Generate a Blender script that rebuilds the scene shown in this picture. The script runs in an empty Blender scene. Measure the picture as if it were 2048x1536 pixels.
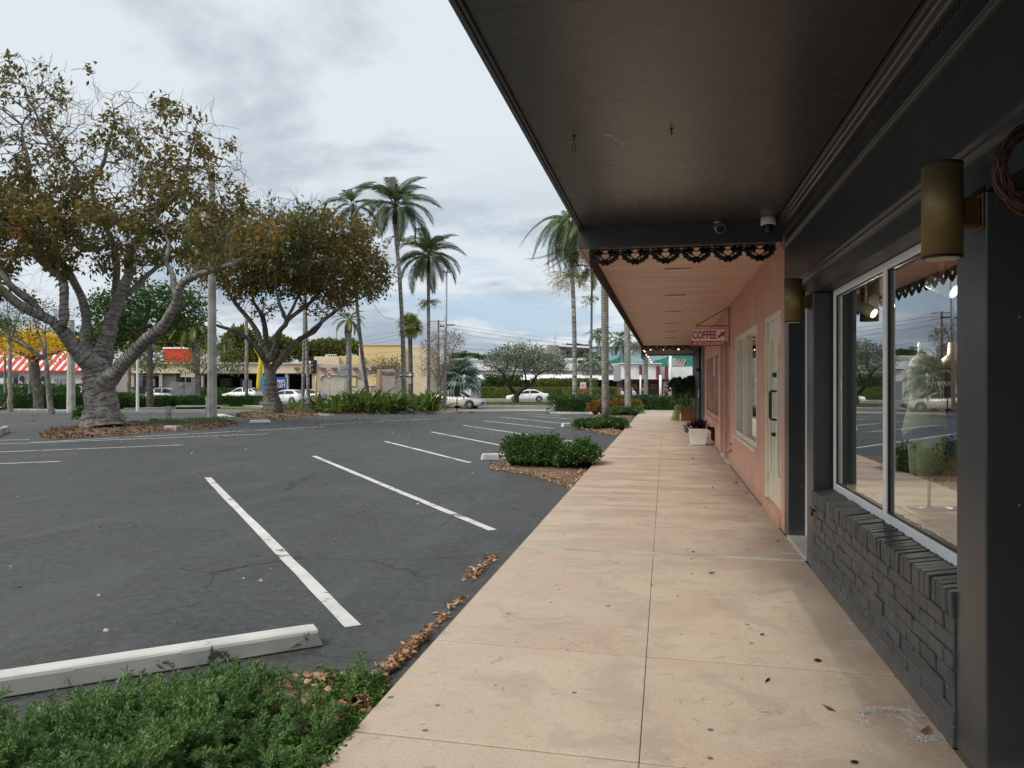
import bpy, math, random
import numpy as np
from mathutils import Vector, Matrix

# ------------------------------------------------------------------ camera, sky, sun, exposure
SC = bpy.context.scene
COL = SC.collection
TH = math.radians(11.25)          # the camera looks a little left of the walkway direction (+Y)
FPX = 1539.0                      # focal length in pixels of the 2048 wide photograph
CX, CY = 1024.0, 768.0
EYE = 1.5
cam_d = bpy.data.cameras.new('camera')
cam_d.sensor_width = 36.0
cam_d.lens = 36.0 * FPX / 2048.0
cam_d.clip_start = 0.05
cam_d.clip_end = 3000
cam = bpy.data.objects.new('camera', cam_d)
cam.location = (0, 0, EYE)
cam.rotation_euler = (math.radians(90.0), 0, TH)
COL.objects.link(cam)
SC.camera = cam

SUN_EL, SUN_AZ = math.radians(48), math.radians(-135)   # azimuth measured from +Y towards +X
world = bpy.data.worlds.new('World')
SC.world = world
world.use_nodes = True
wn, wl = world.node_tree.nodes, world.node_tree.links
wn.clear()
w_out = wn.new('ShaderNodeOutputWorld')
w_bg = wn.new('ShaderNodeBackground')
w_sky = wn.new('ShaderNodeTexSky')
w_sky.sky_type = 'NISHITA'
w_sky.sun_disc = False
w_sky.sun_elevation = SUN_EL
w_sky.sun_rotation = SUN_AZ
w_sky.air_density = 1.0
w_sky.dust_density = 2.0
w_tc = wn.new('ShaderNodeTexCoord')
w_sep = wn.new('ShaderNodeSeparateXYZ')
wl.new(w_tc.outputs['Generated'], w_sep.inputs[0])


def wmath(op, a, b=None, clamp=False):
    n = wn.new('ShaderNodeMath')
    n.operation = op
    n.use_clamp = clamp
    for i, v in enumerate((a, b)):
        if v is None:
            continue
        if isinstance(v, (int, float)):
            n.inputs[i].default_value = v
        else:
            wl.new(v, n.inputs[i])
    return n.outputs[0]


def wmix(fac, c1, c2):
    n = wn.new('ShaderNodeMix')
    n.data_type = 'RGBA'
    if isinstance(fac, (int, float)):
        n.inputs[0].default_value = fac
    else:
        wl.new(fac, n.inputs[0])
    for i, c in ((6, c1), (7, c2)):
        if isinstance(c, tuple):
            n.inputs[i].default_value = (*c, 1)
        else:
            wl.new(c, n.inputs[i])
    return n.outputs[2]


# clouds lie on a flat layer overhead, so they crowd together towards the horizon
zz = wmath('ADD', wmath('MAXIMUM', w_sep.outputs[2], 0.0), 0.12)
cxy = wn.new('ShaderNodeCombineXYZ')
wl.new(wmath('DIVIDE', w_sep.outputs[0], zz), cxy.inputs[0])
wl.new(wmath('DIVIDE', w_sep.outputs[1], zz), cxy.inputs[1])


def wnoise(scale, detail, rough, off):
    m = wn.new('ShaderNodeMapping')
    m.inputs['Location'].default_value = off
    wl.new(cxy.outputs[0], m.inputs[0])
    n = wn.new('ShaderNodeTexNoise')
    n.inputs['Scale'].default_value = scale
    n.inputs['Detail'].default_value = detail
    n.inputs['Roughness'].default_value = rough
    n.inputs['Distortion'].default_value = 0.25
    wl.new(m.outputs[0], n.inputs['Vector'])
    return n.outputs[0]


def wramp(v, a, b):
    n = wn.new('ShaderNodeMapRange')
    n.interpolation_type = 'SMOOTHSTEP'
    n.inputs[1].default_value = a
    n.inputs[2].default_value = b
    wl.new(v, n.inputs[0])
    return n.outputs[0]


w_nish = wn.new('ShaderNodeVectorMath')
w_nish.operation = 'SCALE'
w_nish.inputs[3].default_value = 0.10          # the clear sky at strength 0.10
wl.new(w_sky.outputs[0], w_nish.inputs[0])
SKY_CLOUD, SKY_GREY, SKY_BLUE = (0.378, 0.411, 0.437), (0.185, 0.220, 0.266), (0.205, 0.278, 0.365)
grey_f = wramp(wnoise(0.85, 9, 0.6, (3.6, 7.7, 0)), 0.48, 0.62)
low_f = wramp(w_sep.outputs[2], 0.34, 0.03)
bank_f = wmath('MULTIPLY', wramp(wnoise(0.5, 10, 0.6, (11.3, 2.2, 0)), 0.45, 0.58), wmath('MULTIPLY', low_f, 0.95))
col1 = wmix(wmath('MULTIPLY', grey_f, 0.6), SKY_CLOUD, SKY_GREY)
col2 = wmix(bank_f, col1, SKY_GREY)
gap_f = wmath('MULTIPLY', wramp(wnoise(0.8, 8, 0.55, (1.3, 5.2, 0)), 0.50, 0.60), wmath('MULTIPLY', low_f, 0.9))
blue = wmix(0.75, w_nish.outputs[0], SKY_BLUE)
col3 = wmix(gap_f, col2, blue)
wl.new(col3, w_bg.inputs[0])
w_bg.inputs[1].default_value = 1.0
wl.new(w_bg.outputs[0], w_out.inputs[0])

sun_d = bpy.data.lights.new('sun', 'SUN')
sun_d.energy = 1.5
sun_d.angle = math.radians(24)
sun_d.color = (1.0, 0.95, 0.85)
sun = bpy.data.objects.new('sun', sun_d)
_sd = Vector((math.sin(SUN_AZ) * math.cos(SUN_EL), math.cos(SUN_AZ) * math.cos(SUN_EL), math.sin(SUN_EL)))
sun.rotation_euler = _sd.to_track_quat('Z', 'Y').to_euler()
sun.location = (0, 0, 60)
COL.objects.link(sun)

vs = SC.view_settings
vs.view_transform = 'Standard'
vs.look = 'None'
vs.exposure = 1.0
vs.gamma = 1.0
vs.use_curve_mapping = False
SC.cycles.max_bounces = 8
SC.cycles.diffuse_bounces = 4
SC.cycles.transparent_max_bounces = 12
SC.cycles.sample_clamp_indirect = 6
SC.cycles.use_denoising = True

# ------------------------------------------------------------------ places
RX, RY = math.cos(TH), math.sin(TH)        # the camera's right
FX, FY = -math.sin(TH), math.cos(TH)       # the camera's forward


def depth_of(x, y):
    return x * FX + y * FY


def zg(x, y):
    """Height of the ground: flat car park, falling gently towards the street."""
    d = depth_of(x, y)
    t = min(1.0, max(0.0, (d - 35.0) / 27.0))
    return -0.07 - 0.5 * t * t * (3 - 2 * t)


def W(px, py, d):
    """World point at distance d seen at a pixel of the photograph."""
    a = (px - CX) / FPX * d
    return Vector((RX * a + FX * d, RY * a + FY * d, EYE + (CY - py) / FPX * d))


def G(px, py, lift=0.0):
    """Ground point seen at a pixel."""
    d = (EYE + 0.07) * FPX / max(py - CY, 4)
    for _ in range(40):
        p = W(px, py, d)
        z = zg(p.x, p.y) + lift
        d = 0.5 * d + 0.5 * (EYE - z) * FPX / (py - CY)
    p = W(px, py, d)
    p.z = zg(p.x, p.y) + lift
    return p


def GD(px, d, lift=0.0):
    """Ground point at pixel column px and distance d."""
    p = W(px, CY, d)
    p.z = zg(p.x, p.y) + lift
    return p


# ------------------------------------------------------------------ materials
MATS = {}


def nmath(nt, op, a, b=None, clamp=False):
    n = nt.nodes.new('ShaderNodeMath')
    n.operation = op
    n.use_clamp = clamp
    for i, v in enumerate((a, b)):
        if v is None:
            continue
        if isinstance(v, (int, float)):
            n.inputs[i].default_value = v
        else:
            nt.links.new(v, n.inputs[i])
    return n.outputs[0]


def nmix(nt, fac, c1, c2, blend='MIX'):
    n = nt.nodes.new('ShaderNodeMix')
    n.data_type = 'RGBA'
    n.blend_type = blend
    if isinstance(fac, (int, float)):
        n.inputs[0].default_value = fac
    else:
        nt.links.new(fac, n.inputs[0])
    for i, c in ((6, c1), (7, c2)):
        if isinstance(c, tuple):
            n.inputs[i].default_value = (*c[:3], 1)
        else:
            nt.links.new(c, n.inputs[i])
    return n.outputs[2]


def nnoise(nt, scale, detail=4, rough=0.55, dist=0.0, stretch=(1, 1, 1), off=(0, 0, 0), kind='noise', feature=None):
    g = nt.nodes.new('ShaderNodeNewGeometry')
    m = nt.nodes.new('ShaderNodeMapping')
    m.inputs['Scale'].default_value = stretch
    m.inputs['Location'].default_value = off
    nt.links.new(g.outputs['Position'], m.inputs[0])
    if kind == 'noise':
        n = nt.nodes.new('ShaderNodeTexNoise')
        n.inputs['Detail'].default_value = detail
        n.inputs['Roughness'].default_value = rough
        n.inputs['Distortion'].default_value = dist
    else:
        n = nt.nodes.new('ShaderNodeTexVoronoi')
        if feature:
            n.feature = feature
    n.inputs['Scale'].default_value = scale
    nt.links.new(m.outputs[0], n.inputs['Vector'])
    return n


def nramp(nt, v, a, b, smooth=True):
    n = nt.nodes.new('ShaderNodeMapRange')
    n.interpolation_type = 'SMOOTHSTEP' if smooth else 'LINEAR'
    n.inputs[1].default_value = a
    n.inputs[2].default_value = b
    nt.links.new(v, n.inputs[0])
    return n.outputs[0]


def nbump(nt, height, strength, dist=0.01):
    b = nt.nodes.new('ShaderNodeBump')
    b.inputs['Strength'].default_value = strength
    b.inputs['Distance'].default_value = dist
    nt.links.new(height, b.inputs['Height'])
    return b.outputs[0]


def base_mat(name):
    m = bpy.data.materials.new(name)
    m.use_nodes = True
    nt = m.node_tree
    p = nt.nodes['Principled BSDF']
    MATS[name] = m
    return m, nt, p


def paint(name, col, rough=0.55, var=0.12, vscale=1.5, bump=0.12, bscale=60, metal=0.0, col2=None, spec=0.5, stretch=(1, 1, 1), bdist=0.004):
    """General painted or plain surface: colour drifts a little, fine relief."""
    m, nt, p = base_mat(name)
    n = nnoise(nt, vscale, 6, 0.6, stretch=stretch)
    c2 = col2 or tuple(c * (1 - 2.2 * var) for c in col)
    c = nmix(nt, nramp(nt, n.outputs[0], 0.36, 0.64), col, c2)
    nt.links.new(c, p.inputs['Base Color'])
    n2 = nnoise(nt, bscale, 5, 0.6, stretch=stretch)
    nt.links.new(nbump(nt, n2.outputs[0], bump, bdist), p.inputs['Normal'])
    p.inputs['Roughness'].default_value = rough
    p.inputs['Metallic'].default_value = metal
    p.inputs['Specular IOR Level'].default_value = spec
    r = nmath(nt, 'ADD', nmath(nt, 'MULTIPLY', n.outputs[0], 0.2), rough - 0.1, True)
    nt.links.new(r, p.inputs['Roughness'])
    return m


def leafmat(name, cols, trans=0.35, rough=0.5, nscale=0.5, spec=0.4):
    """Leaf material: each leaf picks its own colour, clumps drift together."""
    m, nt, p = base_mat(name)
    g = nt.nodes.new('ShaderNodeNewGeometry')
    n = nnoise(nt, nscale, 3, 0.5)
    f = nmath(nt, 'ADD', nmath(nt, 'MULTIPLY', g.outputs['Random Per Island'], 0.62),
              nmath(nt, 'MULTIPLY', nmath(nt, 'SUBTRACT', n.outputs[0], 0.3), 0.95), True)
    r = nt.nodes.new('ShaderNodeValToRGB')
    r.color_ramp.interpolation = 'LINEAR'
    e = r.color_ramp.elements
    e[0].position, e[0].color = cols[0][0], (*cols[0][1], 1)
    e[1].position, e[1].color = cols[-1][0], (*cols[-1][1], 1)
    for pos, c in cols[1:-1]:
        x = e.new(pos)
        x.color = (*c, 1)
    nt.links.new(f, r.inputs[0])
    nt.links.new(r.outputs[0], p.inputs['Base Color'])
    p.inputs['Roughness'].default_value = rough
    p.inputs['Specular IOR Level'].default_value = spec
    tr = nt.nodes.new('ShaderNodeBsdfTranslucent')
    nt.links.new(r.outputs[0], tr.inputs[0])
    mx = nt.nodes.new('ShaderNodeMixShader')
    mx.inputs[0].default_value = trans
    nt.links.new(p.outputs[0], mx.inputs[1])
    nt.links.new(tr.outputs[0], mx.inputs[2])
    nt.links.new(mx.outputs[0], nt.nodes['Material Output'].inputs[0])
    return m


def emit(name, col, strength):
    m, nt, p = base_mat(name)
    p.inputs['Base Color'].default_value = (*col, 1)
    p.inputs['Emission Color'].default_value = (*col, 1)
    p.inputs['Emission Strength'].default_value = strength
    return m


def glass(name, tint=(0.8, 0.88, 0.86), ior=1.5, f0=0.0, rough=0.0):
    m, nt, p = base_mat(name)
    nt.nodes.remove(p)
    t = nt.nodes.new('ShaderNodeBsdfTransparent')
    t.inputs[0].default_value = (*tint, 1)
    g = nt.nodes.new('ShaderNodeBsdfGlossy')
    g.inputs['Roughness'].default_value = rough
    g.inputs[0].default_value = (0.95, 0.97, 1, 1)
    fr = nt.nodes.new('ShaderNodeFresnel')
    fr.inputs[0].default_value = ior
    f = nmath(nt, 'ADD', nmath(nt, 'MULTIPLY', fr.outputs[0], 1.55), f0, True)
    mx = nt.nodes.new('ShaderNodeMixShader')
    nt.links.new(f, mx.inputs[0])
    nt.links.new(t.outputs[0], mx.inputs[1])
    nt.links.new(g.outputs[0], mx.inputs[2])
    nt.links.new(mx.outputs[0], nt.nodes['Material Output'].inputs[0])
    return m


def nrs(nt, v, a, b, smooth=True):
    """Ramp with the range drawn in towards the middle of a noise, for crisp-edged marks."""
    if max(abs(a), abs(b)) < 0.02:
        return nramp(nt, v, a, b, smooth)
    return nramp(nt, v, 0.5 + (a - 0.5) * 0.6, 0.5 + (b - 0.5) * 0.6, smooth)


# asphalt
def make_asphalt(name, base, dark, patch, cracks=True):
    m, nt, p = base_mat(name)
    big = nnoise(nt, 0.28, 5, 0.6, 0.6)
    mid = nnoise(nt, 1.6, 7, 0.65, 0.3)
    fine = nnoise(nt, 95, 3, 0.7)
    grit = nnoise(nt, 40, 2, 0.6, off=(3, 1, 0))
    c = nmix(nt, nrs(nt, big.outputs[0], 0.35, 0.68), base, dark)
    c = nmix(nt, nmath(nt, 'MULTIPLY', nrs(nt, mid.outputs[0], 0.46, 0.72), 0.75), c, patch)
    c = nmix(nt, nmath(nt, 'MULTIPLY', nrs(nt, fine.outputs[0], 0.58, 0.8), 0.5), c, tuple(min(1, v * 2.4) for v in base))
    c = nmix(nt, nmath(nt, 'MULTIPLY', nrs(nt, grit.outputs[0], 0.45, 0.2), 0.6), c, tuple(v * 0.4 for v in base))
    spk = nnoise(nt, 13, 6, 0.8, 0.4, off=(2, 6, 0))
    c = nmix(nt, nmath(nt, 'MULTIPLY', nrs(nt, spk.outputs[0], 0.50, 0.70), 0.55), c, tuple(v * 1.7 for v in base))
    c = nmix(nt, nmath(nt, 'MULTIPLY', nrs(nt, spk.outputs[0], 0.46, 0.30), 0.55), c, tuple(v * 0.5 for v in base))
    drag = nnoise(nt, 0.7, 7, 0.7, 0.8, stretch=(1.6, 0.5, 1), off=(9, 2, 0))
    c = nmix(nt, nmath(nt, 'MULTIPLY', nrs(nt, drag.outputs[0], 0.52, 0.7), 0.5), c, tuple(v * 1.45 for v in base))
    h = nmath(nt, 'ADD', nmath(nt, 'MULTIPLY', fine.outputs[0], 0.8), nmath(nt, 'MULTIPLY', grit.outputs[0], 0.8))
    if cracks:
        w = nnoise(nt, 1.1, 6, 0.65)
        g = nt.nodes.new('ShaderNodeNewGeometry')
        mv = nt.nodes.new('ShaderNodeVectorMath')
        mv.operation = 'MULTIPLY_ADD'
        nt.links.new(w.outputs['Color'], mv.inputs[0])
        mv.inputs[1].default_value = (0.9, 0.9, 0)
        nt.links.new(g.outputs['Position'], mv.inputs[2])
        v = nt.nodes.new('ShaderNodeTexVoronoi')
        v.feature = 'DISTANCE_TO_EDGE'
        v.inputs['Scale'].default_value = 0.55
        nt.links.new(mv.outputs[0], v.inputs['Vector'])
        cr = nrs(nt, v.outputs[0], 0.0045, 0.0015, False)
        part = nrs(nt, nnoise(nt, 0.8, 3, 0.5, off=(7, 3, 0)).outputs[0], 0.45, 0.52)
        cr = nmath(nt, 'MULTIPLY', cr, part)
        c = nmix(nt, nmath(nt, 'MULTIPLY', cr, 0.75), c, (0.012, 0.012, 0.013))
        h = nmath(nt, 'SUBTRACT', h, nmath(nt, 'MULTIPLY', cr, 2.0))
    nt.links.new(c, p.inputs['Base Color'])
    nt.links.new(nbump(nt, h, 0.55, 0.006), p.inputs['Normal'])
    r = nmath(nt, 'ADD', nmath(nt, 'MULTIPLY', mid.outputs[0], 0.3), 0.48)
    nt.links.new(r, p.inputs['Roughness'])
    p.inputs['Specular IOR Level'].default_value = 0.45
    return m


make_asphalt('asphalt', (0.053, 0.057, 0.0565), (0.038, 0.041, 0.041), (0.062, 0.051, 0.045))
make_asphalt('old_asphalt', (0.10, 0.102, 0.106), (0.085, 0.085, 0.087), (0.10, 0.096, 0.092), cracks=False)
make_asphalt('street_asphalt', (0.13, 0.13, 0.13), (0.11, 0.11, 0.11), (0.12, 0.12, 0.12), cracks=False)


def make_concrete_walk():
    m, nt, p = base_mat('walk_concrete')
    big = nnoise(nt, 0.9, 6, 0.62, 0.5)
    smear = nnoise(nt, 2.2, 6, 0.68, 0.8, stretch=(0.45, 2.2, 1))
    smear2 = nnoise(nt, 1.3, 7, 0.7, 0.6, stretch=(0.6, 1.7, 1), off=(5, 9, 0))
    fine = nnoise(nt, 130, 3, 0.7)
    speck = nnoise(nt, 60, 1, 0.5, off=(8, 2, 0))
    oi = nt.nodes.new('ShaderNodeObjectInfo')
    c = nmix(nt, nrs(nt, big.outputs[0], 0.35, 0.7), (0.54, 0.45, 0.35), (0.51, 0.395, 0.31))
    c = nmix(nt, nmath(nt, 'MULTIPLY', nrs(nt, smear.outputs[0], 0.48, 0.72), 0.75), c, (0.52, 0.385, 0.285))
    # rust-brown streaks, stronger towards the far half of the walk
    g = nt.nodes.new('ShaderNodeNewGeometry')
    s = nt.nodes.new('ShaderNodeSeparateXYZ')
    nt.links.new(g.outputs['Position'], s.inputs[0])
    far = nramp(nt, s.outputs[1], 5.0, 11.0)
    c = nmix(nt, nmath(nt, 'MULTIPLY', nmath(nt, 'MULTIPLY', nrs(nt, smear2.outputs[0], 0.45, 0.62), far), 0.7), c, (0.33, 0.205, 0.135))
    rust = nnoise(nt, 1.1, 7, 0.7, 1.0, off=(12, 4, 0))
    side = nramp(nt, s.outputs[0], -0.2, 0.6)
    c = nmix(nt, nmath(nt, 'MULTIPLY', nmath(nt, 'MULTIPLY', nramp(nt, rust.outputs[0], 0.50, 0.60), side), 0.45), c, (0.37, 0.22, 0.15))
    # grime beside the shop wall
    wall = nramp(nt, nmath(nt, 'ADD', s.outputs[0], nmath(nt, 'MULTIPLY', big.outputs[0], 1.1)), 1.15, 1.75)
    c = nmix(nt, nmath(nt, 'MULTIPLY', wall, 0.72), c, (0.21, 0.155, 0.125))
    pale = nrs(nt, nnoise(nt, 3.2, 6, 0.7, 1.2, off=(2, 2, 2)).outputs[0], 0.6, 0.74)
    c = nmix(nt, nmath(nt, 'MULTIPLY', nmath(nt, 'MULTIPLY', pale, wall), 0.8), c, (0.52, 0.48, 0.43))
    c = nmix(nt, nmath(nt, 'MULTIPLY', nrs(nt, fine.outputs[0], 0.55, 0.75), 0.35), c, (0.60, 0.50, 0.38))
    c = nmix(nt, nmath(nt, 'MULTIPLY', nrs(nt, speck.outputs[0], 0.36, 0.26), 0.3), c, (0.26, 0.19, 0.14))
    mot = nnoise(nt, 22, 6, 0.8, 0.3, off=(1, 8, 0))
    c = nmix(nt, nmath(nt, 'MULTIPLY', nrs(nt, mot.outputs[0], 0.56, 0.80), 0.32), c, (0.40, 0.31, 0.235))
    c = nmix(nt, nmath(nt, 'MULTIPLY', nrs(nt, mot.outputs[0], 0.44, 0.25), 0.30), c, (0.64, 0.55, 0.44))
    blot = nnoise(nt, 1.7, 8, 0.75, 1.2, off=(6, 3, 0))
    c = nmix(nt, nmath(nt, 'MULTIPLY', nrs(nt, blot.outputs[0], 0.50, 0.68), 0.55), c, (0.37, 0.295, 0.24))
    # dark scuffs
    sc = nrs(nt, nnoise(nt, 4.5, 8, 0.8, 2.0, off=(4, 1, 0)).outputs[0], 0.66, 0.72)
    c = nmix(nt, nmath(nt, 'MULTIPLY', sc, 0.6), c, (0.15, 0.12, 0.10))
    # chewing gum spots
    v = nnoise(nt, 3.3, kind='voronoi', off=(0.37, 0.11, 0), stretch=(1, 1, 0.001))
    v.voronoi_dimensions = '2D'
    vs_ = nt.nodes.new('ShaderNodeSeparateColor')
    nt.links.new(v.outputs['Color'], vs_.inputs[0])
    rad = nmath(nt, 'MULTIPLY', vs_.outputs[0], 0.055)
    spot = nmath(nt, 'LESS_THAN', v.outputs['Distance'], rad)
    spot = nmath(nt, 'MULTIPLY', spot, nmath(nt, 'GREATER_THAN', vs_.outputs[1], 0.62))
    c = nmix(nt, nmath(nt, 'MULTIPLY', spot, 0.85), c, (0.045, 0.042, 0.045))
    c = nmix(nt, 0.12, c, nmix(nt, oi.outputs['Random'], (0.42, 0.31, 0.24), (0.62, 0.50, 0.38)))
    nt.links.new(c, p.inputs['Base Color'])
    h = nmath(nt, 'ADD', fine.outputs[0], nmath(nt, 'MULTIPLY', smear.outputs[0], 2.0))
    nt.links.new(nbump(nt, h, 0.25, 0.004), p.inputs['Normal'])
    p.inputs['Roughness'].default_value = 0.62
    return m


make_concrete_walk()
paint('pale_concrete', (0.50, 0.47, 0.41), 0.8, 0.15, 2.0, 0.3, 50)
paint('grey_concrete', (0.36, 0.35, 0.33), 0.85, 0.2, 1.2, 0.35, 40)
paint('kerb_concrete', (0.52, 0.50, 0.45), 0.85, 0.2, 1.6, 0.3, 40)


def make_chipped(name, top, under, thr):
    m, nt, p = base_mat(name)
    n = nnoise(nt, 5, 9, 0.72, 0.8)
    n2 = nnoise(nt, 1.1, 3, 0.5, off=(4.4, 1.2, 0))
    n3 = nnoise(nt, 2.5, 5, 0.6)
    f = nmath(nt, 'ADD', n.outputs[0], nmath(nt, 'MULTIPLY', n2.outputs[0], 0.5))
    chip = nramp(nt, f, thr, thr + 0.015)
    c = nmix(nt, nramp(nt, n3.outputs[0], 0.35, 0.7), top, tuple(v * 0.8 for v in top))
    c = nmix(nt, chip, c, under)
    nt.links.new(c, p.inputs['Base Color'])
    nt.links.new(nbump(nt, nmath(nt, 'SUBTRACT', n3.outputs[0], chip), 0.4, 0.006), p.inputs['Normal'])
    p.inputs['Roughness'].default_value = 0.6
    return m


make_chipped('stop_paint', (0.62, 0.62, 0.59), (0.11, 0.105, 0.10), 0.865)
make_chipped('line_paint', (0.66, 0.66, 0.62), (0.15, 0.15, 0.147), 0.835)
make_chipped('worn_line', (0.42, 0.42, 0.40), (0.12, 0.12, 0.12), 0.80)

# shop paints
paint('charcoal_shaded', (0.022, 0.0245, 0.026), 0.42, 0.10, 2.0, 0.25, 30, spec=0.5)  # same paint as the pillars, with the header's shade put into the colour
paint('charcoal_brick', (0.058, 0.062, 0.066), 0.48, 0.15, 6.0, 0.7, 45, spec=0.5, bdist=0.006)
paint('brick_mortar', (0.045, 0.048, 0.052), 0.6, 0.1, 6.0, 0.8, 50)
paint('charcoal_trim', (0.042, 0.046, 0.050), 0.36, 0.08, 2.0, 0.15, 30, spec=0.55)
paint('black_paint', (0.012, 0.013, 0.014), 0.5, 0.1)
paint('peach_paint', (0.62, 0.335, 0.24), 0.6, 0.10, 1.2, 0.35, 70, col2=(0.54, 0.28, 0.20))
def splash(name, z0, z1, col):
    """Soil splashed on the foot of a wall."""
    nt = MATS[name].node_tree
    p = nt.nodes['Principled BSDF']
    src = p.inputs['Base Color'].links[0].from_socket
    g = nt.nodes.new('ShaderNodeNewGeometry')
    s = nt.nodes.new('ShaderNodeSeparateXYZ')
    nt.links.new(g.outputs['Position'], s.inputs[0])
    n = nnoise(nt, 7, 7, 0.7, 0.5)
    f = nramp(nt, nmath(nt, 'ADD', s.outputs[2], nmath(nt, 'MULTIPLY', n.outputs[0], (z1 - z0) * 1.5)), z1 * 1.6, z0 + 0.1)
    nt.links.new(nmix(nt, nmath(nt, 'MULTIPLY', f, 0.55), src, col), p.inputs['Base Color'])


splash('peach_paint', 0.0, 0.30, (0.20, 0.13, 0.10))
splash('charcoal_brick', 0.0, 0.16, (0.13, 0.115, 0.10))
splash('charcoal_trim', 0.0, 0.14, (0.13, 0.115, 0.10))
paint('peach_soffit', (0.66, 0.43, 0.33), 0.5, 0.10, 1.4, 0.08, 10, col2=(0.57, 0.35, 0.26), stretch=(0.5, 3, 1))
paint('peach_trim', (0.58, 0.32, 0.24), 0.5, 0.08)
paint('cream_paint', (0.70, 0.64, 0.49), 0.4, 0.06, 3.0, 0.1, 40)
paint('white_vinyl', (0.88, 0.89, 0.90), 0.35, 0.03, 3.0, 0.02, 20)
paint('white_paint', (0.76, 0.75, 0.72), 0.5, 0.05, 2.0, 0.1, 30)
paint('brass', (0.27, 0.20, 0.09), 0.58, 0.08, 5.0, 0.03, 90, metal=0.65)
paint('copper_bracket', (0.16, 0.085, 0.035), 0.42, 0.1, 6.0, 0.05, 60, metal=0.8)
paint('cap_black', (0.01, 0.01, 0.011), 0.5, 0.1)
paint('lamp_inside', (0.45, 0.44, 0.36), 0.5, 0.05)
paint('rubber', (0.015, 0.015, 0.016), 0.8, 0.1)
paint('dark_iron', (0.012, 0.012, 0.013), 0.45, 0.1, 4, 0.2, 60)
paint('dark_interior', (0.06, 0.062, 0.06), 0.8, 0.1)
paint('shop_wall', (0.24, 0.27, 0.25), 0.7, 0.05)
paint('shop_floor', (0.42, 0.38, 0.31), 0.6, 0.1)
paint('teal_panel', (0.10, 0.17, 0.16), 0.6, 0.05)
paint('sign_red', (0.45, 0.025, 0.035), 0.4, 0.05)
paint('sign_white', (0.86, 0.80, 0.78), 0.45, 0.05)
paint('aluminium', (0.45, 0.46, 0.47), 0.4, 0.05, metal=0.7)
paint('galvanised', (0.38, 0.40, 0.42), 0.5, 0.12, 2.0, 0.05, metal=0.3)
paint('wood_box', (0.30, 0.115, 0.035), 0.5, 0.15, 3.0, 0.2, 30, stretch=(1, 1, 6))
paint('planter_white', (0.78, 0.77, 0.76), 0.35, 0.08, 2.5, 0.05)
paint('soil', (0.045, 0.032, 0.022), 0.95, 0.2, 8, 0.8, 30)


def make_soffit():
    m, nt, p = base_mat('charcoal_soffit')
    n = nnoise(nt, 0.9, 4, 0.5, stretch=(2.2, 0.5, 1))
    n2 = nnoise(nt, 14, 6, 0.65, stretch=(0.35, 5, 1))
    scr = nramp(nt, nnoise(nt, 5, 8, 0.75, 1.0, stretch=(0.6, 4, 1), off=(1, 2, 0)).outputs[0], 0.72, 0.75)
    c = nmix(nt, nramp(nt, n.outputs[0], 0.3, 0.7), (0.046, 0.047, 0.048), (0.034, 0.036, 0.038))
    c = nmix(nt, nmath(nt, 'MULTIPLY', scr, 0.6), c, (0.02, 0.02, 0.02))
    nt.links.new(c, p.inputs['Base Color'])
    h = nmath(nt, 'ADD', nmath(nt, 'MULTIPLY', n.outputs[0], 3.0), nmath(nt, 'MULTIPLY', n2.outputs[0], 0.18))
    nt.links.new(nbump(nt, h, 0.22, 0.01), p.inputs['Normal'])
    r = nmath(nt, 'ADD', nmath(nt, 'MULTIPLY', n2.outputs[0], 0.18), 0.20)
    nt.links.new(r, p.inputs['Roughness'])
    p.inputs['Specular IOR Level'].default_value = 0.6
    return m


make_soffit()
glass('shop_glass', (0.72, 0.80, 0.78), 1.55, 0.10)
glass('dark_glass', (0.25, 0.30, 0.30), 1.5, 0.06)
glass('car_glass', (0.12, 0.15, 0.15), 1.5, 0.05, 0.02)


# bark
def make_bark(name, col, col2, ring=0.0, scale=4.0):
    m, nt, p = base_mat(name)
    n = nnoise(nt, scale, 8, 0.7, 0.5)
    n2 = nnoise(nt, scale * 6, 5, 0.65)
    c = nmix(nt, nramp(nt, n.outputs[0], 0.38, 0.62), col, col2)
    lich = nnoise(nt, scale * .5, 6, 0.7, 0.8, off=(3, 3, 3))
    c = nmix(nt, nmath(nt, 'MULTIPLY', nramp(nt, lich.outputs[0], 0.54, 0.62), 0.55), c, tuple(min(1, v * 1.45) for v in col))
    h = nmath(nt, 'ADD', n.outputs[0], nmath(nt, 'MULTIPLY', n2.outputs[0], 0.5))
    if ring:
        g = nt.nodes.new('ShaderNodeNewGeometry')
        s = nt.nodes.new('ShaderNodeSeparateXYZ')
        nt.links.new(g.outputs['Position'], s.inputs[0])
        z = nmath(nt, 'ADD', nmath(nt, 'MULTIPLY', s.outputs[2], ring), nmath(nt, 'MULTIPLY', n.outputs[0], 0.8))
        fr = nmath(nt, 'FRACT', z)
        rg = nramp(nt, fr, 0.16, 0.0)
        c = nmix(nt, nmath(nt, 'MULTIPLY', rg, 0.65), c, tuple(v * 0.42 for v in col2))
        h = nmath(nt, 'SUBTRACT', h, rg)
    nt.links.new(c, p.inputs['Base Color'])
    nt.links.new(nbump(nt, h, 0.9, 0.035), p.inputs['Normal'])
    p.inputs['Roughness'].default_value = 0.85
    p.inputs['Specular IOR Level'].default_value = 0.2
    return m


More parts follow.
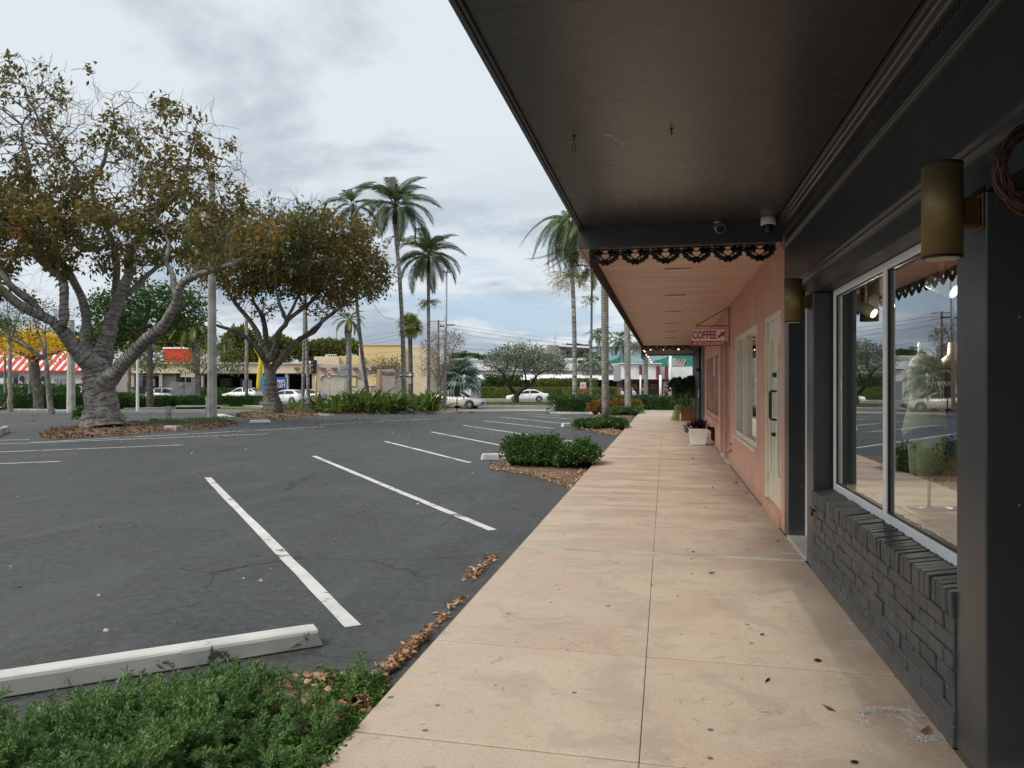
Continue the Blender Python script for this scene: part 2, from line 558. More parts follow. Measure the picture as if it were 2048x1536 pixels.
make_bark('grey_bark', (0.27, 0.25, 0.225), (0.13, 0.12, 0.108))
make_bark('dark_bark', (0.16, 0.145, 0.125), (0.075, 0.068, 0.060))
make_bark('black_bark', (0.055, 0.045, 0.038), (0.025, 0.021, 0.018))
make_bark('pale_bark', (0.34, 0.29, 0.24), (0.22, 0.18, 0.15))
make_bark('palm_bark', (0.36, 0.34, 0.31), (0.24, 0.225, 0.205), ring=9.0, scale=3)
make_bark('far_palm_bark', (0.33, 0.315, 0.295), (0.20, 0.19, 0.175), ring=3.4, scale=2)
make_bark('sabal_bark', (0.17, 0.13, 0.10), (0.09, 0.07, 0.055), ring=4.0, scale=3)

leafmat('tree_leaves', [(0.0, (0.065, 0.088, 0.024)), (0.42, (0.115, 0.122, 0.030)), (0.66, (0.22, 0.165, 0.040)),
                        (0.86, (0.32, 0.165, 0.04)), (1.0, (0.46, 0.22, 0.05))], 0.5, 0.55, 0.45)
leafmat('tree_leaves_green', [(0.0, (0.060, 0.090, 0.023)), (0.42, (0.110, 0.122, 0.030)), (0.64, (0.22, 0.160, 0.040)),
                              (1.0, (0.42, 0.18, 0.04))], 0.45, 0.55, 0.35)
leafmat('dense_leaves', [(0.0, (0.020, 0.055, 0.010)), (0.5, (0.035, 0.09, 0.014)), (1.0, (0.085, 0.15, 0.03))], 0.35)
leafmat('hedge_leaves', [(0.0, (0.026, 0.062, 0.015)), (0.5, (0.055, 0.125, 0.026)), (1.0, (0.15, 0.25, 0.055))], 0.3, 0.38, 1.2)
leafmat('dark_hedge_leaves', [(0.0, (0.020, 0.050, 0.015)), (0.5, (0.040, 0.090, 0.022)), (1.0, (0.11, 0.19, 0.045))], 0.3, 0.4, 1.2)
leafmat('olive_leaves', [(0.0, (0.055, 0.075, 0.016)), (0.5, (0.12, 0.15, 0.028)), (1.0, (0.24, 0.26, 0.05))], 0.35, 0.5, 1.0)
leafmat('silver_leaves', [(0.0, (0.10, 0.125, 0.08)), (0.5, (0.19, 0.215, 0.15)), (1.0, (0.36, 0.38, 0.30))], 0.25, 0.5, 0.8)
leafmat('yellow_blossom', [(0.0, (0.45, 0.24, 0.01)), (0.5, (0.78, 0.50, 0.02)), (1.0, (0.9, 0.68, 0.06))], 0.4, 0.6, 0.8)
leafmat('brown_twig_leaves', [(0.0, (0.10, 0.085, 0.035)), (0.5, (0.16, 0.13, 0.055)), (1.0, (0.26, 0.20, 0.10))], 0.35, 0.6, 0.8)
leafmat('palm_leaves', [(0.0, (0.034, 0.064, 0.020)), (0.5, (0.075, 0.115, 0.036)), (1.0, (0.19, 0.22, 0.07))], 0.35, 0.42, 0.6)
leafmat('palm_leaves_light', [(0.0, (0.075, 0.105, 0.022)), (0.5, (0.14, 0.18, 0.035)), (1.0, (0.28, 0.28, 0.08))], 0.35, 0.42, 0.6)
leafmat('palm_dry', [(0.0, (0.10, 0.062, 0.030)), (0.5, (0.20, 0.13, 0.065)), (1.0, (0.33, 0.24, 0.13))], 0.3, 0.6, 0.8)
leafmat('palm_flower', [(0.0, (0.26, 0.22, 0.06)), (0.5, (0.38, 0.32, 0.10)), (1.0, (0.50, 0.44, 0.20))], 0.3, 0.6, 0.8)
leafmat('strap_leaves', [(0.0, (0.045, 0.095, 0.016)), (0.45, (0.12, 0.20, 0.03)), (1.0, (0.38, 0.42, 0.10))], 0.35, 0.38, 1.0)
leafmat('juniper_green', [(0.0, (0.048, 0.110, 0.034)), (0.4, (0.105, 0.215, 0.062)), (0.75, (0.19, 0.325, 0.10)), (1.0, (0.42, 0.44, 0.19))], 0.2, 0.5, 1.6)
leafmat('clover_green', [(0.0, (0.035, 0.095, 0.015)), (0.5, (0.075, 0.17, 0.028)), (1.0, (0.16, 0.27, 0.05))], 0.3, 0.45, 3)
leafmat('dry_leaves', [(0.0, (0.17, 0.075, 0.038)), (0.35, (0.36, 0.18, 0.09)), (0.7, (0.54, 0.34, 0.20)), (1.0, (0.70, 0.55, 0.40))], 0.15, 0.6, 3)
leafmat('mulch_leaves', [(0.0, (0.09, 0.050, 0.030)), (0.5, (0.18, 0.105, 0.062)), (1.0, (0.36, 0.25, 0.16))], 0.1, 0.7, 2)
leafmat('litter', [(0.0, (0.22, 0.13, 0.08)), (0.5, (0.45, 0.33, 0.24)), (1.0, (0.66, 0.60, 0.53))], 0.1, 0.7, 2)
leafmat('croton_leaves', [(0.0, (0.05, 0.08, 0.015)), (0.45, (0.14, 0.13, 0.02)), (0.72, (0.38, 0.13, 0.02)), (1.0, (0.60, 0.24, 0.03))], 0.3, 0.45, 2.2)
leafmat('purple_leaves', [(0.0, (0.020, 0.008, 0.014)), (0.6, (0.06, 0.015, 0.028)), (1.0, (0.13, 0.04, 0.05))], 0.2, 0.4, 3)
leafmat('lime_leaves', [(0.0, (0.16, 0.24, 0.04)), (0.5, (0.30, 0.40, 0.09)), (1.0, (0.48, 0.55, 0.20))], 0.35, 0.5, 3)
leafmat('bismarck_leaves', [(0.0, (0.10, 0.15, 0.12)), (0.5, (0.18, 0.24, 0.20)), (1.0, (0.32, 0.38, 0.33))], 0.25, 0.5, 1)
leafmat('grass_blades', [(0.0, (0.05, 0.085, 0.015)), (0.5, (0.11, 0.15, 0.03)), (1.0, (0.24, 0.24, 0.08))], 0.3, 0.6, 1)
paint('lawn', (0.13, 0.17, 0.035), 0.9, 0.2, 1.2, 0.5, 20, col2=(0.17, 0.17, 0.05))
paint('bed_soil', (0.13, 0.085, 0.055), 0.95, 0.25, 5, 0.8, 25, col2=(0.20, 0.13, 0.085))
paint('earth', (0.16, 0.14, 0.10), 0.95, 0.2, 0.3, 0.5, 5, col2=(0.12, 0.13, 0.07))
# ------------------------------------------------------------------ mesh helpers
WLOC = {}


def empty(name, loc, label=None, cat=None, group=None):
    o = bpy.data.objects.new(name, None)
    o.location = loc
    o.empty_display_size = 0.2
    COL.objects.link(o)
    WLOC[o.name] = Vector(loc)
    if label:
        o['label'] = label
        o['category'] = cat
    if group:
        o['group'] = group
    return o


def tag(o, label, cat, group=None, kind=None):
    o['label'] = label
    o['category'] = cat
    if group:
        o['group'] = group
    if kind:
        o['kind'] = kind
    return o


def mesh_np(name, verts, quads=None, tris=None, mat=None, smooth=False):
    """Fast mesh from numpy arrays."""
    me = bpy.data.meshes.new(name)
    v = np.asarray(verts, dtype=np.float32).reshape(-1, 3)
    me.vertices.add(len(v))
    me.vertices.foreach_set('co', v.ravel())
    loops, starts, totals = [], [], []
    n = 0
    if quads is not None and len(quads):
        q = np.asarray(quads, dtype=np.int32)
        loops.append(q.ravel())
        starts.append(n + np.arange(len(q)) * 4)
        totals.append(np.full(len(q), 4))
        n += len(q) * 4
    if tris is not None and len(tris):
        t = np.asarray(tris, dtype=np.int32)
        loops.append(t.ravel())
        starts.append(n + np.arange(len(t)) * 3)
        totals.append(np.full(len(t), 3))
        n += len(t) * 3
    loops = np.concatenate(loops).astype(np.int32)
    starts = np.concatenate(starts).astype(np.int32)
    totals = np.concatenate(totals).astype(np.int32)
    me.loops.add(len(loops))
    me.loops.foreach_set('vertex_index', loops)
    me.polygons.add(len(starts))
    me.polygons.foreach_set('loop_start', starts)
    me.polygons.foreach_set('loop_total', totals)
    if smooth:
        me.polygons.foreach_set('use_smooth', np.ones(len(starts), dtype=bool))
    me.update(calc_edges=True)
    me.validate()
    if mat:
        me.materials.append(MATS[mat])
    return me


def link(name, me, parent=None, loc=(0, 0, 0), rot=None, scale=None):
    o = bpy.data.objects.new(name, me)
    COL.objects.link(o)
    if parent is not None:
        o.parent = parent
    o.location = loc
    if rot is not None:
        o.rotation_euler = rot
    if scale is not None:
        o.scale = scale
    return o


def put(name, me, parent, wloc=None):
    """Link a mesh whose coordinates are world minus wloc (default the parent's place)."""
    base = WLOC[parent.name] if parent is not None else Vector((0, 0, 0))
    w = Vector(wloc) if wloc is not None else base
    o = link(name, me, parent, w - base)
    WLOC[o.name] = w
    return o


class MB:
    """Collects shapes in world (or local) coordinates and links them as one mesh object."""

    def __init__(self):
        self.v, self.f, self.sm = [], [], []

    def add(self, verts, faces, smooth=False):
        b = len(self.v)
        self.v += [tuple(p) for p in verts]
        self.f += [tuple(b + i for i in f) for f in faces]
        self.sm += [smooth] * len(faces)
        return self

    def box(self, x0, x1, y0, y1, z0, z1):
        v = [(x0, y0, z0), (x1, y0, z0), (x1, y1, z0), (x0, y1, z0), (x0, y0, z1), (x1, y0, z1), (x1, y1, z1), (x0, y1, z1)]
        return self.add(v, [(3, 2, 1, 0), (4, 5, 6, 7), (0, 1, 5, 4), (1, 2, 6, 5), (2, 3, 7, 6), (3, 0, 4, 7)])

    def hexa(self, b4, t4):
        return self.add(list(b4) + list(t4), [(3, 2, 1, 0), (4, 5, 6, 7), (0, 1, 5, 4), (1, 2, 6, 5), (2, 3, 7, 6), (3, 0, 4, 7)])

    def obox(self, c, u, w, hu, hw, z0, z1):
        """Box with horizontal axes u, w (unit vectors), half sizes hu, hw."""
        b = []
        for z in (z0, z1):
            for s, t in ((-1, -1), (1, -1), (1, 1), (-1, 1)):
                b.append((c[0] + u[0] * hu * s + w[0] * hw * t, c[1] + u[1] * hu * s + w[1] * hw * t, z))
        return self.hexa(b[:4], b[4:])

    def prism(self, pts, axis, a, b):
        """Polygon in the plane across 'axis', extruded from a to b."""
        def mk(p, t):
            if axis == 'x':
                return (t, p[0], p[1])
            if axis == 'y':
                return (p[0], t, p[1])
            return (p[0], p[1], t)
        n = len(pts)
        v = [mk(p, a) for p in pts] + [mk(p, b) for p in pts]
        f = [tuple(range(n))[::-1], tuple(range(n, 2 * n))] + [(i, (i + 1) % n, n + (i + 1) % n, n + i) for i in range(n)]
        return self.add(v, f)

    def tube(self, pts, rads, n=8, cap=True, smooth=True):
        pts = [Vector(p) for p in pts]
        if isinstance(rads, (int, float)):
            rads = [rads] * len(pts)
        base = len(self.v)
        up = None
        for i, p in enumerate(pts):
            d = (pts[min(i + 1, len(pts) - 1)] - pts[max(i - 1, 0)])
            if d.length < 1e-9:
                d = Vector((0, 0, 1))
            d.normalize()
            if up is None:
                up = d.orthogonal()
            a = (up - d * up.dot(d))
            if a.length < 1e-6:
                a = d.orthogonal()
            a.normalize()
            up = a
            b = d.cross(a)
            for k in range(n):
                t = 2 * math.pi * k / n
                self.v.append(tuple(p + (a * math.cos(t) + b * math.sin(t)) * rads[i]))
        for i in range(len(pts) - 1):
            for k in range(n):
                k2 = (k + 1) % n
                self.f.append((base + i * n + k, base + i * n + k2, base + (i + 1) * n + k2, base + (i + 1) * n + k))
                self.sm.append(smooth)
        if cap:
            self.f.append(tuple(base + k for k in range(n))[::-1])
            self.f.append(tuple(base + (len(pts) - 1) * n + k for k in range(n)))
            self.sm += [False, False]
        return self

    def lathe(self, c, prof, n=24, smooth=True):
        """prof: (radius, z) pairs about a vertical axis at c."""
        base = len(self.v)
        for r, z in prof:
            for k in range(n):
                t = 2 * math.pi * k / n
                self.v.append((c[0] + r * math.cos(t), c[1] + r * math.sin(t), c[2] + z))
        for i in range(len(prof) - 1):
            for k in range(n):
                k2 = (k + 1) % n
                self.f.append((base + i * n + k, base + i * n + k2, base + (i + 1) * n + k2, base + (i + 1) * n + k))
                self.sm.append(smooth)
        self.f.append(tuple(base + k for k in range(n))[::-1])
        self.f.append(tuple(base + (len(prof) - 1) * n + k for k in range(n)))
        self.sm += [False, False]
        return self

    def ball(self, c, r, n=10, m=6, sz=1.0):
        prof = []
        for i in range(m + 1):
            t = -math.pi / 2 + math.pi * i / m
            prof.append((max(r * math.cos(t), r * 0.02), r * sz * math.sin(t)))
        return self.lathe(c, prof, n)

    def build(self, name, mat, parent=None, at=None, bevel=0.0, segs=1):
        base = WLOC[parent.name] if parent is not None else Vector((0, 0, 0))
        w = Vector(at) if at is not None else base
        me = bpy.data.meshes.new(name)
        me.from_pydata([(x - w.x, y - w.y, z - w.z) for x, y, z in self.v], [], self.f)
        if any(self.sm):
            me.polygons.foreach_set('use_smooth', self.sm)
        me.materials.append(MATS[mat])
        me.update()
        o = link(name, me, parent, w - base)
        WLOC[o.name] = w
        if bevel:
            b = o.modifiers.new('bevel', 'BEVEL')
            b.width = bevel
            b.segments = segs
            b.limit_method = 'ANGLE'
        return o


def struct(o):
    o['kind'] = 'structure'
    return o


def ground_strip(name, mat, poly, lift, parent=None, nx=1):
    """Sheet following the ground inside a convex quad of world (x, y) corners: a, b (near) and d, c (far)."""
    a, b, c, d = [Vector((p[0], p[1])) for p in poly]
    n = 24
    vs_, fs = [], []
    for i in range(n + 1):
        l = a.lerp(d, i / n)
        r = b.lerp(c, i / n)
        for j in range(nx + 1):
            q = l.lerp(r, j / nx)
            vs_.append((q.x, q.y, zg(q.x, q.y) + lift))
    for i in range(n):
        for j in range(nx):
            k = i * (nx + 1) + j
            fs.append((k, k + 1, k + nx + 2, k + nx + 1))
    m = MB()
    m.add(vs_, fs)
    return m.build(name, mat, parent)


def text_mesh(body, size, extrude=0.002, bold=0.0):
    cu = bpy.data.curves.new('lettering', 'FONT')
    cu.body = body
    cu.size = size
    cu.extrude = extrude
    cu.offset = bold
    cu.align_x = 'CENTER'
    cu.align_y = 'CENTER'
    cu.resolution_u = 3
    o = bpy.data.objects.new('lettering_tmp', cu)
    COL.objects.link(o)
    dg = bpy.context.evaluated_depsgraph_get()
    me = bpy.data.meshes.new_from_object(o.evaluated_get(dg))
    bpy.data.objects.remove(o)
    bpy.data.curves.remove(cu)
    return me


def lettering(body, size, center, yaw, mat, parent, extrude=0.003, bold=0.0, width=None, name='lettering'):
    """Flat letters standing upright, read by someone looking along the +Y axis turned by yaw."""
    me = text_mesh(body, size, extrude, bold)
    me.materials.clear()
    me.materials.append(MATS[mat])
    base = WLOC[parent.name]
    o = link(name, me, parent, Vector(center) - base, (math.radians(90), 0, yaw))
    if width:
        xs = [v.co.x for v in me.vertices]
        w = max(xs) - min(xs)
        o.scale = (width / w, 1, 1)
    WLOC[o.name] = Vector(center)
    return o


# ------------------------------------------------------------------ leaves
def rand_dirs(rng, n):
    d = rng.normal(size=(n, 3))
    return d / np.linalg.norm(d, axis=1, keepdims=True)


def norm(a):
    return a / np.maximum(np.linalg.norm(a, axis=1, keepdims=True), 1e-9)


def leaves_np(rng, P, D, L, Wd, fold=0.25, droop=0.0):
    """Leaf per row: base P, direction D, length L, width Wd. Two quads folded on the midrib, pointed tip."""
    n = len(P)
    D = norm(D)
    side = norm(np.cross(D, rand_dirs(rng, n)))
    up = np.cross(side, D)
    L = np.broadcast_to(np.asarray(L, float).reshape(-1, 1), (n, 1))
    Wd = np.broadcast_to(np.asarray(Wd, float).reshape(-1, 1), (n, 1))
    mid = P + D * L * 0.5 + up * (-Wd * fold)
    tip = P + D * L - np.array([0, 0, 1.0]) * L * droop
    a = P + D * L * 0.42 + side * Wd * 0.5
    b = P + D * L * 0.42 - side * Wd * 0.5
    v = np.stack([P, a, tip, b, mid], axis=1).reshape(-1, 3)
    i = np.arange(n)[:, None] * 5
    tr = np.concatenate([i + np.array([0, 1, 4]), i + np.array([1, 2, 4]), i + np.array([2, 3, 4]), i + np.array([3, 0, 4])])
    return v, tr


def flat_leaves_np(rng, P, D, L, Wd):
    """Cheapest leaf: one bent quad (two triangles)."""
    n = len(P)
    D = norm(D)
    side = norm(np.cross(D, rand_dirs(rng, n)))
    L = np.broadcast_to(np.asarray(L, float).reshape(-1, 1), (n, 1))
    Wd = np.broadcast_to(np.asarray(Wd, float).reshape(-1, 1), (n, 1))
    v = np.stack([P, P + D * L * 0.45 + side * Wd * 0.5, P + D * L, P + D * L * 0.45 - side * Wd * 0.5], axis=1).reshape(-1, 3)
    q = np.arange(n)[:, None] * 4 + np.arange(4)
    return v, q


# ------------------------------------------------------------------ trees
def grow_tree(rng, limbs, attr, step, kill, infl, maxit=120, wob=0.25):
    """Space colonisation. limbs: list of [(point, radius), ...]; later limbs start near earlier nodes."""
    pos, par, rad = [], [], []
    for li, limb in enumerate(limbs):
        prev = None
        if li > 0:
            p0 = Vector(limb[0][0])
            prev = min(range(len(pos)), key=lambda i: (Vector(pos[i]) - p0).length)
        else:
            pos.append(tuple(limb[0][0]))
            par.append(-1)
            rad.append(limb[0][1])
            prev = 0
        last = Vector(pos[prev])
        pts = limb[1:] if li == 0 else limb
        r_last = limb[0][1]
        # smooth the traced line
        P = [last] + [Vector(p) for p, r in pts]
        Rr = [r_last] + [r for p, r in pts]
        for s in range(len(P) - 1):
            p0, p1, p2, p3 = P[max(s - 1, 0)], P[s], P[s + 1], P[min(s + 2, len(P) - 1)]
            m = max(1, int((p2 - p1).length / step))
            for k in range(1, m + 1):
                t = k / m
                q = 0.5 * ((2 * p1) + (p2 - p0) * t + (2 * p0 - 5 * p1 + 4 * p2 - p3) * t * t + (3 * p1 - p0 - 3 * p2 + p3) * t ** 3)
                pos.append(tuple(q))
                par.append(prev)
                rad.append(Rr[s] + (Rr[s + 1] - Rr[s]) * t)
                prev = len(pos) - 1
    n_fix = len(pos)
    A = np.array(attr)
    pos = [np.array(p) for p in pos]
    bd = np.full(len(A), 1e9)
    bi = np.zeros(len(A), int)

    def upd(i0):
        nonlocal bd, bi
        if len(A) == 0 or i0 >= len(pos):
            return
        B = np.array(pos[i0:])
        d = np.linalg.norm(A[:, None, :] - B[None, :, :], axis=2)
        j = d.argmin(axis=1)
        dm = d[np.arange(len(A)), j]
        m = dm < bd
        bd[m] = dm[m]
        bi[m] = j[m] + i0
    upd(0)
    for it in range(maxit):
        if len(A) == 0:
            break
        act = bd < infl
        if not act.any():
            infl *= 1.5
            if infl > 30:
                break
            continue
        new0 = len(pos)
        idx = bi[act]
        d = norm(A[act] - np.array(pos)[idx])
        for i in np.unique(idx):
            v = d[idx == i].sum(axis=0)
            v = v / (np.linalg.norm(v) + 1e-9) + rng.normal(size=3) * wob
            v /= np.linalg.norm(v) + 1e-9
            pos.append(pos[i] + v * step)
            par.append(int(i))
            rad.append(0)
        upd(new0)
        keep = bd > kill
        A, bd, bi = A[keep], bd[keep], bi[keep]
        if len(pos) > 9000:
            break
    return np.array(pos), np.array(par), np.array(rad, float), n_fix


def tree_radii(par, rad, n_fix, r0, e=2.3, rmax=1e9):
    n = len(par)
    acc = np.zeros(n)
    kids = np.zeros(n, int)
    for i in range(n - 1, -1, -1):
        if kids[i] == 0:
            acc[i] = r0 ** e
        if par[i] >= 0:
            acc[par[i]] += acc[i]
            kids[par[i]] += 1
    r = acc ** (1 / e)
    r = np.minimum(r, rmax)
    for i in range(n_fix):
        r[i] = rad[i]
    for i in range(n_fix, n):
        r[i] = min(r[i], r[par[i]] * 0.92)
    return r, kids


def knob(p, r):
    """Small sideways wander that gives limbs an uneven outline."""
    k = min(r * 0.20, 0.035)
    return Vector((p[0] + k * math.sin(p[2] * 5.3 + p[0] * 2.1), p[1] + k * math.cos(p[2] * 4.7 + p[1] * 3.3), p[2]))


def branch_mesh(pos, par, r, sides=(10, 6, 4, 3), cuts=(0.12, 0.04, 0.015), off=Vector((0, 0, 0))):
    n = len(par)
    children = [[] for _ in range(n)]
    for i in range(n):
        if par[i] >= 0:
            children[par[i]].append(i)
    main = [max(c, key=lambda k: r[k]) if c else -1 for c in children]
    starts = [0] + [k for i in range(n) for k in children[i] if k != main[i]]
    mb = MB()
    for s in starts:
        ch = [s]
        while main[ch[-1]] >= 0:
            ch.append(main[ch[-1]])
        pts = [pos[k] for k in ch]
        rr = [r[k] for k in ch]
        if par[s] >= 0:
            pts = [pos[par[s]]] + pts
            rr = [min(r[par[s]] * 0.8, rr[0] * 1.35)] + rr
        if len(pts) < 2:
            continue
        big = max(rr)
        sd = sides[0] if big > cuts[0] else sides[1] if big > cuts[1] else sides[2] if big > cuts[2] else sides[3]
        mb.tube([knob(p, q) for p, q in zip(pts, rr)], [q * (1 + min(0.06, 0.012 / q) * math.sin(p[2] * 9 + p[0] * 7)) for p, q in zip(pts, rr)], sd, cap=False)
    return mb


def ell_points(rng, ells, n):
    """Random points in a union of ellipsoids (centre, radii)."""
    vols = np.array([e[1][0] * e[1][1] * e[1][2] for e in ells])
    out = []
    for (c, rd), k in zip(ells, (n * vols / vols.sum()).astype(int) + 1):
        u = rand_dirs(rng, k) * (rng.random((k, 1)) ** (1 / 2.6))
        out.append(u * np.array(rd) + np.array(c))
    return np.concatenate(out)


def cam_ell(px, py, rx, ry, d, rd):
    """Ellipsoid seen at a pixel with pixel half sizes; rd is its half depth in metres."""
    c = W(px, py, d)
    return (tuple(c), (rx / FPX * d, rd, ry / FPX * d))


def leaf_clusters(rng, P, dirs, per, spread, L, Wd, hang=0.35, flat=True):
    """per leaves round each point."""
    n = len(P)
    B = np.repeat(P, per, axis=0) + rng.normal(size=(n * per, 3)) * spread
    D = np.repeat(dirs, per, axis=0) * 0.5 + rand_dirs(rng, n * per) * 0.8
    D[:, 2] -= hang
    Ls = L * rng.uniform(0.7, 1.25, n * per)
    Ws = Wd * rng.uniform(0.7, 1.2, n * per)
    return (flat_leaves_np if flat else leaves_np)(rng, B, D, Ls, Ws)


def make_tree(name, label, cat, base, limbs, ells, n_attr, step, kill, infl, bark, leafm, per, spread, L, Wd,
              r0=0.008, seed=1, keep=1.0, hang=0.35, bare_top=None, group=None, flat=True, wob=0.25, twigs=0, maxr=0.09, e=2.3):
    rng = np.random.default_rng(seed)
    root = empty(name, base, label, cat, group)
    attr = ell_points(rng, ells, n_attr)
    pos, par, rad, nf = grow_tree(rng, limbs, attr, step, kill, infl, wob=wob)
    r, kids = tree_radii(par, rad, nf, r0, e, maxr)
    branch_mesh(pos, par, r).build('trunk', bark, root)
    b = np.array(base)
    thin = (np.arange(len(par)) >= nf) & (r < r0 * 3.2)
    idx = np.where(thin)[0]
    P = pos[idx]
    D = norm(P - pos[par[idx]])
    if twigs:
        tips = np.where((kids == 0) & (np.arange(len(par)) >= nf))[0]
        mb = MB()
        for i in tips:
            d0 = pos[i] - pos[par[i]]
            d0 = d0 / np.linalg.norm(d0)
            for _ in range(twigs):
                q = pos[i].copy()
                d = d0 + rng.normal(size=3) * 0.45
                d[2] += 0.25
                pts = [Vector(q)]
                for s in range(3):
                    d = d / np.linalg.norm(d) + rng.normal(size=3) * 0.25
                    q = q + d / np.linalg.norm(d) * step * rng.uniform(0.5, 0.9)
                    pts.append(Vector(q))
                mb.tube(pts, [r0 * 0.8, r0 * 0.65, r0 * 0.5, r0 * 0.3], 3, cap=False)
        mb.build('twigs', bark, root)['kind'] = 'stuff'
    prob = np.full(len(idx), keep)
    if bare_top is not None:
        z0, z1, lo = bare_top
        t = np.clip((P[:, 2] - z0) / (z1 - z0), 0, 1)
        prob = keep * (1 - t * (1 - lo))
    # leaves gather in clumps
    cell = np.floor(P / (spread * 4.5)).astype(int)
    h = (np.abs(np.sin(cell[:, 0] * 12.9898 + cell[:, 1] * 78.233 + cell[:, 2] * 37.719) * 43758.5453)) % 1
    sel = (rng.random(len(idx)) * 0.45 + h * 0.55) < prob
    v, q = leaf_clusters(rng, P[sel], D[sel], per, spread, L, Wd, hang, flat)
    me = mesh_np('foliage', v - b, quads=q if flat else None, tris=None if flat else q, mat=leafm)
    o = put('foliage', me, root)
    o['kind'] = 'stuff'
    return root, pos, par, r, nf


def wrap_cable(pts, rads, pitch, cr, mb, n=3):
    """Helix of cable round a limb."""
    pts = [knob(p, q) for p, q in zip(pts, rads)]
    rads = [q * (1 + min(0.06, 0.012 / q) * math.sin(p[2] * 9 + p[0] * 7)) for p, q in zip(pts, rads)]
    out = []
    up = None
    ph = 0.0
    for i in range(len(pts) - 1):
        d = pts[i + 1] - pts[i]
        ln = d.length
        if ln < 1e-6:
            continue
        d.normalize()
        up = d.orthogonal() if up is None else (up - d * up.dot(d)).normalized()
        b = d.cross(up)
        m = max(2, int(ln / pitch * 10))
        for k in range(m):
            t = k / m
            rr = (rads[i] + (rads[i + 1] - rads[i]) * t) * 1.02 + cr * 0.5
            out.append(pts[i].lerp(pts[i + 1], t) + (up * math.cos(ph) + b * math.sin(ph)) * rr)
            ph += 2 * math.pi * (ln / m) / pitch
    if len(out) > 2:
        mb.tube(out, cr, n, cap=False, smooth=False)


# ------------------------------------------------------------------ bushes and hedges
def blob_bush(rng, centers, n, L, Wd, droop=0.15, shell=0.35, upb=0.25):
    """Leaves through the outer shell of a union of ellipsoids (flat bottom)."""
    P, D = [], []
    vols = np.array([c[1][0] * c[1][1] + c[1][1] * c[1][2] + c[1][0] * c[1][2] for c in centers])
    for (c, rd), k in zip(centers, (n * vols / vols.sum()).astype(int) + 1):
        u = rand_dirs(rng, k)
        u[:, 2] = np.where(u[:, 2] < -0.25, -u[:, 2], u[:, 2])
        lump = 1 + 0.10 * np.sin(u[:, 0] * 9 + c[0] * 3) * np.cos(u[:, 1] * 8 + c[1] * 5) + rng.normal(size=k) * 0.06 + (rng.random(k) > .94) * rng.random(k) * .22
        s = (1 - shell * rng.random(k) ** 1.6) * lump
        p = u * s[:, None] * np.array(rd) + np.array(c)
        P.append(p)
        d = u + rand_dirs(rng, k) * 0.8
        d[:, 2] += upb
        D.append(d)
    P, D = np.concatenate(P), np.concatenate(D)
    return P, D


def bush(name, label, cat, base, blobs, n, L, Wd, leafm, seed=1, group=None, core=True, flat=True, shell=0.35, stuff=False):
    rng = np.random.default_rng(seed)
    root = empty(name, base, label, cat, group)
    P, D = blob_bush(rng, blobs, n, L, Wd, shell=shell)
    gz = min(zg(b[0][0], b[0][1]) for b in blobs)
    P[:, 2] = np.maximum(P[:, 2], gz + 0.02)
    Ls = L * rng.uniform(0.65, 1.2, len(P))
    v, q = (flat_leaves_np if flat else leaves_np)(rng, P, D, Ls, Wd * rng.uniform(0.7, 1.15, len(P)))
    o = put('foliage', mesh_np('foliage', v - np.array(base), quads=q if flat else None, tris=None if flat else q, mat=leafm), root)
    o['kind'] = 'stuff'
    if core:
        mb = MB()
        for c, rd in blobs:
            # inner tangle of twigs: short stems from the base to the shell
            k = 14
            for i in range(k):
                u = rand_dirs(rng, 1)[0]
                u[2] = abs(u[2])
                e = Vector(c) + Vector((u[0] * rd[0], u[1] * rd[1], u[2] * rd[2])) * 0.85
                s = Vector((c[0] + rng.normal() * rd[0] * 0.15, c[1] + rng.normal() * rd[1] * 0.15, gz))
                m = s.lerp(e, 0.5) + Vector(rng.normal(size=3)) * 0.05
                mb.tube([s, m, e], [0.012, 0.009, 0.004], 4, cap=False)
            vs2, fs2 = [], []
            prof = []
        mb.build('stems', 'dark_bark', root)
        mc = MB()
        for c, rd in blobs:
            nn, mm = 12, 7
            vv, ff = [], []
            for i in range(mm + 1):
                t = -math.pi / 2 + math.pi * i / mm
                for k in range(nn):
                    a = 2 * math.pi * k / nn
                    j = 0.62 + 0.1 * math.sin(k * 2.1 + i * 1.7)
                    vv.append((c[0] + rd[0] * j * math.cos(t) * math.cos(a), c[1] + rd[1] * j * math.cos(t) * math.sin(a),
                               max(gz + 0.01, c[2] + rd[2] * j * math.sin(t))))
            for i in range(mm):
                for k in range(nn):
                    k2 = (k + 1) % nn
                    ff.append((i * nn + k, i * nn + k2, (i + 1) * nn + k2, (i + 1) * nn + k))
            mc.add(vv, ff, True)
        mc.build('inner_foliage', leafm, root)['kind'] = 'stuff'
    return root


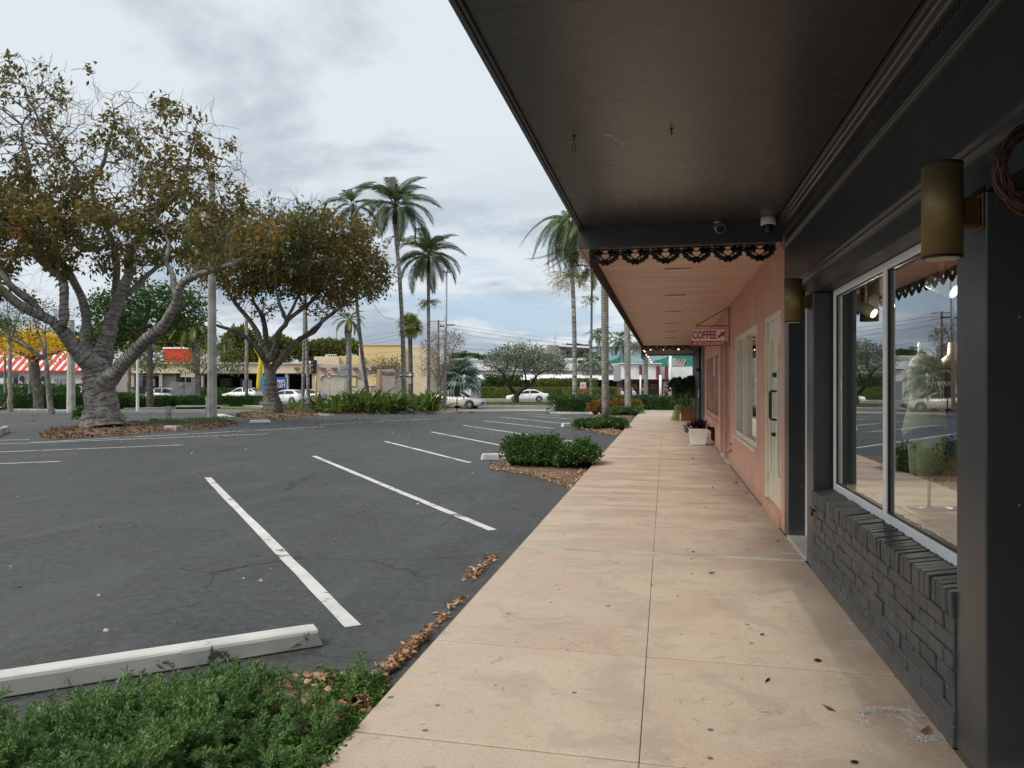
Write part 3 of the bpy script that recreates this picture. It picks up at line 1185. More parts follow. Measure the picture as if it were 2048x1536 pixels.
def hedge(name, label, line, width, height, n, L, Wd, leafm, seed=1, cat='hedge', group=None, lift=0.0, jit=0.06):
    """Clipped hedge along a ground polyline."""
    rng = np.random.default_rng(seed)
    pts = [Vector(p) for p in line]
    root = empty(name, pts[0], label, cat, group)
    seg = [(pts[i + 1] - pts[i]).length for i in range(len(pts) - 1)]
    tot = sum(seg)
    Ps, Ds = [], []
    mc = MB()
    for i, sl in enumerate(seg):
        k = int(n * sl / tot)
        a, b = pts[i], pts[i + 1]
        d = (b - a)
        d.z = 0
        d.normalize()
        s = Vector((-d.y, d.x, 0))
        t = rng.random(k) * (sl + width * 0.6) - width * 0.3
        # perimeter of the cross section: left side, top, right side
        per = 2 * height + width
        u = rng.random(k) * per
        left = u < height
        right = u > height + width
        across = np.where(left, -width / 2, np.where(right, width / 2, u - height - width / 2))
        up = np.where(left, u, np.where(right, u - height - width, height))
        nx = np.where(left, -1.0, np.where(right, 1.0, 0.0))
        nz = np.where(left | right, 0.15, 1.0)
        ins = rng.random(k) ** 1.5 * 0.16
        across = across - nx * ins
        up = up - (nz > 0.5) * ins
        lum = jit * (np.sin(t * 2.3 + seed) + np.sin(t * 5.1 + across * 3)) * 0.5 + rng.normal(size=k) * 0.03
        across = across + nx * lum
        up = np.maximum(0.03, up + (nz > 0.5) * lum)
        # rounded shoulders
        sh = np.maximum(0, up - height * 0.75) / (height * 0.25)
        across = across * (1 - 0.10 * sh ** 2)
        X = a.x + d.x * t + s.x * across
        Y = a.y + d.y * t + s.y * across
        gz = np.array([zg(x, y) for x, y in zip(X, Y)])
        Ps.append(np.stack([X, Y, gz + up + lift], axis=1))
        D = np.stack([s.x * nx, s.y * nx, nz], axis=1) + rand_dirs(rng, k) * 0.9
        Ds.append(D)
        m = max(1, int(sl / 2.0))
        for j in range(m):
            p0, p1 = a.lerp(b, j / m), a.lerp(b, (j + 1) / m)
            w = width / 2 - 0.14
            z0, z1 = zg(p0.x, p0.y) + lift, zg(p1.x, p1.y) + lift
            q0l, q0r, q1l, q1r = p0 - s * w, p0 + s * w, p1 - s * w, p1 + s * w
            mc.hexa([(q0l.x, q0l.y, z0), (q1l.x, q1l.y, z1), (q1r.x, q1r.y, z1), (q0r.x, q0r.y, z0)],
                    [(q0l.x, q0l.y, z0 + height - 0.14), (q1l.x, q1l.y, z1 + height - 0.14), (q1r.x, q1r.y, z1 + height - 0.14), (q0r.x, q0r.y, z0 + height - 0.14)])
    P, D = np.concatenate(Ps), np.concatenate(Ds)
    v, q = flat_leaves_np(rng, P, D, L * rng.uniform(0.6, 1.3, len(P)), Wd * rng.uniform(0.7, 1.2, len(P)))
    o = put('foliage', mesh_np('foliage', v - np.array(pts[0]), quads=q, mat=leafm), root)
    o['kind'] = 'stuff'
    mc.build('inner_foliage', leafm, root)['kind'] = 'stuff'
    return root


# ------------------------------------------------------------------ palms
def frond_mesh(name, length, leaflet, n, droop, mat, seed=0, width=0.035, vee=0.5, hang=0.5, ang=0.9):
    """Feather palm frond along +X, arching down; leaflets both sides."""
    rng = np.random.default_rng(seed)
    v, f = [], []
    def rach(t):
        return Vector((length * (t - 0.18 * droop * t * t * t), 0, length * (0.32 * t - droop * t * t * 0.75)))
    pts = [rach(i / 8) for i in range(9)]
    mb = MB()
    mb.tube(pts, [0.03 * length / 3 * (1 - 0.85 * i / 8) + 0.004 for i in range(9)], 4, cap=False)
    for i in range(n):
        t = 0.14 + 0.86 * (i + 0.5) / n
        p = rach(t)
        tan = (rach(min(t + 0.02, 1.02)) - rach(t - 0.02)).normalized()
        ll = leaflet * (0.55 + 0.45 * math.sin(math.pi * min(1, t * 1.05))) * rng.uniform(0.85, 1.1)
        if t > 0.85:
            ll *= 0.75
        for s in (-1, 1):
            side = Vector((0, s, 0))
            up = tan.cross(Vector((0, 1, 0)))
            if up.z < 0:
                up = -up
            a = ang - 0.5 * t
            d = (tan * math.cos(a) + side * math.sin(a) + up * vee * rng.uniform(0.2, 1.0) * (0.6 - t * 0.4)).normalized()
            q1 = p + d * ll * 0.5
            d2 = (d + Vector((0, 0, -hang * rng.uniform(0.6, 1.3)))).normalized()
            q2 = q1 + d2 * ll * 0.5
            wv = tan * width * 0.5
            b = len(mb.v)
            mb.v += [tuple(p - wv * 0.6), tuple(p + wv * 0.6), tuple(q1 + wv), tuple(q1 - wv), tuple(q2)]
            mb.f += [(b, b + 1, b + 2, b + 3), (b + 3, b + 2, b + 4)]
            mb.sm += [False, False]
    me = bpy.data.meshes.new(name)
    me.from_pydata(mb.v, [], mb.f)
    me.materials.append(MATS[mat])
    me.update()
    return me


def palm(name, label, base, top, r0, r1, fronds, bark, crown_mat_meshes, shaft=None, seed=0, lean=0.0, group=None,
         flower=None, dead=0, frond_scale=1.0, tilt=(-0.4, 1.1), sides=12, dry_from=0.85):
    rng = random.Random(seed)
    root = empty(name, base, label, 'palm tree', group)
    b, t = Vector(base), Vector(top)
    pts, rr = [], []
    for i in range(13):
        s = i / 12
        p = b.lerp(t, s)
        p += Vector((RX, RY, 0)) * lean * math.sin(math.pi * s)
        pts.append(p)
        k = r0 + (r1 - r0) * s
        if i == 0:
            k *= 1.3
        rr.append(k)
    MB().tube(pts, rr, sides, cap=True).build('trunk', bark, root)
    if shaft:
        h, mat = shaft
        MB().tube([t, t + Vector((0, 0, h * 0.4)), t + Vector((0, 0, h))], [r1 * 1.25, r1 * 1.3, r1 * 0.7], 10).build('crownshaft', mat, root)
        ct = t + Vector((0, 0, h * 0.9))
    else:
        ct = t
    for i in range(fronds):
        yaw = i * 2.399963 + rng.uniform(-0.2, 0.2)
        u = (i + 0.5) / fronds
        pitch = tilt[0] + (tilt[1] - tilt[0]) * u + rng.uniform(-0.12, 0.12)
        me = rng.choice(crown_mat_meshes[:-1] if (len(crown_mat_meshes) > 1 and u < dry_from) else crown_mat_meshes)
        o = link('frond', me, root, ct - b + Vector((0, 0, rng.uniform(-0.05, 0.1))), (rng.uniform(-0.25, 0.25), pitch, yaw),
                 (frond_scale * rng.uniform(0.88, 1.08),) * 3)
    if flower:
        fr = np.random.default_rng(seed + 5)
        mb = MB()
        z0, rad, nn = flower
        c = t + Vector((0, 0, z0))
        P, D = [], []
        for i in range(nn):
            a = fr.uniform(0, 2 * math.pi)
            e = fr.uniform(-0.7, 0.5)
            d = Vector((math.cos(a) * math.cos(e), math.sin(a) * math.cos(e), math.sin(e)))
            q = c + d * rad * fr.uniform(0.6, 1.0) - Vector((0, 0, rad * 0.15))
            mb.tube([c, c.lerp(q, 0.55) + Vector((0, 0, rad * 0.08)), q], [0.02, 0.012, 0.006], 3, cap=False)
            for k in range(14):
                P.append(np.array(c.lerp(q, fr.uniform(0.45, 1.0))) + fr.normal(size=3) * rad * 0.05)
                D.append(np.array(d) + fr.normal(size=3) * 0.6 - np.array([0, 0, 0.5]))
        v, q = flat_leaves_np(fr, np.array(P), np.array(D), rad * 0.22, 0.03)
        mb.build('flower_stalk', 'palm_flower', root)
        o = put('flower_spray', mesh_np('flower_spray', v - np.array(b), quads=q, mat='palm_flower'), root)
        o['kind'] = 'stuff'
    return root


def fan_mesh(name, radius, n, mat, seed=0, stalk=0.8):
    """Fan palm leaf along +X: stalk then pleated segments."""
    rng = random.Random(seed)
    mb = MB()
    mb.tube([(0, 0, 0), (stalk * 0.5, 0, stalk * 0.08), (stalk, 0, 0)], [0.02, 0.015, 0.012], 4, cap=False)
    for i in range(n):
        a = (i / (n - 1) - 0.5) * 4.2
        ll = radius * (1 - 0.25 * abs(a) / 2.1) * rng.uniform(0.9, 1.05)
        d = Vector((math.cos(a), math.sin(a), 0.0))
        w = Vector((-math.sin(a), math.cos(a), 0)) * radius * 0.055
        p = Vector((stalk, 0, 0))
        q1 = p + d * ll * 0.6 + Vector((0, 0, 0.10 * radius))
        q2 = p + d * ll - Vector((0, 0, radius * rng.uniform(0.10, 0.35)))
        b = len(mb.v)
        mb.v += [tuple(p), tuple(q1 - w), tuple(q2), tuple(q1 + w)]
        mb.f += [(b, b + 1, b + 2, b + 3)]
        mb.sm += [False]
    me = bpy.data.meshes.new(name)
    me.from_pydata(mb.v, [], mb.f)
    me.materials.append(MATS[mat])
    me.update()
    return me
# ------------------------------------------------------------------ ground, car park, walkway
def big_sheet(name, mat, x0, x1, y0, y1, lift, n=60, f=None):
    vs_, fs = [], []
    xs = [x0 + (x1 - x0) * i / n for i in range(n + 1)]
    ys = [y0 + (y1 - y0) * i / n for i in range(n + 1)]
    for y in ys:
        for x in xs:
            vs_.append((x, y, zg(x, y) + lift))
    for j in range(n):
        for i in range(n):
            k = j * (n + 1) + i
            fs.append((k, k + 1, k + n + 2, k + n + 1))
    return MB().add(vs_, fs).build(name, mat)


struct(big_sheet('ground', 'earth', -900, 900, -300, 1500, -0.012, 150))
WX0, WX1 = -1.325, 1.165        # the walkway between its kerb edge and the shop wall
lot = struct(big_sheet('parking_lot', 'asphalt', -60, -1.2, -12, 60, 0.0, 110))


def sheet_px(name, mat, px, lift, **k):
    """Sheet between four ground points: near left, near right, far right, far left."""
    return struct(ground_strip(name, mat, [G(*p) for p in px], lift, **k))


# second, older car park behind the first row of trees
old_lot = sheet_px('second_parking_lot', 'old_asphalt', [(-500, 862), (560, 835), (640, 813), (-500, 812)], 0.004)
street = struct(ground_strip('street', 'street_asphalt', [GD(-3500, 61.5), GD(4200, 61.5), GD(4200, 101), GD(-3500, 101)], 0.004))
far_lot = struct(ground_strip('far_forecourt', 'old_asphalt', [GD(-2500, 103), GD(3600, 103), GD(3600, 150), GD(-2500, 150)], 0.006))
apron = struct(ground_strip('driveway_apron', 'pale_concrete', [G(925, 821.5), G(1275, 822.5), GD(1290, 61.9), GD(880, 61.9)], 0.008))
median = struct(ground_strip('grass_median', 'lawn', [GD(955, 71.5), GD(1420, 71.5), GD(1420, 82.5), GD(975, 82.5)], 0.06))
verge = struct(ground_strip('grass_verge', 'lawn', [GD(440, 64), GD(890, 55.0), GD(890, 60.8), GD(440, 74.0)], 0.05))
kr = MB()
for d0, a, b in ((71.2, 955, 1420), (82.5, 970, 1420)):
    p, q = GD(a, d0), GD(b, d0)
    kr.hexa([(p.x, p.y, p.z - 0.02), (q.x, q.y, q.z - 0.02), (q.x + FX * .2, q.y + FY * .2, q.z - 0.02), (p.x + FX * .2, p.y + FY * .2, p.z - .02)],
            [(p.x, p.y, p.z + .1), (q.x, q.y, q.z + .1), (q.x + FX * .2, q.y + FY * .2, q.z + .1), (p.x + FX * .2, p.y + FY * .2, p.z + .1)])
struct(kr.build('median_kerb', 'kerb_concrete'))
kr = MB()
p, q = GD(-3500, 101.2), GD(4200, 101.2)
kr.hexa([(p.x, p.y, p.z - 0.02), (q.x, q.y, q.z - 0.02), (q.x + FX * 2, q.y + FY * 2, q.z - 0.02), (p.x + FX * 2, p.y + FY * 2, p.z - .02)],
        [(p.x, p.y, p.z + .13), (q.x, q.y, q.z + .13), (q.x + FX * 2, q.y + FY * 2, q.z + .13), (p.x + FX * 2, p.y + FY * 2, p.z + .13)])
struct(kr.build('far_pavement', 'pale_concrete'))

paint('joint_dirt', (0.13, 0.10, 0.08), 0.9, 0.1)
walk = struct(MB().box(WX0 + .01, WX1 + .3, -3.0, 43.5, -0.14, -0.010).build('sidewalk', 'joint_dirt'))
rows = [-3.0, -0.6, 0.6, 1.85, 3.09, 4.30, 5.58, 6.90]
y = 6.98
rows_b = [7.00]
while rows_b[-1] < 42.5:
    rows_b.append(rows_b[-1] + 1.29)
rng0 = random.Random(4)


def slab(x0, x1, y0, y1, dz=0.0, skew=0.03):
    g, gy = 0.0013, 0.0080
    x0, x1, y0, y1 = x0 + g, x1 - g, y0 + gy, y1 - gy
    def yy(x, y):
        return y - skew * (x + 0.1)
    b = [(x0, yy(x0, y0), -0.13), (x1, yy(x1, y0), -0.13), (x1, yy(x1, y1), -0.13), (x0, yy(x0, y1), -0.13)]
    t = [(p[0], p[1], dz) for p in b]
    o = MB().hexa(b, t).build('slab', 'walk_concrete', walk, bevel=0.003)
    return o


XJ = -0.10
for rr_ in (rows, rows_b):
    for i in range(len(rr_) - 1):
        for a, b in ((WX0, XJ), (XJ, WX1)):
            slab(a, b, rr_[i], rr_[i + 1], rng0.uniform(-0.002, 0.002))
slab(WX0, WX1, 6.90, 7.00, -0.001).data.materials[0] = MATS['pale_concrete']
# the walk widens beyond the last shop
slab(WX1, 3.6, 34.6, 39.0, 0.0)
slab(WX1, 3.6, 39.0, 43.0, 0.0)
struct(MB().box(WX0 - .02, 3.7, 43.2, 43.45, -0.12, 0.05).build('walk_end_kerb', 'kerb_concrete', bevel=0.01))
# ground under the shops' side of the walk, in front of the recessed doorway behind the camera
struct(MB().box(WX1 + .004, 2.4, -3.0, 3.165, -0.13, -0.002).build('doorway_paving', 'walk_concrete'))

# painted parking lines
LW = 0.105


def stripe(p0, p1, mat='line_paint', w=LW, par=None, lift=0.004):
    a, b = G(*p0, lift), G(*p1, lift)
    d = (b - a)
    d.z = 0
    d.normalize()
    s = Vector((RX, RY, 0)) if abs(d.dot(Vector((RX, RY, 0)))) < 0.6 else Vector((-d.y, d.x, 0))
    s = Vector((-d.y, d.x, 0)) * w / 2
    rg = random.Random(int(p0[0] * 7 + p0[1]))
    n = max(3, int((b - a).length / 0.5))
    v, f = [], []
    for i in range(n + 1):
        q = a.lerp(b, i / n)
        e1, e2 = rg.uniform(-.006, .006), rg.uniform(-.006, .006)
        v += [(q.x + s.x * (1 + e1 / w * 2), q.y + s.y * (1 + e1 / w * 2), zg(q.x, q.y) + lift),
              (q.x - s.x * (1 + e2 / w * 2), q.y - s.y * (1 + e2 / w * 2), zg(q.x, q.y) + lift)]
    for i in range(n):
        f.append((2 * i, 2 * i + 1, 2 * i + 3, 2 * i + 2))
    return MB().add(v, f).build('parking_line', mat, par or lot)


for a, b in [((415, 955), (707, 1252)), ((628, 912), (985, 1060)), ((770, 882.5), (940, 925)), ((862, 863.5), (1020, 894)),
             ((926, 850.5), (1190, 889)), ((967, 841.5), (1107, 857)), ((1004, 834.5), (1130, 847)), ((1062, 832), (1200, 843)),
             ((1030, 826.5), (1120, 832))]:
    stripe(a, b)
for a, b in [((-420, 943), (122, 922.5)), ((-420, 920), (370, 889.5)), ((-380, 903), (535, 867.5)), ((60, 885), (650, 853)),
             ((640, 849), (860, 838)), ((-200, 884.5), (60, 879))]:
    stripe(a, b)
for a, b in [((-300, 856), (152, 850.5)), ((92, 842.5), (152, 842.2)), ((245, 848.5), (300, 848)), ((250, 841), (420, 840)),
             ((118, 826), (165, 829)), ((-200, 833), (8, 836)), ((250, 834.5), (420, 833.5))]:
    stripe(a, b, 'worn_line', 0.10, old_lot, 0.008)


# ------------------------------------------------------------------ kerbs and planting beds on the left
def kerb_line(pxs, h=0.12, w=0.16, mat='kerb_concrete', segs=1.1, name='kerb', gap=0.012):
    """Row of kerb stones along ground pixels; every stone an object under one kerb."""
    pts = [G(*p) if len(p) == 2 else GD(p[0], p[2]) for p in pxs]
    root = struct(bpy.data.objects.new(name, None))
    root.location = pts[0]
    COL.objects.link(root)
    WLOC[root.name] = Vector(pts[0])
    for i in range(len(pts) - 1):
        a, b = pts[i], pts[i + 1]
        ln = (b - a).length
        m = max(1, int(ln / segs))
        for k in range(m):
            p, q = a.lerp(b, k / m), a.lerp(b, (k + 1) / m)
            d = (q - p)
            d.z = 0
            L = d.length
            d.normalize()
            s = Vector((-d.y, d.x, 0))
            c = (p + q) / 2
            z = zg(c.x, c.y)
            MB().obox((c.x, c.y), (d.x, d.y), (s.x, s.y), L / 2 - gap / 2, w / 2, z - 0.03, z + h).build('kerb_stone', mat, root, bevel=0.015)
    return root


kerb_line([(745, 0, 47.0), (800, 0, 43.8), (900, 0, 43.4), (952, 0, 45.0)], 0.15, 0.16, segs=2.0)
kerb_line([(-420, 816), (18, 816)], 0.12, segs=2.4)
kerb_line([(18, 821), (112, 821.5)], 0.14, segs=2.4)
kerb_line([(248, 820), (352, 817.5)], 0.16, segs=1.6)
kerb_line([(352, 814.5), (480, 813.5), (525, 815), (600, 817), (672, 822)], 0.16, mat='white_paint', segs=2.4)
kerb_line([(1100, 0, 43.3), (1170, 0, 42.4), (1215, 0, 41.6)], 0.12, segs=1.4)


def bed(name, px, mat='bed_soil', lift=0.02):
    """Irregular planting bed on the ground from a ring of ground pixels, gently domed."""
    P = [G(*p) for p in px]
    c = sum(P, Vector()) / len(P)
    ring = []
    for i in range(len(P)):
        a, b = P[i], P[(i + 1) % len(P)]
        for k in range(4):
            ring.append(a.lerp(b, k / 4))
    v = [(c.x, c.y, zg(c.x, c.y) + lift + 0.05)]
    n = len(ring)
    for s, h in ((0.6, 0.04), (1.0, 0.0)):
        for q in ring:
            r = c.lerp(q, s)
            v.append((r.x, r.y, zg(r.x, r.y) + lift * (1 if s < 1 else 0.3) + h))
    f = [(0, 1 + i, 1 + (i + 1) % n) for i in range(n)]
    f += [(1 + i, 1 + n + i, 1 + n + (i + 1) % n, 1 + (i + 1) % n) for i in range(n)]
    return struct(MB().add(v, f).build(name, mat))


bed('planting_bed', [(72, 873), (110, 878), (240, 871), (420, 857), (478, 849), (445, 838), (250, 846), (180, 850), (115, 860)])
bed('planting_bed', [(478, 838), (560, 840), (640, 833), (655, 826), (600, 822), (520, 821), (485, 826)])
bed('planting_bed', [(640, 829), (730, 829), (800, 822), (900, 820), (945, 818), (930, 806), (800, 804), (640, 810)])
bed('planting_bed', [(-300, 812), (230, 812), (500, 806), (500, 797), (0, 795), (-300, 800)])
bed('planting_bed', [(978, 938), (1060, 950), (1142, 975), (1168, 950), (1200, 903), (1060, 905)])
bed('planting_bed', [(1148, 857), (1180, 860), (1230, 872), (1252, 850), (1262, 838), (1170, 842)])
bed('planting_bed', [(1190, 831), (1230, 835), (1262, 838), (1275, 826), (1290, 815), (1200, 816)])
bed('planting_bed', [(-300, 1560), (655, 1560), (700, 1480), (765, 1372), (740, 1345), (560, 1375), (300, 1420), (0, 1480), (-300, 1540)])


# ------------------------------------------------------------------ parking bumpers
def bumper(name, label, a, b, h=0.13, w=0.17, mat='stop_paint', yawfix=None, tilt=0.0):
    p, q = Vector(a), Vector(b)
    d = q - p
    d.z = 0
    L = d.length
    d.normalize()
    s = Vector((-d.y, d.x, 0))
    m = MB()
    n = max(2, int(L / 0.25))
    rg = random.Random(int(abs(p.x) * 100))
    prof = [(-w / 2, 0.0), (-w / 2 * 0.96, h * 0.86), (-w / 2 * 0.78, h), (w / 2 * 0.78, h), (w / 2 * 0.96, h * 0.86), (w / 2, 0.0)]
    v, f = [], []
    for i in range(n + 1):
        t = i / n
        for a_, z in prof:
            e = rg.uniform(-.003, .003)
            c = p.lerp(q, t) + s * (a_ + e)
            tz = tilt * (t - 0.5)
            cut = 0.03 if i in (0, n) and z > h * 0.8 else 0
            c2 = c + d * (cut if i == 0 else -cut)
            v.append((c2.x, c2.y, zg(c.x, c.y) + max(0, z + e + tz) + 0.002))
    k = len(prof)
    for i in range(n):
        for j in range(k - 1):
            f.append((i * k + j, i * k + j + 1, (i + 1) * k + j + 1, (i + 1) * k + j))
        f.append((i * k + k - 1, i * k, (i + 1) * k, (i + 1) * k + k - 1))
    f.append(tuple(range(k))[::-1])
    f.append(tuple(n * k + j for j in range(k)))
    m.add(v, f)
    o = m.build(name, mat, None, at=p, bevel=0.008)
    return tag(o, label, 'parking bumper', 'concrete parking bumpers in the car park')


far_a, far_b = G(-40, 1396), G(642, 1286)
d_ = (far_a - far_b).normalized()
bumper('parking_bumper', 'long white parking bumper with chipped black spots behind the juniper', far_b, far_b + d_ * 2.35, 0.108, 0.14)
bumper('parking_bumper', 'pale bumper end sticking out left of the nearest glossy bush', G(962, 920), G(1075, 918), 0.13)
bumper('parking_bumper', 'pale bumper end left of the low bush at the foot of the thick palm', G(1124, 854), G(1215, 851), 0.14)
bumper('parking_bumper', 'small pale bumper left of the second leafy bed, before the orange shrubs', G(1180, 827), G(1250, 826), 0.14, mat='kerb_concrete')
bumper('parking_bumper', 'white bumper lying before the hedge left of the big tree trunk', G(112, 823), G(172, 822.5), 0.13, mat='white_paint')
bumper('parking_bumper', 'slanting pale bumper cut by the left edge of the photo', G(-22, 878), G(14, 864), 0.20, mat='kerb_concrete')
bumper('parking_bumper', 'short grey bumper on the leaf bed right of the big tree', G(334, 861), G(360, 862), 0.17, 0.3, mat='grey_concrete')
bumper('parking_bumper', 'tilted white bumper just right of the concrete light pole', G(440, 834), G(462, 840), 0.15, 0.3, mat='white_paint')
bumper('parking_bumper', 'flat broken white bumper in front of the second big tree', G(500, 846), G(540, 845), 0.11, 0.3, mat='white_paint')
bumper('parking_bumper', 'flat grey bumper between the second tree and the strap leaved plants', G(632, 831), G(664, 832), 0.10, 0.35, mat='grey_concrete')
bumper('parking_bumper', 'white bumper lying in front of the first strap leaved plants', G(652, 821), G(684, 825), 0.10, 0.3, mat='white_paint')

# chalky ring left by a pot on the walk
paint('chalk', (0.80, 0.79, 0.77), 0.9, 0.05)
mb = MB()
cr_ = G(1795, 1478)
rgc = random.Random(6)
for k in range(1500):
    t = rgc.choice((rgc.uniform(0.6, 3.6), rgc.uniform(0.9, 2.6), rgc.uniform(4.9, 5.9)))
    r = 0.150 + rgc.gauss(0, 0.013) + (0.05 * rgc.random() - .01 if t > 4.8 else 0)
    l = rgc.uniform(0.001, 0.007)
    c = (cr_.x + r * math.cos(t), cr_.y + r * 0.95 * math.sin(t))
    u = (-math.sin(t), math.cos(t))
    w = (math.cos(t), math.sin(t))
    hw = rgc.uniform(.0006, .0026)
    mb.add([(c[0] - u[0] * l, c[1] - u[1] * l, .0030), (c[0] + w[0] * hw, c[1] + w[1] * hw, .0030), (c[0] + u[0] * l, c[1] + u[1] * l, .0030), (c[0] - w[0] * hw, c[1] - w[1] * hw, .0030)], [(0, 3, 2, 1)])
o = mb.build('chalk_mark', 'chalk', walk)
o['kind'] = 'stuff'
# ------------------------------------------------------------------ charcoal shop (right foreground)
import bmesh
XW = 1.177
dark = empty('shop_building', (XW, 3.2, 0), 'charcoal painted shop with deep canopy, brick window sill and display window', 'shop')


def D(name, m, mat, bevel=0.0, parent=None, segs=1):
    return m.build(name, mat, parent or dark, bevel=bevel, segs=segs)


CZ = 3.17
YB = 8.20
# canopy underside: plywood panels with fine open joints
canopy = D('canopy', MB().box(-0.90, 5.0, -4.0, YB - .003, CZ + 0.02, CZ + 0.40), 'charcoal_shaded')
ys_ = [-4.0, -1.53, -0.31, 0.91, 2.13, 3.35, 4.57, 5.79, 7.01, YB - .004]
for i in range(len(ys_) - 1):
    MB().box(-0.858, 1.095, ys_[i] + 0.0012, ys_[i + 1] - 0.0012, CZ, CZ + 0.019).build('soffit_panel', 'charcoal_soffit', canopy)
D('canopy_edge', MB().prism([(-0.915, CZ - .02), (-0.885, CZ - .026), (-0.882, CZ - .012), (-0.876, CZ - .012), (-0.873, CZ - .022), (-0.862, CZ - .022), (-0.860, CZ + .019), (-0.915, CZ + .42), (-0.93, CZ + .42)], 'y', -4.0, YB - .002), 'charcoal_trim')
D('canopy_beam', MB().box(-0.912, XW, YB, YB + 0.075, 2.95, CZ + 0.41), 'charcoal_trim', 0.004)
# the wall above the openings
D('header_wall', MB().box(XW, XW + 0.24, -4.0, 8.105, 2.40, CZ + .02), 'charcoal_shaded')
D('window_header', MB().box(XW, XW + 0.24, 3.17, 6.86, 2.245, 2.398), 'charcoal_shaded')
D('window_header', MB().box(XW, XW + 0.24, -4.0, 3.168, 2.225, 2.398), 'charcoal_shaded')
D('cornice', MB().prism([(XW + .002, 3.062), (1.166, 3.062), (1.162, 3.082), (1.150, 3.088), (1.138, 3.112), (1.128, 3.118), (1.124, 3.142), (1.108, 3.147), (1.104, CZ - .001), (XW + .002, CZ - .001)], 'y', -4.0, YB - .002), 'charcoal_trim')
mb = MB()
for i in range(330):
    yy = -3.9 + i * 0.0365
    if yy < YB - .06:
        mb.box(XW - .016, XW + .001, yy, yy + 0.020, 3.004, 3.060)
mb.box(XW - .020, XW + .001, -4.0, YB - .01, 2.990, 3.003)
D('dentil_strip', mb, 'charcoal_trim')['kind'] = 'stuff'
D('picture_moulding', MB().prism([(XW + .001, 2.85), (1.160, 2.852), (1.150, 2.862), (1.154, 2.872), (1.147, 2.880), (1.158, 2.890), (XW + .001, 2.893)], 'y', -4.0, 8.10), 'charcoal_trim')
D('picture_moulding', MB().prism([(XW + .001, 2.355), (1.165, 2.358), (1.160, 2.372), (1.146, 2.380), (1.149, 2.398), (1.138, 2.412), (1.160, 2.428), (1.166, 2.450), (XW + .001, 2.452)], 'y', -4.0, 7.84), 'charcoal_trim')
# pillars
D('pillar', MB().box(XW, XW + 0.9, 3.17, 3.465, 0.0, 2.224), 'charcoal_trim', 0.006)
D('pillar', MB().box(XW - .001, XW + 0.235, 6.58, 6.86, 0.0, 2.243), 'charcoal_trim', 0.006)
D('corner_post', MB().box(XW - .002, XW + 0.24, 7.85, 8.105, 0.0, 2.398), 'charcoal_trim', 0.004)
D('corner_trim', MB().box(XW - .002, XW + 0.02, 8.06, 8.11, 2.40, CZ - .13), 'charcoal_trim')
for zz_ in (1.05, 1.75):
    D('screw', MB().tube([(1.29, 3.172, zz_), (1.29, 3.166, zz_)], 0.0035, 8), 'galvanised')
# recessed door between the pillars
D('door_step', MB().box(XW - .02, XW + 0.40, 6.862, 7.848, 0.0, 0.035), 'pale_concrete', 0.006)
dd = D('door', MB().box(XW + 0.20, XW + 0.24, 6.862, 7.848, 0.036, 2.398), 'charcoal_shaded')
MB().box(XW + 0.150, XW + 0.199, 7.79, 7.846, 0.037, 2.396).build('door_jamb', 'white_paint', dd, bevel=0.004)
for zz_ in (0.5, 1.0, 1.45):
    D('screw', MB().tube([(1.30, 7.852, zz_), (1.30, 7.845, zz_)], 0.005, 8), 'galvanised')

# brick apron under the window
apronw = D('brick_wall', MB().box(XW - 0.005, XW + 0.135, 3.466, 6.579, 0.0, 0.545), 'brick_mortar')
D('wall_base', MB().prism([(XW - .016, 0.0), (XW - .0052, 0.0), (XW - .0052, 0.086), (XW - .011, 0.080)], 'y', 3.466, 6.579), 'charcoal_brick')


def brick_variant(lx, ly, lz, seed, j=0.004, bev=0.004, slope=0.0):
    rg = random.Random(seed)
    bm = bmesh.new()
    bmesh.ops.create_cube(bm, size=1.0)
    for v in bm.verts:
        v.co = Vector((v.co.x * lx, v.co.y * ly, v.co.z * lz))
        if v.co.x > 0 and v.co.z > 0:
            v.co.z += slope
        v.co += Vector((rg.uniform(-j, j), rg.uniform(-j, j), rg.uniform(-j, j)))
    bmesh.ops.bevel(bm, geom=bm.edges[:], offset=bev, segments=1, affect='EDGES')
    me = bpy.data.meshes.new('brick')
    bm.to_mesh(me)
    bm.free()
    me.materials.append(MATS['charcoal_brick'])
    return me


RB = [brick_variant(0.028, 0.200, 0.067, s, 0.0038, 0.005) for s in range(9)]
HB = [brick_variant(0.028, 0.094, 0.067, s + 20, 0.003, 0.004) for s in range(3)]
SB = [brick_variant(0.165, 0.056, 0.104, s + 40, 0.0035, 0.005, 0.026) for s in range(9)]
rg = random.Random(3)
b0 = WLOC[apronw.name]
pitch, ch = 0.2085, 0.0745
for c in range(6):
    z = 0.088 + ch * (c + 0.5)
    y = 3.472 + (pitch / 2 if c % 2 else 0)
    if c % 2:
        o = link('brick', rg.choice(HB), apronw, Vector((XW + rg.uniform(-.002, .003), 3.472 + 0.047, z)) - b0)
    while y + 0.2 < 6.58:
        link('brick', rg.choice(RB), apronw, Vector((XW + rg.uniform(-.004, .004), y + 0.099, z + rg.uniform(-.002, .002))) - b0,
             (rg.uniform(-.010, .010), rg.uniform(-.014, .014), rg.uniform(-.008, .008)))
        y += pitch
n = 46
for i in range(n):
    y = 3.468 + (6.578 - 3.468) * (i + 0.5) / n
    link('sill_brick', rg.choice(SB), apronw, Vector((XW - 0.016 + 0.0825 + rg.uniform(-.004, .003), y, 0.588 + rg.uniform(-.004, .004))) - b0,
         (rg.uniform(-.02, .02), rg.uniform(-.01, .01), rg.uniform(-.03, .03)))
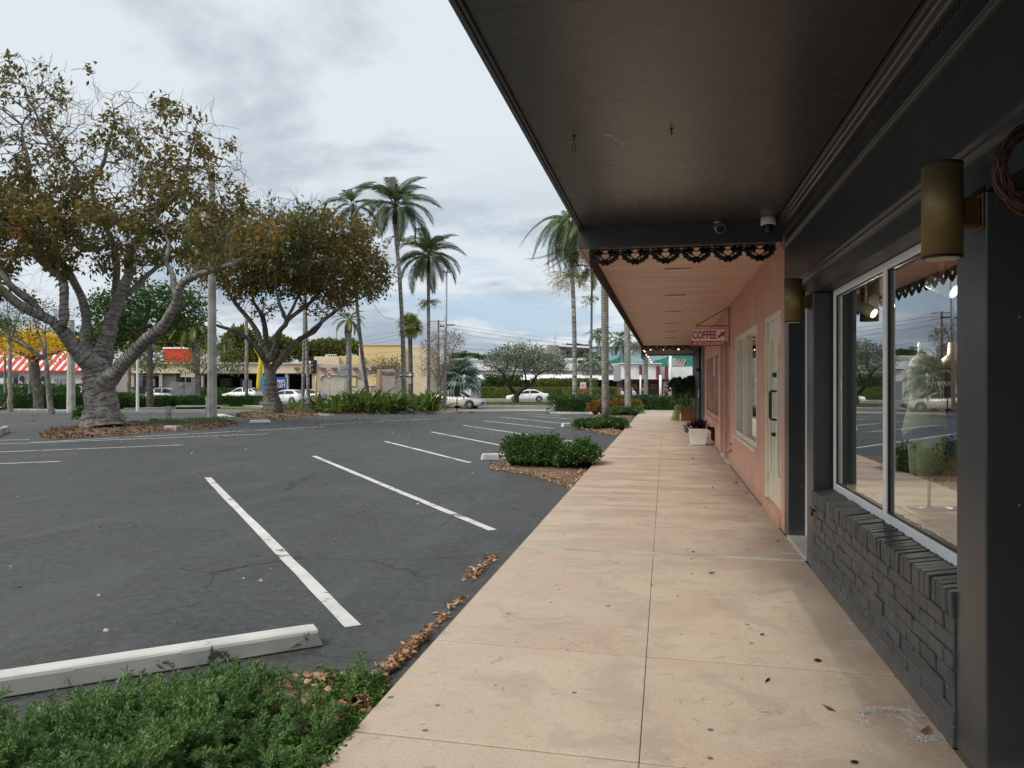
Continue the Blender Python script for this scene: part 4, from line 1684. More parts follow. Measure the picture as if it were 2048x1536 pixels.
D('hose_tap', MB().tube([(XW - .01, 6.40, 0.505), (XW - .055, 6.40, 0.505)], 0.010, 8).tube([(XW - .045, 6.40, 0.52), (XW - .045, 6.40, 0.465)], 0.012, 8)
  .tube([(XW - .055, 6.375, 0.53), (XW - .055, 6.425, 0.53)], 0.006, 6), 'charcoal_brick')
D('window_jamb', MB().box(XW + 0.135, XW + 0.235, 6.50, 6.579, 0.655, 2.243), 'charcoal_shaded')

# display window: white frame, two panes
XF = 1.312
fr = MB()
fr.box(XF, XF + .05, 3.42, 6.499, 0.655, 0.715)
fr.box(XF, XF + .05, 3.42, 6.499, 2.195, 2.242)
fr.box(XF, XF + .05, 6.445, 6.499, 0.7155, 2.1945)
fr.box(XF, XF + .05, 5.02, 5.085, 0.7155, 2.1945)
fr.box(XF, XF + .05, 3.42, 3.47, 0.7155, 2.1945)
win = D('display_window', fr, 'white_vinyl', 0.003)
for a, b in ((3.4705, 5.0195), (5.0855, 6.4445)):
    g_ = MB()
    g_.add([(XF + .028, a, 0.716), (XF + .028, b, 0.716), (XF + .028, b, 2.194), (XF + .028, a, 2.194)], [(0, 3, 2, 1)])
    g_.build('pane', 'shop_glass', win)
    bead = MB()
    e = 0.010
    bead.box(XF + .012, XF + .026, a, b, 0.7158, 0.7158 + e).box(XF + .012, XF + .026, a, b, 2.194 - e, 2.194)
    bead.box(XF + .012, XF + .026, a, a + e, 0.7265, 2.1835).box(XF + .012, XF + .026, b - e, b, 0.7265, 2.1835)
    bead.build('glazing_bead', 'cap_black', win)
# interior
D('display_floor', MB().box(XF + .052, 2.75, 3.47, 7.80, 0.50, 0.66), 'shop_floor')
D('interior_wall', MB().box(2.76, 2.86, 3.47, 8.09, 0.0, 2.9), 'shop_wall')
D('interior_wall', MB().box(XF + .12, 2.758, 7.862, 8.0, 0.0, 2.9), 'teal_panel')
D('interior_wall', MB().box(XW + .36, XW + .40, 6.87, 7.86, 0.0, 2.9), 'teal_panel')
D('interior_ceiling', MB().box(XF + .13, 2.758, 3.47, 7.86, 2.50, 2.58), 'peach_trim')
D('back_wall', MB().box(2.08, 2.2, -4.0, 3.168, 0.0, 3.15), 'charcoal_shaded')  # unseen wall, added to block light leaking in from the right
D('back_wall', MB().box(2.2, 5.0, -4.2, -4.0, 0.0, 3.5), 'charcoal_shaded')  # unseen end wall, added to close the shell against light leaks
mbx = MB()
rs = random.Random(8)
for i in range(420):
    y_, x_ = rs.uniform(3.5, 6.4), rs.uniform(XF + .06, XF + .22)
    a_ = rs.uniform(0, 6.28)
    z_ = 0.662 + rs.random() * 0.03
    l_ = rs.uniform(.02, .07)
    p1 = Vector((x_, y_, z_))
    p2 = p1 + Vector((math.cos(a_) * l_ / 2, math.sin(a_) * l_ / 2, rs.uniform(0.0, .02)))
    p3 = p2 + Vector((math.cos(a_ + .8) * l_ / 2, math.sin(a_ + .8) * l_ / 2, -0.008))
    mbx.tube([p1, p2, p3], 0.0013, 3, cap=False)
tag(mbx.build('shredded_filler', 'white_paint'), 'white shredded paper strewn on the display floor behind the shop window', 'paper filler', kind='stuff')


# mannequins
def form(name, label, c, secs, mat, legs=None):
    root = empty(name, (c[0], c[1], 0.66), label, 'mannequin', 'mannequins in the display window')
    m = MB()
    n = 18
    v, f = [], []
    for z, ox, oy, rx, ry in secs:
        for k in range(n):
            t = 2 * math.pi * k / n
            v.append((c[0] + ox + rx * math.cos(t), c[1] + oy + ry * math.sin(t), z))
    for i in range(len(secs) - 1):
        for k in range(n):
            k2 = (k + 1) % n
            f.append((i * n + k, i * n + k2, (i + 1) * n + k2, (i + 1) * n + k))
    f.append(tuple(range(n))[::-1])
    f.append(tuple((len(secs) - 1) * n + k for k in range(n)))
    m.add(v, f, True)
    m.build('torso', mat, root)
    for (lx, ly, z0, z1, r0_, r1_) in legs or []:
        MB().tube([(c[0] + lx, c[1] + ly, z1), (c[0] + lx, c[1] + ly, (z0 + z1) / 2), (c[0] + lx, c[1] + ly, z0)], [r1_, (r0_ + r1_) / 2, r0_], 14).build('thigh', mat, root)
    MB().tube([(c[0] + .02, c[1], 0.661), (c[0] + .02, c[1], 1.0)], 0.012, 10).lathe((c[0] + .02, c[1], 0.661), [(0.13, 0), (0.13, 0.008), (0.02, 0.014)], 20).build('stand', 'aluminium', root)
    return root


paint('mannequin_green', (0.66, 0.68, 0.48), 0.35, 0.04)
paint('mannequin_tan', (0.62, 0.40, 0.28), 0.4, 0.04)
paint('swim_stripe', (0.08, 0.17, 0.38), 0.6, 0.1)
paint('swim_blue', (0.02, 0.10, 0.85), 0.55, 0.1)
c1 = (1.72, 5.62)
secs = [(1.10, 0, 0, .13, .15), (1.18, 0, 0, .145, .175), (1.27, 0, 0, .125, .16), (1.38, 0, 0, .10, .125), (1.50, 0, 0, .11, .14), (1.60, 0, 0, .11, .155), (1.665, 0, 0, .085, .135), (1.70, 0, 0, .05, .065), (1.78, 0, 0, .045, .05)]
m1 = form('mannequin', 'pale green mannequin torso in striped bikini bottom behind the right pane', c1, secs, 'mannequin_green',
          [(0, -.085, 0.88, 1.16, .075, .092), (0, .085, 0.88, 1.16, .075, .092)])


def ring_band(c, lo, hi, mat, parent, name, off=0.006):
    n = 26
    v, f = [], []
    m = MB()
    rows_ = 4
    for i in range(rows_ + 1):
        t = i / rows_
        for k in range(n):
            a = 2 * math.pi * k / n
            z = lo(a) + (hi(a) - lo(a)) * t
            # radius from the sections
            for s in range(len(secs) - 1):
                if secs[s][0] <= z <= secs[s + 1][0]:
                    u = (z - secs[s][0]) / (secs[s + 1][0] - secs[s][0])
                    rx = secs[s][3] * (1 - u) + secs[s + 1][3] * u
                    ry = secs[s][4] * (1 - u) + secs[s + 1][4] * u
                    break
            else:
                rx, ry = secs[0][3], secs[0][4]
            v.append((c[0] + (rx + off) * math.cos(a), c[1] + (ry + off) * math.sin(a), z))
    for i in range(rows_):
        for k in range(n):
            k2 = (k + 1) % n
            f.append((i * n + k, i * n + k2, (i + 1) * n + k2, (i + 1) * n + k))
    m.add(v, f, True)
    return m.build(name, mat, parent)


ring_band(c1, lambda a: 1.06 + 0.10 * abs(math.sin(a)), lambda a: 1.14 + 0.09 * abs(math.sin(a)), 'swim_stripe', m1, 'bikini_bottom')
c2 = (1.92, 5.66)
m2 = form('mannequin', 'tan mannequin in blue swimwear half hidden by the near pillar', c2, secs, 'mannequin_tan',
          [(0, -.085, 0.86, 1.16, .075, .092), (0, .085, 0.86, 1.16, .075, .092)])
ring_band(c2, lambda a: 1.03, lambda a: 1.33, 'swim_blue', m2, 'swim_shorts', 0.010)
MB().box(1.83, 1.833, 5.60, 5.64, 1.18, 1.24).build('price_tag', 'white_paint', m2)

emit('spot_glow', (1.0, .82, .58), 5.0)
for k, (px, yy, zz_) in enumerate([(1.66, 6.95, 2.12), (1.66, 6.46, 2.12), (1.70, 5.25, 2.10)]):
    r_ = empty('spotlight', (px, yy, 2.5), ['white track spotlight farthest left behind the window glass', 'white track spotlight beside the window mullion', 'white track spotlight high behind the right pane'][k], 'spotlight', 'track spotlights in the display window')
    MB().tube([(px, yy, 2.5), (px, yy, zz_ + .06)], 0.012, 8).build('stem', 'white_paint', r_)
    MB().tube([(px - .06, yy + .05, zz_ + .05), (px + .05, yy - .06, zz_ - .03)], [0.040, 0.048], 14).build('lamp_head', 'white_paint', r_)
    MB().tube([(px + .05, yy - .06, zz_ - .03), (px + .054, yy - .064, zz_ - .033)], 0.036, 14).build('bulb', 'spot_glow', r_)
    ld = bpy.data.lights.new('spotlight_beam', 'SPOT')
    ld.energy = (32, 18, 0.4)[k]
    ld.color = (1.0, .86, .68)
    ld.spot_size = 2.4
    ld.shadow_soft_size = .03
    lo = bpy.data.objects.new('spotlight_beam', ld)
    COL.objects.link(lo)
    lo.parent = r_
    lo.location = Vector((px + .07, yy - .08, zz_ - .045)) - WLOC[r_.name]
    lo.rotation_euler = Vector((-.12, .75, .55)).to_track_quat('Z', 'Y').to_euler()


# ------------------------------------------------------------------ brass wall lamps, cameras, hooks, wreath
def sconce(label, y, z0, z1):
    c = (1.045, y)
    r_ = empty('wall_lamp', (XW, y, (z0 + z1) / 2), label, 'wall lamp', 'brass cylinder lamps on the charcoal shop')
    h = z1 - z0
    MB().lathe((c[0], c[1], z0), [(0.069, 0.004), (0.0715, 0.0), (0.0715, h), (0.069, h)], 40).build('cylinder', 'brass', r_)
    MB().lathe((c[0], c[1], z1 + .0005), [(0.0725, 0.0), (0.0725, 0.008), (0.070, 0.010)], 40).build('cap', 'cap_black', r_)
    MB().lathe((c[0], c[1], z0 - .008), [(0.064, 0.0), (0.0722, 0.001), (0.0722, 0.0075)], 40).build('rim', 'cap_black', r_)
    MB().lathe((c[0], c[1], z0 - .0085), [(0.060, -0.001), (0.060, 0.0)], 30).build('lens', 'lamp_inside', r_)
    zm = z0 + h * 0.47
    MB().box(c[0] + .066, XW - .008, y - .032, y + .032, zm - .052, zm + .052).build('arm', 'copper_bracket', r_, bevel=0.004)
    MB().box(XW - .010, XW - .0015, y - .052, y + .052, zm - .066, zm + .066).build('wall_plate', 'copper_bracket', r_, bevel=0.002)


sconce('nearer brass cylinder wall lamp on the pillar right of the display window', 3.225, 1.99, 2.335)
sconce('farther brass cylinder wall lamp on the post beside the peach wall', 6.73, 2.02, 2.36)

r_ = empty('dome_camera', (1.015, 8.07, CZ), 'white dome security camera under the charcoal canopy corner', 'security camera')
MB().lathe((1.015, 8.07, CZ - .075), [(0.070, 0), (0.074, 0.004), (0.074, 0.072), (0.070, 0.075)], 28).build('housing', 'white_paint', r_)
MB().lathe((1.015, 8.07, CZ - .155), [(0.006, 0), (0.030, 0.006), (0.048, 0.028), (0.055, 0.06), (0.055, 0.079)], 24).build('dome', 'dark_iron', r_)
r_ = empty('turret_camera', (0.54, 8.15, CZ), 'grey turret security camera beside the dark canopy beam', 'security camera')
MB().lathe((0.54, 8.14, CZ - .03), [(0.055, 0), (0.058, .004), (0.058, .03)], 24).build('base', 'aluminium', r_)
MB().tube([(0.515, 8.175, CZ - .035), (0.545, 8.09, CZ - .085), (0.552, 8.07, CZ - .095)], [0.045, 0.054, 0.052], 20).build('housing', 'aluminium', r_)
MB().tube([(0.552, 8.069, CZ - .096), (0.553, 8.063, CZ - .099)], 0.040, 18).build('lens', 'cap_black', r_)


def hook(px, py, label, ringed):
    d = 1.67 * FPX / (CY - py)
    p = W(px, py, d)
    r_ = MB()
    r_.lathe((p.x, p.y, CZ - .006), [(0.012, 0), (0.012, .006)], 10)
    r_.tube([(p.x, p.y, CZ - .004), (p.x, p.y, CZ - .05)], 0.0028, 6)
    r_.tube([(p.x - .014, p.y, CZ - .022), (p.x + .016, p.y, CZ - .022)], 0.0025, 6)
    if ringed:
        pts = [(p.x + .012 * math.cos(t), p.y, CZ - .078 + .026 * math.sin(t)) for t in [math.pi / 2 + i * math.pi / 8 for i in range(17)]]
        r_.tube(pts, 0.0022, 6)
    tag(r_.build('ceiling_hook', 'dark_iron', None, at=(p.x, p.y, CZ)), label, 'hook', 'hooks in the dark canopy')


hook(1148, 272, 'small dark hook with a ring hanging from the canopy near its edge', True)
hook(1343, 258, 'small dark hook without a ring in the middle of the canopy', False)
rg = random.Random(2)
for k in range(9):
    d = 1.672 * FPX / (CY - (268 + k * 2.4))
    p = W(1215 + k * 4.2 + rg.uniform(-1, 1), 268 + k * 2.4, d)
    L_ = rg.uniform(.008, .03)
    MB().add([(p.x - L_, p.y - .004, CZ - .0015), (p.x, p.y - rg.uniform(.004, .012), CZ - .0015), (p.x + L_, p.y, CZ - .0015), (p.x, p.y + .006, CZ - .0015)], [(0, 1, 2, 3)]).build('peeled_paint', 'white_paint', canopy)

r_ = empty('vine_wreath', (1.06, 2.62, 2.05), 'brown twisted vine wreath cut by the right edge of the photo', 'wreath')
rg = random.Random(5)
wc = W(2085, 338, 2.55)
mb = MB()
for k in range(22):
    ph, ph2 = rg.uniform(0, 6.28), rg.uniform(0, 6.28)
    f1, f2 = rg.choice((3, 4, 5, 7)), rg.choice((2, 3, 5))
    R_ = 0.142 + rg.uniform(-.012, .012)
    pts = []
    for i in range(49):
        t = i / 48 * 2 * math.pi
        rr_ = R_ + 0.012 * math.sin(f1 * t + ph)
        oy = 0.014 * math.sin(f2 * t + ph2)
        pts.append(wc + Vector((RX, RY, 0)) * rr_ * math.cos(t) + Vector((0, 0, 1)) * rr_ * math.sin(t) + Vector((FX, FY, 0)) * oy)
    mb.tube(pts, rg.uniform(0.0028, 0.0055), 5, cap=False)
paint('vine', (0.085, 0.040, 0.022), 0.7, 0.25, 20, 0.3, 60)
mb.build('vines', 'vine', r_)
MB().tube([wc + Vector((0, 0, .14)), wc + Vector((0.0, 0.0, .40)), (wc.x, wc.y, CZ)], 0.0015, 5).build('cord', 'dark_iron', r_)
mb = MB()
p1 = wc - Vector((RX, RY, 0)) * 0.143 + Vector((0, 0, -.05))
p0 = Vector((XW, 3.14, 2.075))
mb.tube([p1, p1.lerp(p0, 0.3) + Vector((0, 0, -.02)), p1.lerp(p0, 0.7) + Vector((0, 0, -.015)), p0], 0.0016, 5)
mb.build('cord', 'dark_iron', r_)
# ------------------------------------------------------------------ peach shop, its canopy and iron lace
peach = empty('shop_building', (XW, 8.2, 0), 'peach painted shop with long canopy edged in black iron lace', 'shop')


def P_(name, m, mat, bevel=0.0, parent=None):
    return m.build(name, mat, parent or peach, bevel=bevel)


YE = 29.6
PZ = 2.95
# walls: solid pieces between the openings
openings = [(8.36, 9.74, 0.135, 2.29), (10.50, 13.58, 0.645, 2.295), (14.75, 15.75, 0.06, 2.38), (16.00, 16.90, 0.06, 2.38), (17.8, 23.2, 0.655, 2.30)]
y = 8.106
for (a, b, z0, z1) in openings:
    P_('wall', MB().box(XW, XW + .2, y, a, 0, PZ + .05), 'peach_paint')
    P_('wall', MB().box(XW, XW + .2, a, b, z1, PZ + .05), 'peach_paint')
    if z0 > 0.3:
        P_('wall', MB().box(XW, XW + .2, a, b, 0, z0), 'peach_paint')
    else:
        P_('door_sill', MB().box(XW - .03, XW + .2, a, b, 0, z0), 'peach_paint' if z0 > 0.1 else 'pale_concrete', 0.006)
    y = b
P_('wall', MB().box(XW, XW + .2, y, 24.0, 0, PZ + .05), 'peach_paint')
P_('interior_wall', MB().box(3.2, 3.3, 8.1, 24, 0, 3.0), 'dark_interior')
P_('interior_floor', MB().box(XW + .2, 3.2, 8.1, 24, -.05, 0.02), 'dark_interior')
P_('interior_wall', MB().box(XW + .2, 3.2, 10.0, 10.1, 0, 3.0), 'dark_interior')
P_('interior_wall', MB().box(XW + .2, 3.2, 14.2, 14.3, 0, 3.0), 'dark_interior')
P_('roof', MB().box(-0.88, 5.0, 8.28, YE, PZ + .03, PZ + .5), 'peach_paint')
y = 8.278
i = 0
rg = random.Random(12)
while y < YE - .02:
    w = 0.61
    e = min(y + w, YE)
    MB().box(-0.885, XW, y + .0007, e - .0007, PZ + rg.uniform(-.0004, .0004), PZ + .028).build('soffit_board', 'peach_soffit', peach)
    y = e
P_('canopy_fascia', MB().box(-0.915, -0.887, 8.277, YE, PZ - .012, PZ + .5), 'peach_trim', 0.004)
P_('cove_trim', MB().box(XW - .02, XW - .001, 8.28, 24.0, PZ - .035, PZ - .003), 'peach_trim')
for k in range(6):
    yy = 9.92 + 2.93 * k
    v_ = P_('soffit_vent', MB().box(-.005, .325, yy - .085, yy + .085, PZ - .012, PZ - .0015), 'peach_trim', 0.003)
    MB().box(.03, .29, yy - .045, yy + .045, PZ - .014, PZ - .0125).build('lens', 'white_paint', v_)
    MB().box(.03, .29, yy - .075, yy - .055, PZ - .015, PZ - .0125).build('slot', 'cap_black', v_)

# cream double door with arched lights
xd = XW + .045
fr = MB()
fr.box(XW + .006, XW + .12, 8.361, 8.42, 0.136, 2.289).box(XW + .006, XW + .12, 9.68, 9.739, 0.136, 2.289).box(XW + .006, XW + .12, 8.4205, 9.6795, 2.23, 2.289)
dfr = P_('door_frame', fr, 'cream_paint', 0.004)


def arch_leaf(y0, y1, z0, z1, yc, hw, za, zs, x, th, parent):
    """Door leaf with an arched opening (pointed-oval top), thickness th behind x."""
    arch = [(yc - hw, za), (yc + hw, za), (yc + hw, zs)]
    for i in range(1, 8):
        t = i / 8 * math.pi
        arch.append((yc + hw * math.cos(t), zs + hw * 1.6 * math.sin(t)))
    arch.append((yc - hw, zs))
    n = len(arch)
    def outer(p):
        yy, zz_ = p
        dy, dz = yy - yc, zz_ - (za + zs) / 2
        cand = []
        if dy > 1e-6:
            cand.append((y1 - yc) / dy)
        if dy < -1e-6:
            cand.append((y0 - yc) / dy)
        if dz > 1e-6:
            cand.append((z1 - (za + zs) / 2) / dz)
        if dz < -1e-6:
            cand.append((z0 - (za + zs) / 2) / dz)
        k = min(cand)
        return (yc + dy * k, (za + zs) / 2 + dz * k)
    ring = []
    for i in range(n):
        a, b = arch[i], arch[(i + 1) % n]
        m = 6 if i in (0, 2 - 1, n - 1) else 1
        for k in range(m):
            ring.append((a[0] + (b[0] - a[0]) * k / m, a[1] + (b[1] - a[1]) * k / m))
    out = [outer(p) for p in ring]
    n = len(ring)
    v = [(x, p[0], p[1]) for p in ring] + [(x, p[0], p[1]) for p in out] + [(x + th, p[0], p[1]) for p in ring]
    f = []
    for i in range(n):
        j = (i + 1) % n
        f.append((i, n + i, n + j, j))
        f.append((i, j, 2 * n + j, 2 * n + i))
    m = MB().add(v, f)
    # corners lost between neighbouring outer points
    for cy_, cz_ in ((y0, z0), (y1, z0), (y0, z1), (y1, z1)):
        best = None
        for i in range(n):
            j = (i + 1) % n
            a, b = out[i], out[j]
            if (abs(a[0] - cy_) < 1e-5 and abs(b[1] - cz_) < 1e-5) or (abs(b[0] - cy_) < 1e-5 and abs(a[1] - cz_) < 1e-5):
                m.add([(x, a[0], a[1]), (x, cy_, cz_), (x, b[0], b[1])], [(0, 1, 2)])
    m.box(x + .001, x + th, y0, y1, z0, z0 + .003)
    lf = m.build('door_leaf', 'cream_paint', parent)
    # raised moulding round the light
    pts = [(x - .004, p[0], p[1]) for p in ring]
    MB().tube([Vector(p) for p in pts + [pts[0]]], 0.010, 6, cap=False).build('moulding', 'cream_paint', lf)
    g = MB().add([(x + th * .6, p[0], p[1]) for p in ring], [tuple(range(n))])
    g.build('glass', 'dark_glass', lf)
    return lf


for (a, b) in ((8.425, 9.048), (9.052, 9.675)):
    lf = arch_leaf(a, b, 0.14, 2.228, (a + b) / 2, 0.155, 0.47, 1.75, xd, 0.04, peach)
    hy = b - .05 if a < 9 else a + .05
    hm = MB()
    hm.tube([(xd, hy, 1.42), (xd - .05, hy, 1.42), (xd - .062, hy, 1.40), (xd - .062, hy, 1.12), (xd - .05, hy, 1.10), (xd, hy, 1.10)], 0.011, 8)
    hm.build('pull_handle', 'dark_iron', lf)
    MB().tube([(xd, hy, 1.60), (xd - .035, hy, 1.60)], 0.026, 12).build('lock', 'dark_iron', lf)
    if a > 9:
        MB().tube([(xd, hy, .93), (xd - .04, hy, .93)], 0.022, 12).tube([(xd - .035, hy - .06, .93), (xd - .035, hy + .06, .93)], 0.010, 8).build('lever', 'dark_iron', lf)
    for hz in (0.45, 1.2, 1.95):
        e_ = a + .004 if a < 9 else b - .004
        MB().tube([(xd - .006, e_, hz - .05), (xd - .006, e_, hz + .05)], 0.010, 8).build('hinge', 'cream_paint', lf)


def shop_window(y0, y1, z0, z1, mulls, mat, fw=.07, x=XW + .02, deep=.07, blind=None, sill=True):
    m = MB()
    m.box(x - .02, x + deep, y0 + .001, y1 - .001, z0 + .001, z0 + fw).box(x - .02, x + deep, y0 + .001, y1 - .001, z1 - fw, z1 - .001)
    m.box(x - .02, x + deep, y0 + .001, y0 + fw, z0 + fw + .0005, z1 - fw - .0005).box(x - .02, x + deep, y1 - fw, y1 - .001, z0 + fw + .0005, z1 - fw - .0005)
    for a in mulls:
        m.box(x - .008, x + deep, a - fw * .4, a + fw * .4, z0 + fw + .0005, z1 - fw - .0005)
    w = P_('window', m, mat, 0.004)
    ed = [y0 + fw] + [v for a in mulls for v in (a - fw * .4, a + fw * .4)] + [y1 - fw]
    for i in range(0, len(ed), 2):
        MB().add([(x + .04, ed[i], z0 + fw), (x + .04, ed[i + 1], z0 + fw), (x + .04, ed[i + 1], z1 - fw), (x + .04, ed[i], z1 - fw)], [(0, 3, 2, 1)]).build('pane', 'dark_glass', w)
    if sill:
        MB().box(x - .06, x - .0205, y0 - .03, y1 + .03, z0 - .04, z0 + .0).build('sill', mat, w, bevel=0.004)
    return w


w1 = shop_window(10.50, 13.58, 0.645, 2.295, [12.05, 12.35], 'cream_paint', 0.08)
MB().box(XW + .16, XW + .17, 12.0, 13.5, 0.72, 2.2).build('blind', 'cream_paint', w1)
for k in range(16):
    MB().box(XW + .155, XW + .156, 11.2, 11.9, 0.80 + k * .085, 0.86 + k * .085).build('blind_slat', 'white_paint', w1)
w2 = shop_window(17.8, 23.2, 0.655, 2.30, [19.6, 21.4], 'peach_trim', 0.11)
for a, b in ((14.75, 15.75), (16.0, 16.9)):
    o = P_('door', MB().box(XW + .10, XW + .14, a + .06, b - .06, 0.065, 2.31), 'dark_iron', 0.003)
    MB().box(XW + .094, XW + .0995, a + .15, b - .15, 0.25, 2.15).build('glass', 'dark_glass', o)
    fr = MB()
    fr.box(XW - .03, XW + .12, a + .001, a + .055, 0.061, 2.379).box(XW - .03, XW + .12, b - .055, b - .001, 0.061, 2.379).box(XW - .03, XW + .12, a + .0555, b - .0555, 2.32, 2.379)
    P_('door_frame', fr, 'peach_trim', 0.004)
    MB().tube([(XW + .094, a + .12, 1.30), (XW + .03, a + .12, 1.28), (XW + .03, a + .12, 0.98), (XW + .094, a + .12, 0.96)], 0.013, 8).build('handle', 'dark_iron', o)
for zz_, rr_ in ((0.42, .018), (0.30, .03)):
    P_('pipe_stub', MB().tube([(XW, 14.35, zz_), (XW - .07, 14.35, zz_), (XW - .08, 14.35, zz_ - .015)], rr_, 10), 'peach_trim')


# iron lace: one swag motif, repeated
def leaf_poly(cx, cz, r, ang, th=.006, lobes=5):
    pts = []
    n = lobes * 2
    for i in range(n):
        t = ang + 2 * math.pi * i / n
        rr = r if i % 2 == 0 else r * 0.52
        pts.append((cx + rr * math.cos(t), cz + rr * math.sin(t)))
    return pts


def lace_mesh():
    w, h = 0.315, 0.185
    m = MB()
    t2 = 0.006
    m.box(-w / 2, w / 2, -t2, t2, -0.016, 0.0)
    def lf(x, z, r, a=0.3):
        m.prism(leaf_poly(x, z, r, a), 'y', -t2, t2)
    for s in (-1, 1):
        lf(s * 0.072, -0.050, 0.050, 0.3)
        lf(s * 0.042, -0.038, 0.030, 0.9)
        lf(s * 0.104, -0.038, 0.032, 0.1)
        lf(s * 0.070, -0.026, 0.028, 0.6)
        lf(s * 0.058, -0.074, 0.024, 0.2)
        pts = [(s * 0.075, 0, -0.05), (s * 0.050, 0, -0.085), (s * 0.018, 0, -0.108), (s * -0.01, 0, -0.125)]
        m.tube(pts, 0.0085, 5, cap=False)
    m.tube([(-0.145, 0, -0.02), (-0.04, 0, -.045), (0, 0, -.052), (0.04, 0, -.045), (0.145, 0, -0.02)], 0.007, 5, cap=False)
    arc = []
    for i in range(15):
        t = math.pi + math.pi * i / 14
        arc.append((0.136 * math.cos(t), 0, -0.035 + 0.108 * math.sin(t)))
    m.tube(arc, 0.009, 5, cap=False)
    for i in range(13):
        t = math.pi + math.pi * (i + 0.5) / 13
        x, z = 0.136 * math.cos(t), -0.035 + 0.108 * math.sin(t)
        k = 0.031 if i % 2 else 0.039
        lf(x, z, k, i * 0.7)
    lf(-0.022, -0.158, 0.030, 0.2)
    lf(0.022, -0.158, 0.030, 0.8)
    for x in (-.02, .02, 0):
        lf(x, -0.128, 0.022, x * 9)
    me = bpy.data.meshes.new('lace_motif')
    me.from_pydata(m.v, [], m.f)
    me.materials.append(MATS['dark_iron'])
    me.update()
    return me


LM = lace_mesh()
b0 = WLOC[peach.name]
for k in range(6):
    link('lace_motif', LM, peach, Vector((-0.79 + 0.16 + 0.318 * k, 8.305, PZ - .002)) - b0)
for k in range(6):
    link('lace_motif', LM, peach, Vector((-0.79 + 0.16 + 0.318 * k, YE - .05, PZ - .002)) - b0)
for k in range(67):
    link('lace_motif', LM, peach, Vector((-0.795, 8.305 + 0.16 + 0.316 * k, PZ - .002)) - b0, (0, 0, math.radians(90)))
P_('canopy_end_beam', MB().box(-0.90, XW, YE, YE + .08, PZ - .03, PZ + .5), 'charcoal_trim')

# ------------------------------------------------------------------ black shop beyond
blk = empty('shop_building', (XW, 24.0, 0), 'black painted end shop beyond the peach wall, under a brown awning', 'shop')
MB().box(XW - .004, XW + .3, 24.003, 34.5, 0, PZ + .4).build('wall', 'black_paint', blk)
MB().box(XW + .3, 6.0, 24.0, 34.5, 0, PZ + .4).build('wall', 'black_paint', blk)
paint('awning_brown', (0.16, 0.11, 0.08), 0.7, 0.1)
aw = MB()
aw.hexa([(-.85, YE + .09, PZ - .02), (XW, YE + .09, PZ - .02), (XW, 34.0, 2.78), (-.85, 34.0, 2.78)],
        [(-.85, YE + .09, PZ + .1), (XW, YE + .09, PZ + .1), (XW, 34.0, 2.95), (-.85, 34.0, 2.95)])
aw.build('awning', 'awning_brown', blk)
MB().box(-0.90, -0.852, YE + .09, 34.0, 2.50, PZ + .1).build('awning_edge', 'black_paint', blk)
vz = MB()
n = 12
for i in range(n):
    x0, x1 = -.85 + 2.02 * i / n, -.85 + 2.02 * (i + 1) / n
    vz.prism([(x0, 2.78), (x1, 2.78), (x1, 2.74), ((x0 + x1) / 2, 2.71), (x0, 2.74)], 'y', 34.0, 34.02)
vz.build('valance', 'awning_brown', blk)
MB().box(XW - .03, XW - .005, 25.2, 25.5, 1.9, 2.35).build('notice_board', 'galvanised', blk)
MB().box(XW - .04, XW - .005, 27.3, 27.7, 1.02, 1.30).build('meter_box', 'white_paint', blk)
MB().tube([(XW - .03, 26.6, 0.0), (XW - .03, 26.6, 2.9)], 0.035, 8).build('drain_pipe', 'black_paint', blk)
MB().tube([(XW - .05, 26.0, 1.95), (XW - .16, 25.9, 1.97)], 0.05, 10).build('wall_light', 'dark_iron', blk)

emit('bulb_glow', (1.0, 0.72, 0.42), 2.2)
sl = empty('string_lights', (-.80, 29.8, 2.85), 'string of warm glowing bulbs under the brown awning edge', 'string lights')
mb = MB()
prev = None
for k in range(8):
    p = Vector((-.80 + k * .035, 29.9 + k * .52, 2.82 - k * .052 + .03 * math.sin(k * 1.9)))
    if prev is not None:
        mb.tube([prev, (prev + p) / 2 - Vector((0, 0, .02)), p], 0.005, 4, cap=False)
    prev = p
    MB().ball((p.x, p.y, p.z - .04), 0.019, 8, 6).build('bulb', 'bulb_glow', sl)
for k, x in enumerate((-.55, -.05, .5)):
    p = Vector((x, 29.95, 2.82))
    MB().ball((p.x, p.y, p.z), 0.026, 8, 6).build('bulb', 'bulb_glow', sl)
mb.tube([(-.8, 29.95, 2.86), (-.55, 29.95, 2.85), (-.05, 29.95, 2.85), (.5, 29.95, 2.85), (1.1, 29.95, 2.9)], 0.005, 4)
mb.build('cable', 'dark_iron', sl)

# ------------------------------------------------------------------ coffee sign
sy = 14.75
s_ = empty('hanging_sign', (XW, sy, 2.6), 'white and red hanging sign reading coffee, art, books, desserts', 'sign')
x0, x1 = 0.475, 1.095
MB().box(x0, x1, sy - .012, sy + .012, 2.205, 2.525).build('board', 'sign_white', s_, bevel=0.003)
MB().box(x0 + .001, x1 - .001, sy - .0145, sy - .0125, 2.206, 2.300).build('lower_band', 'sign_red', s_)
bd = MB()
e = .008
bd.box(x0, x1, sy - .017, sy - .015, 2.517, 2.525).box(x0, x1, sy - .017, sy - .015, 2.205, 2.213).box(x0, x0 + e, sy - .017, sy - .015, 2.2135, 2.5165).box(x1 - e, x1, sy - .017, sy - .015, 2.2135, 2.5165)
bd.build('border', 'sign_red', s_)
lettering('COFFEE', 0.20, (0.475 + .24, sy - .016, 2.405), 0, 'sign_red', s_, .002, .006, width=.435)
lettering('ART\u2022BOOKS\u2022DESSERTS', 0.075, (0.785, sy - .0165, 2.252), 0, 'sign_white', s_, .002, .001, width=.57)
ar = MB()
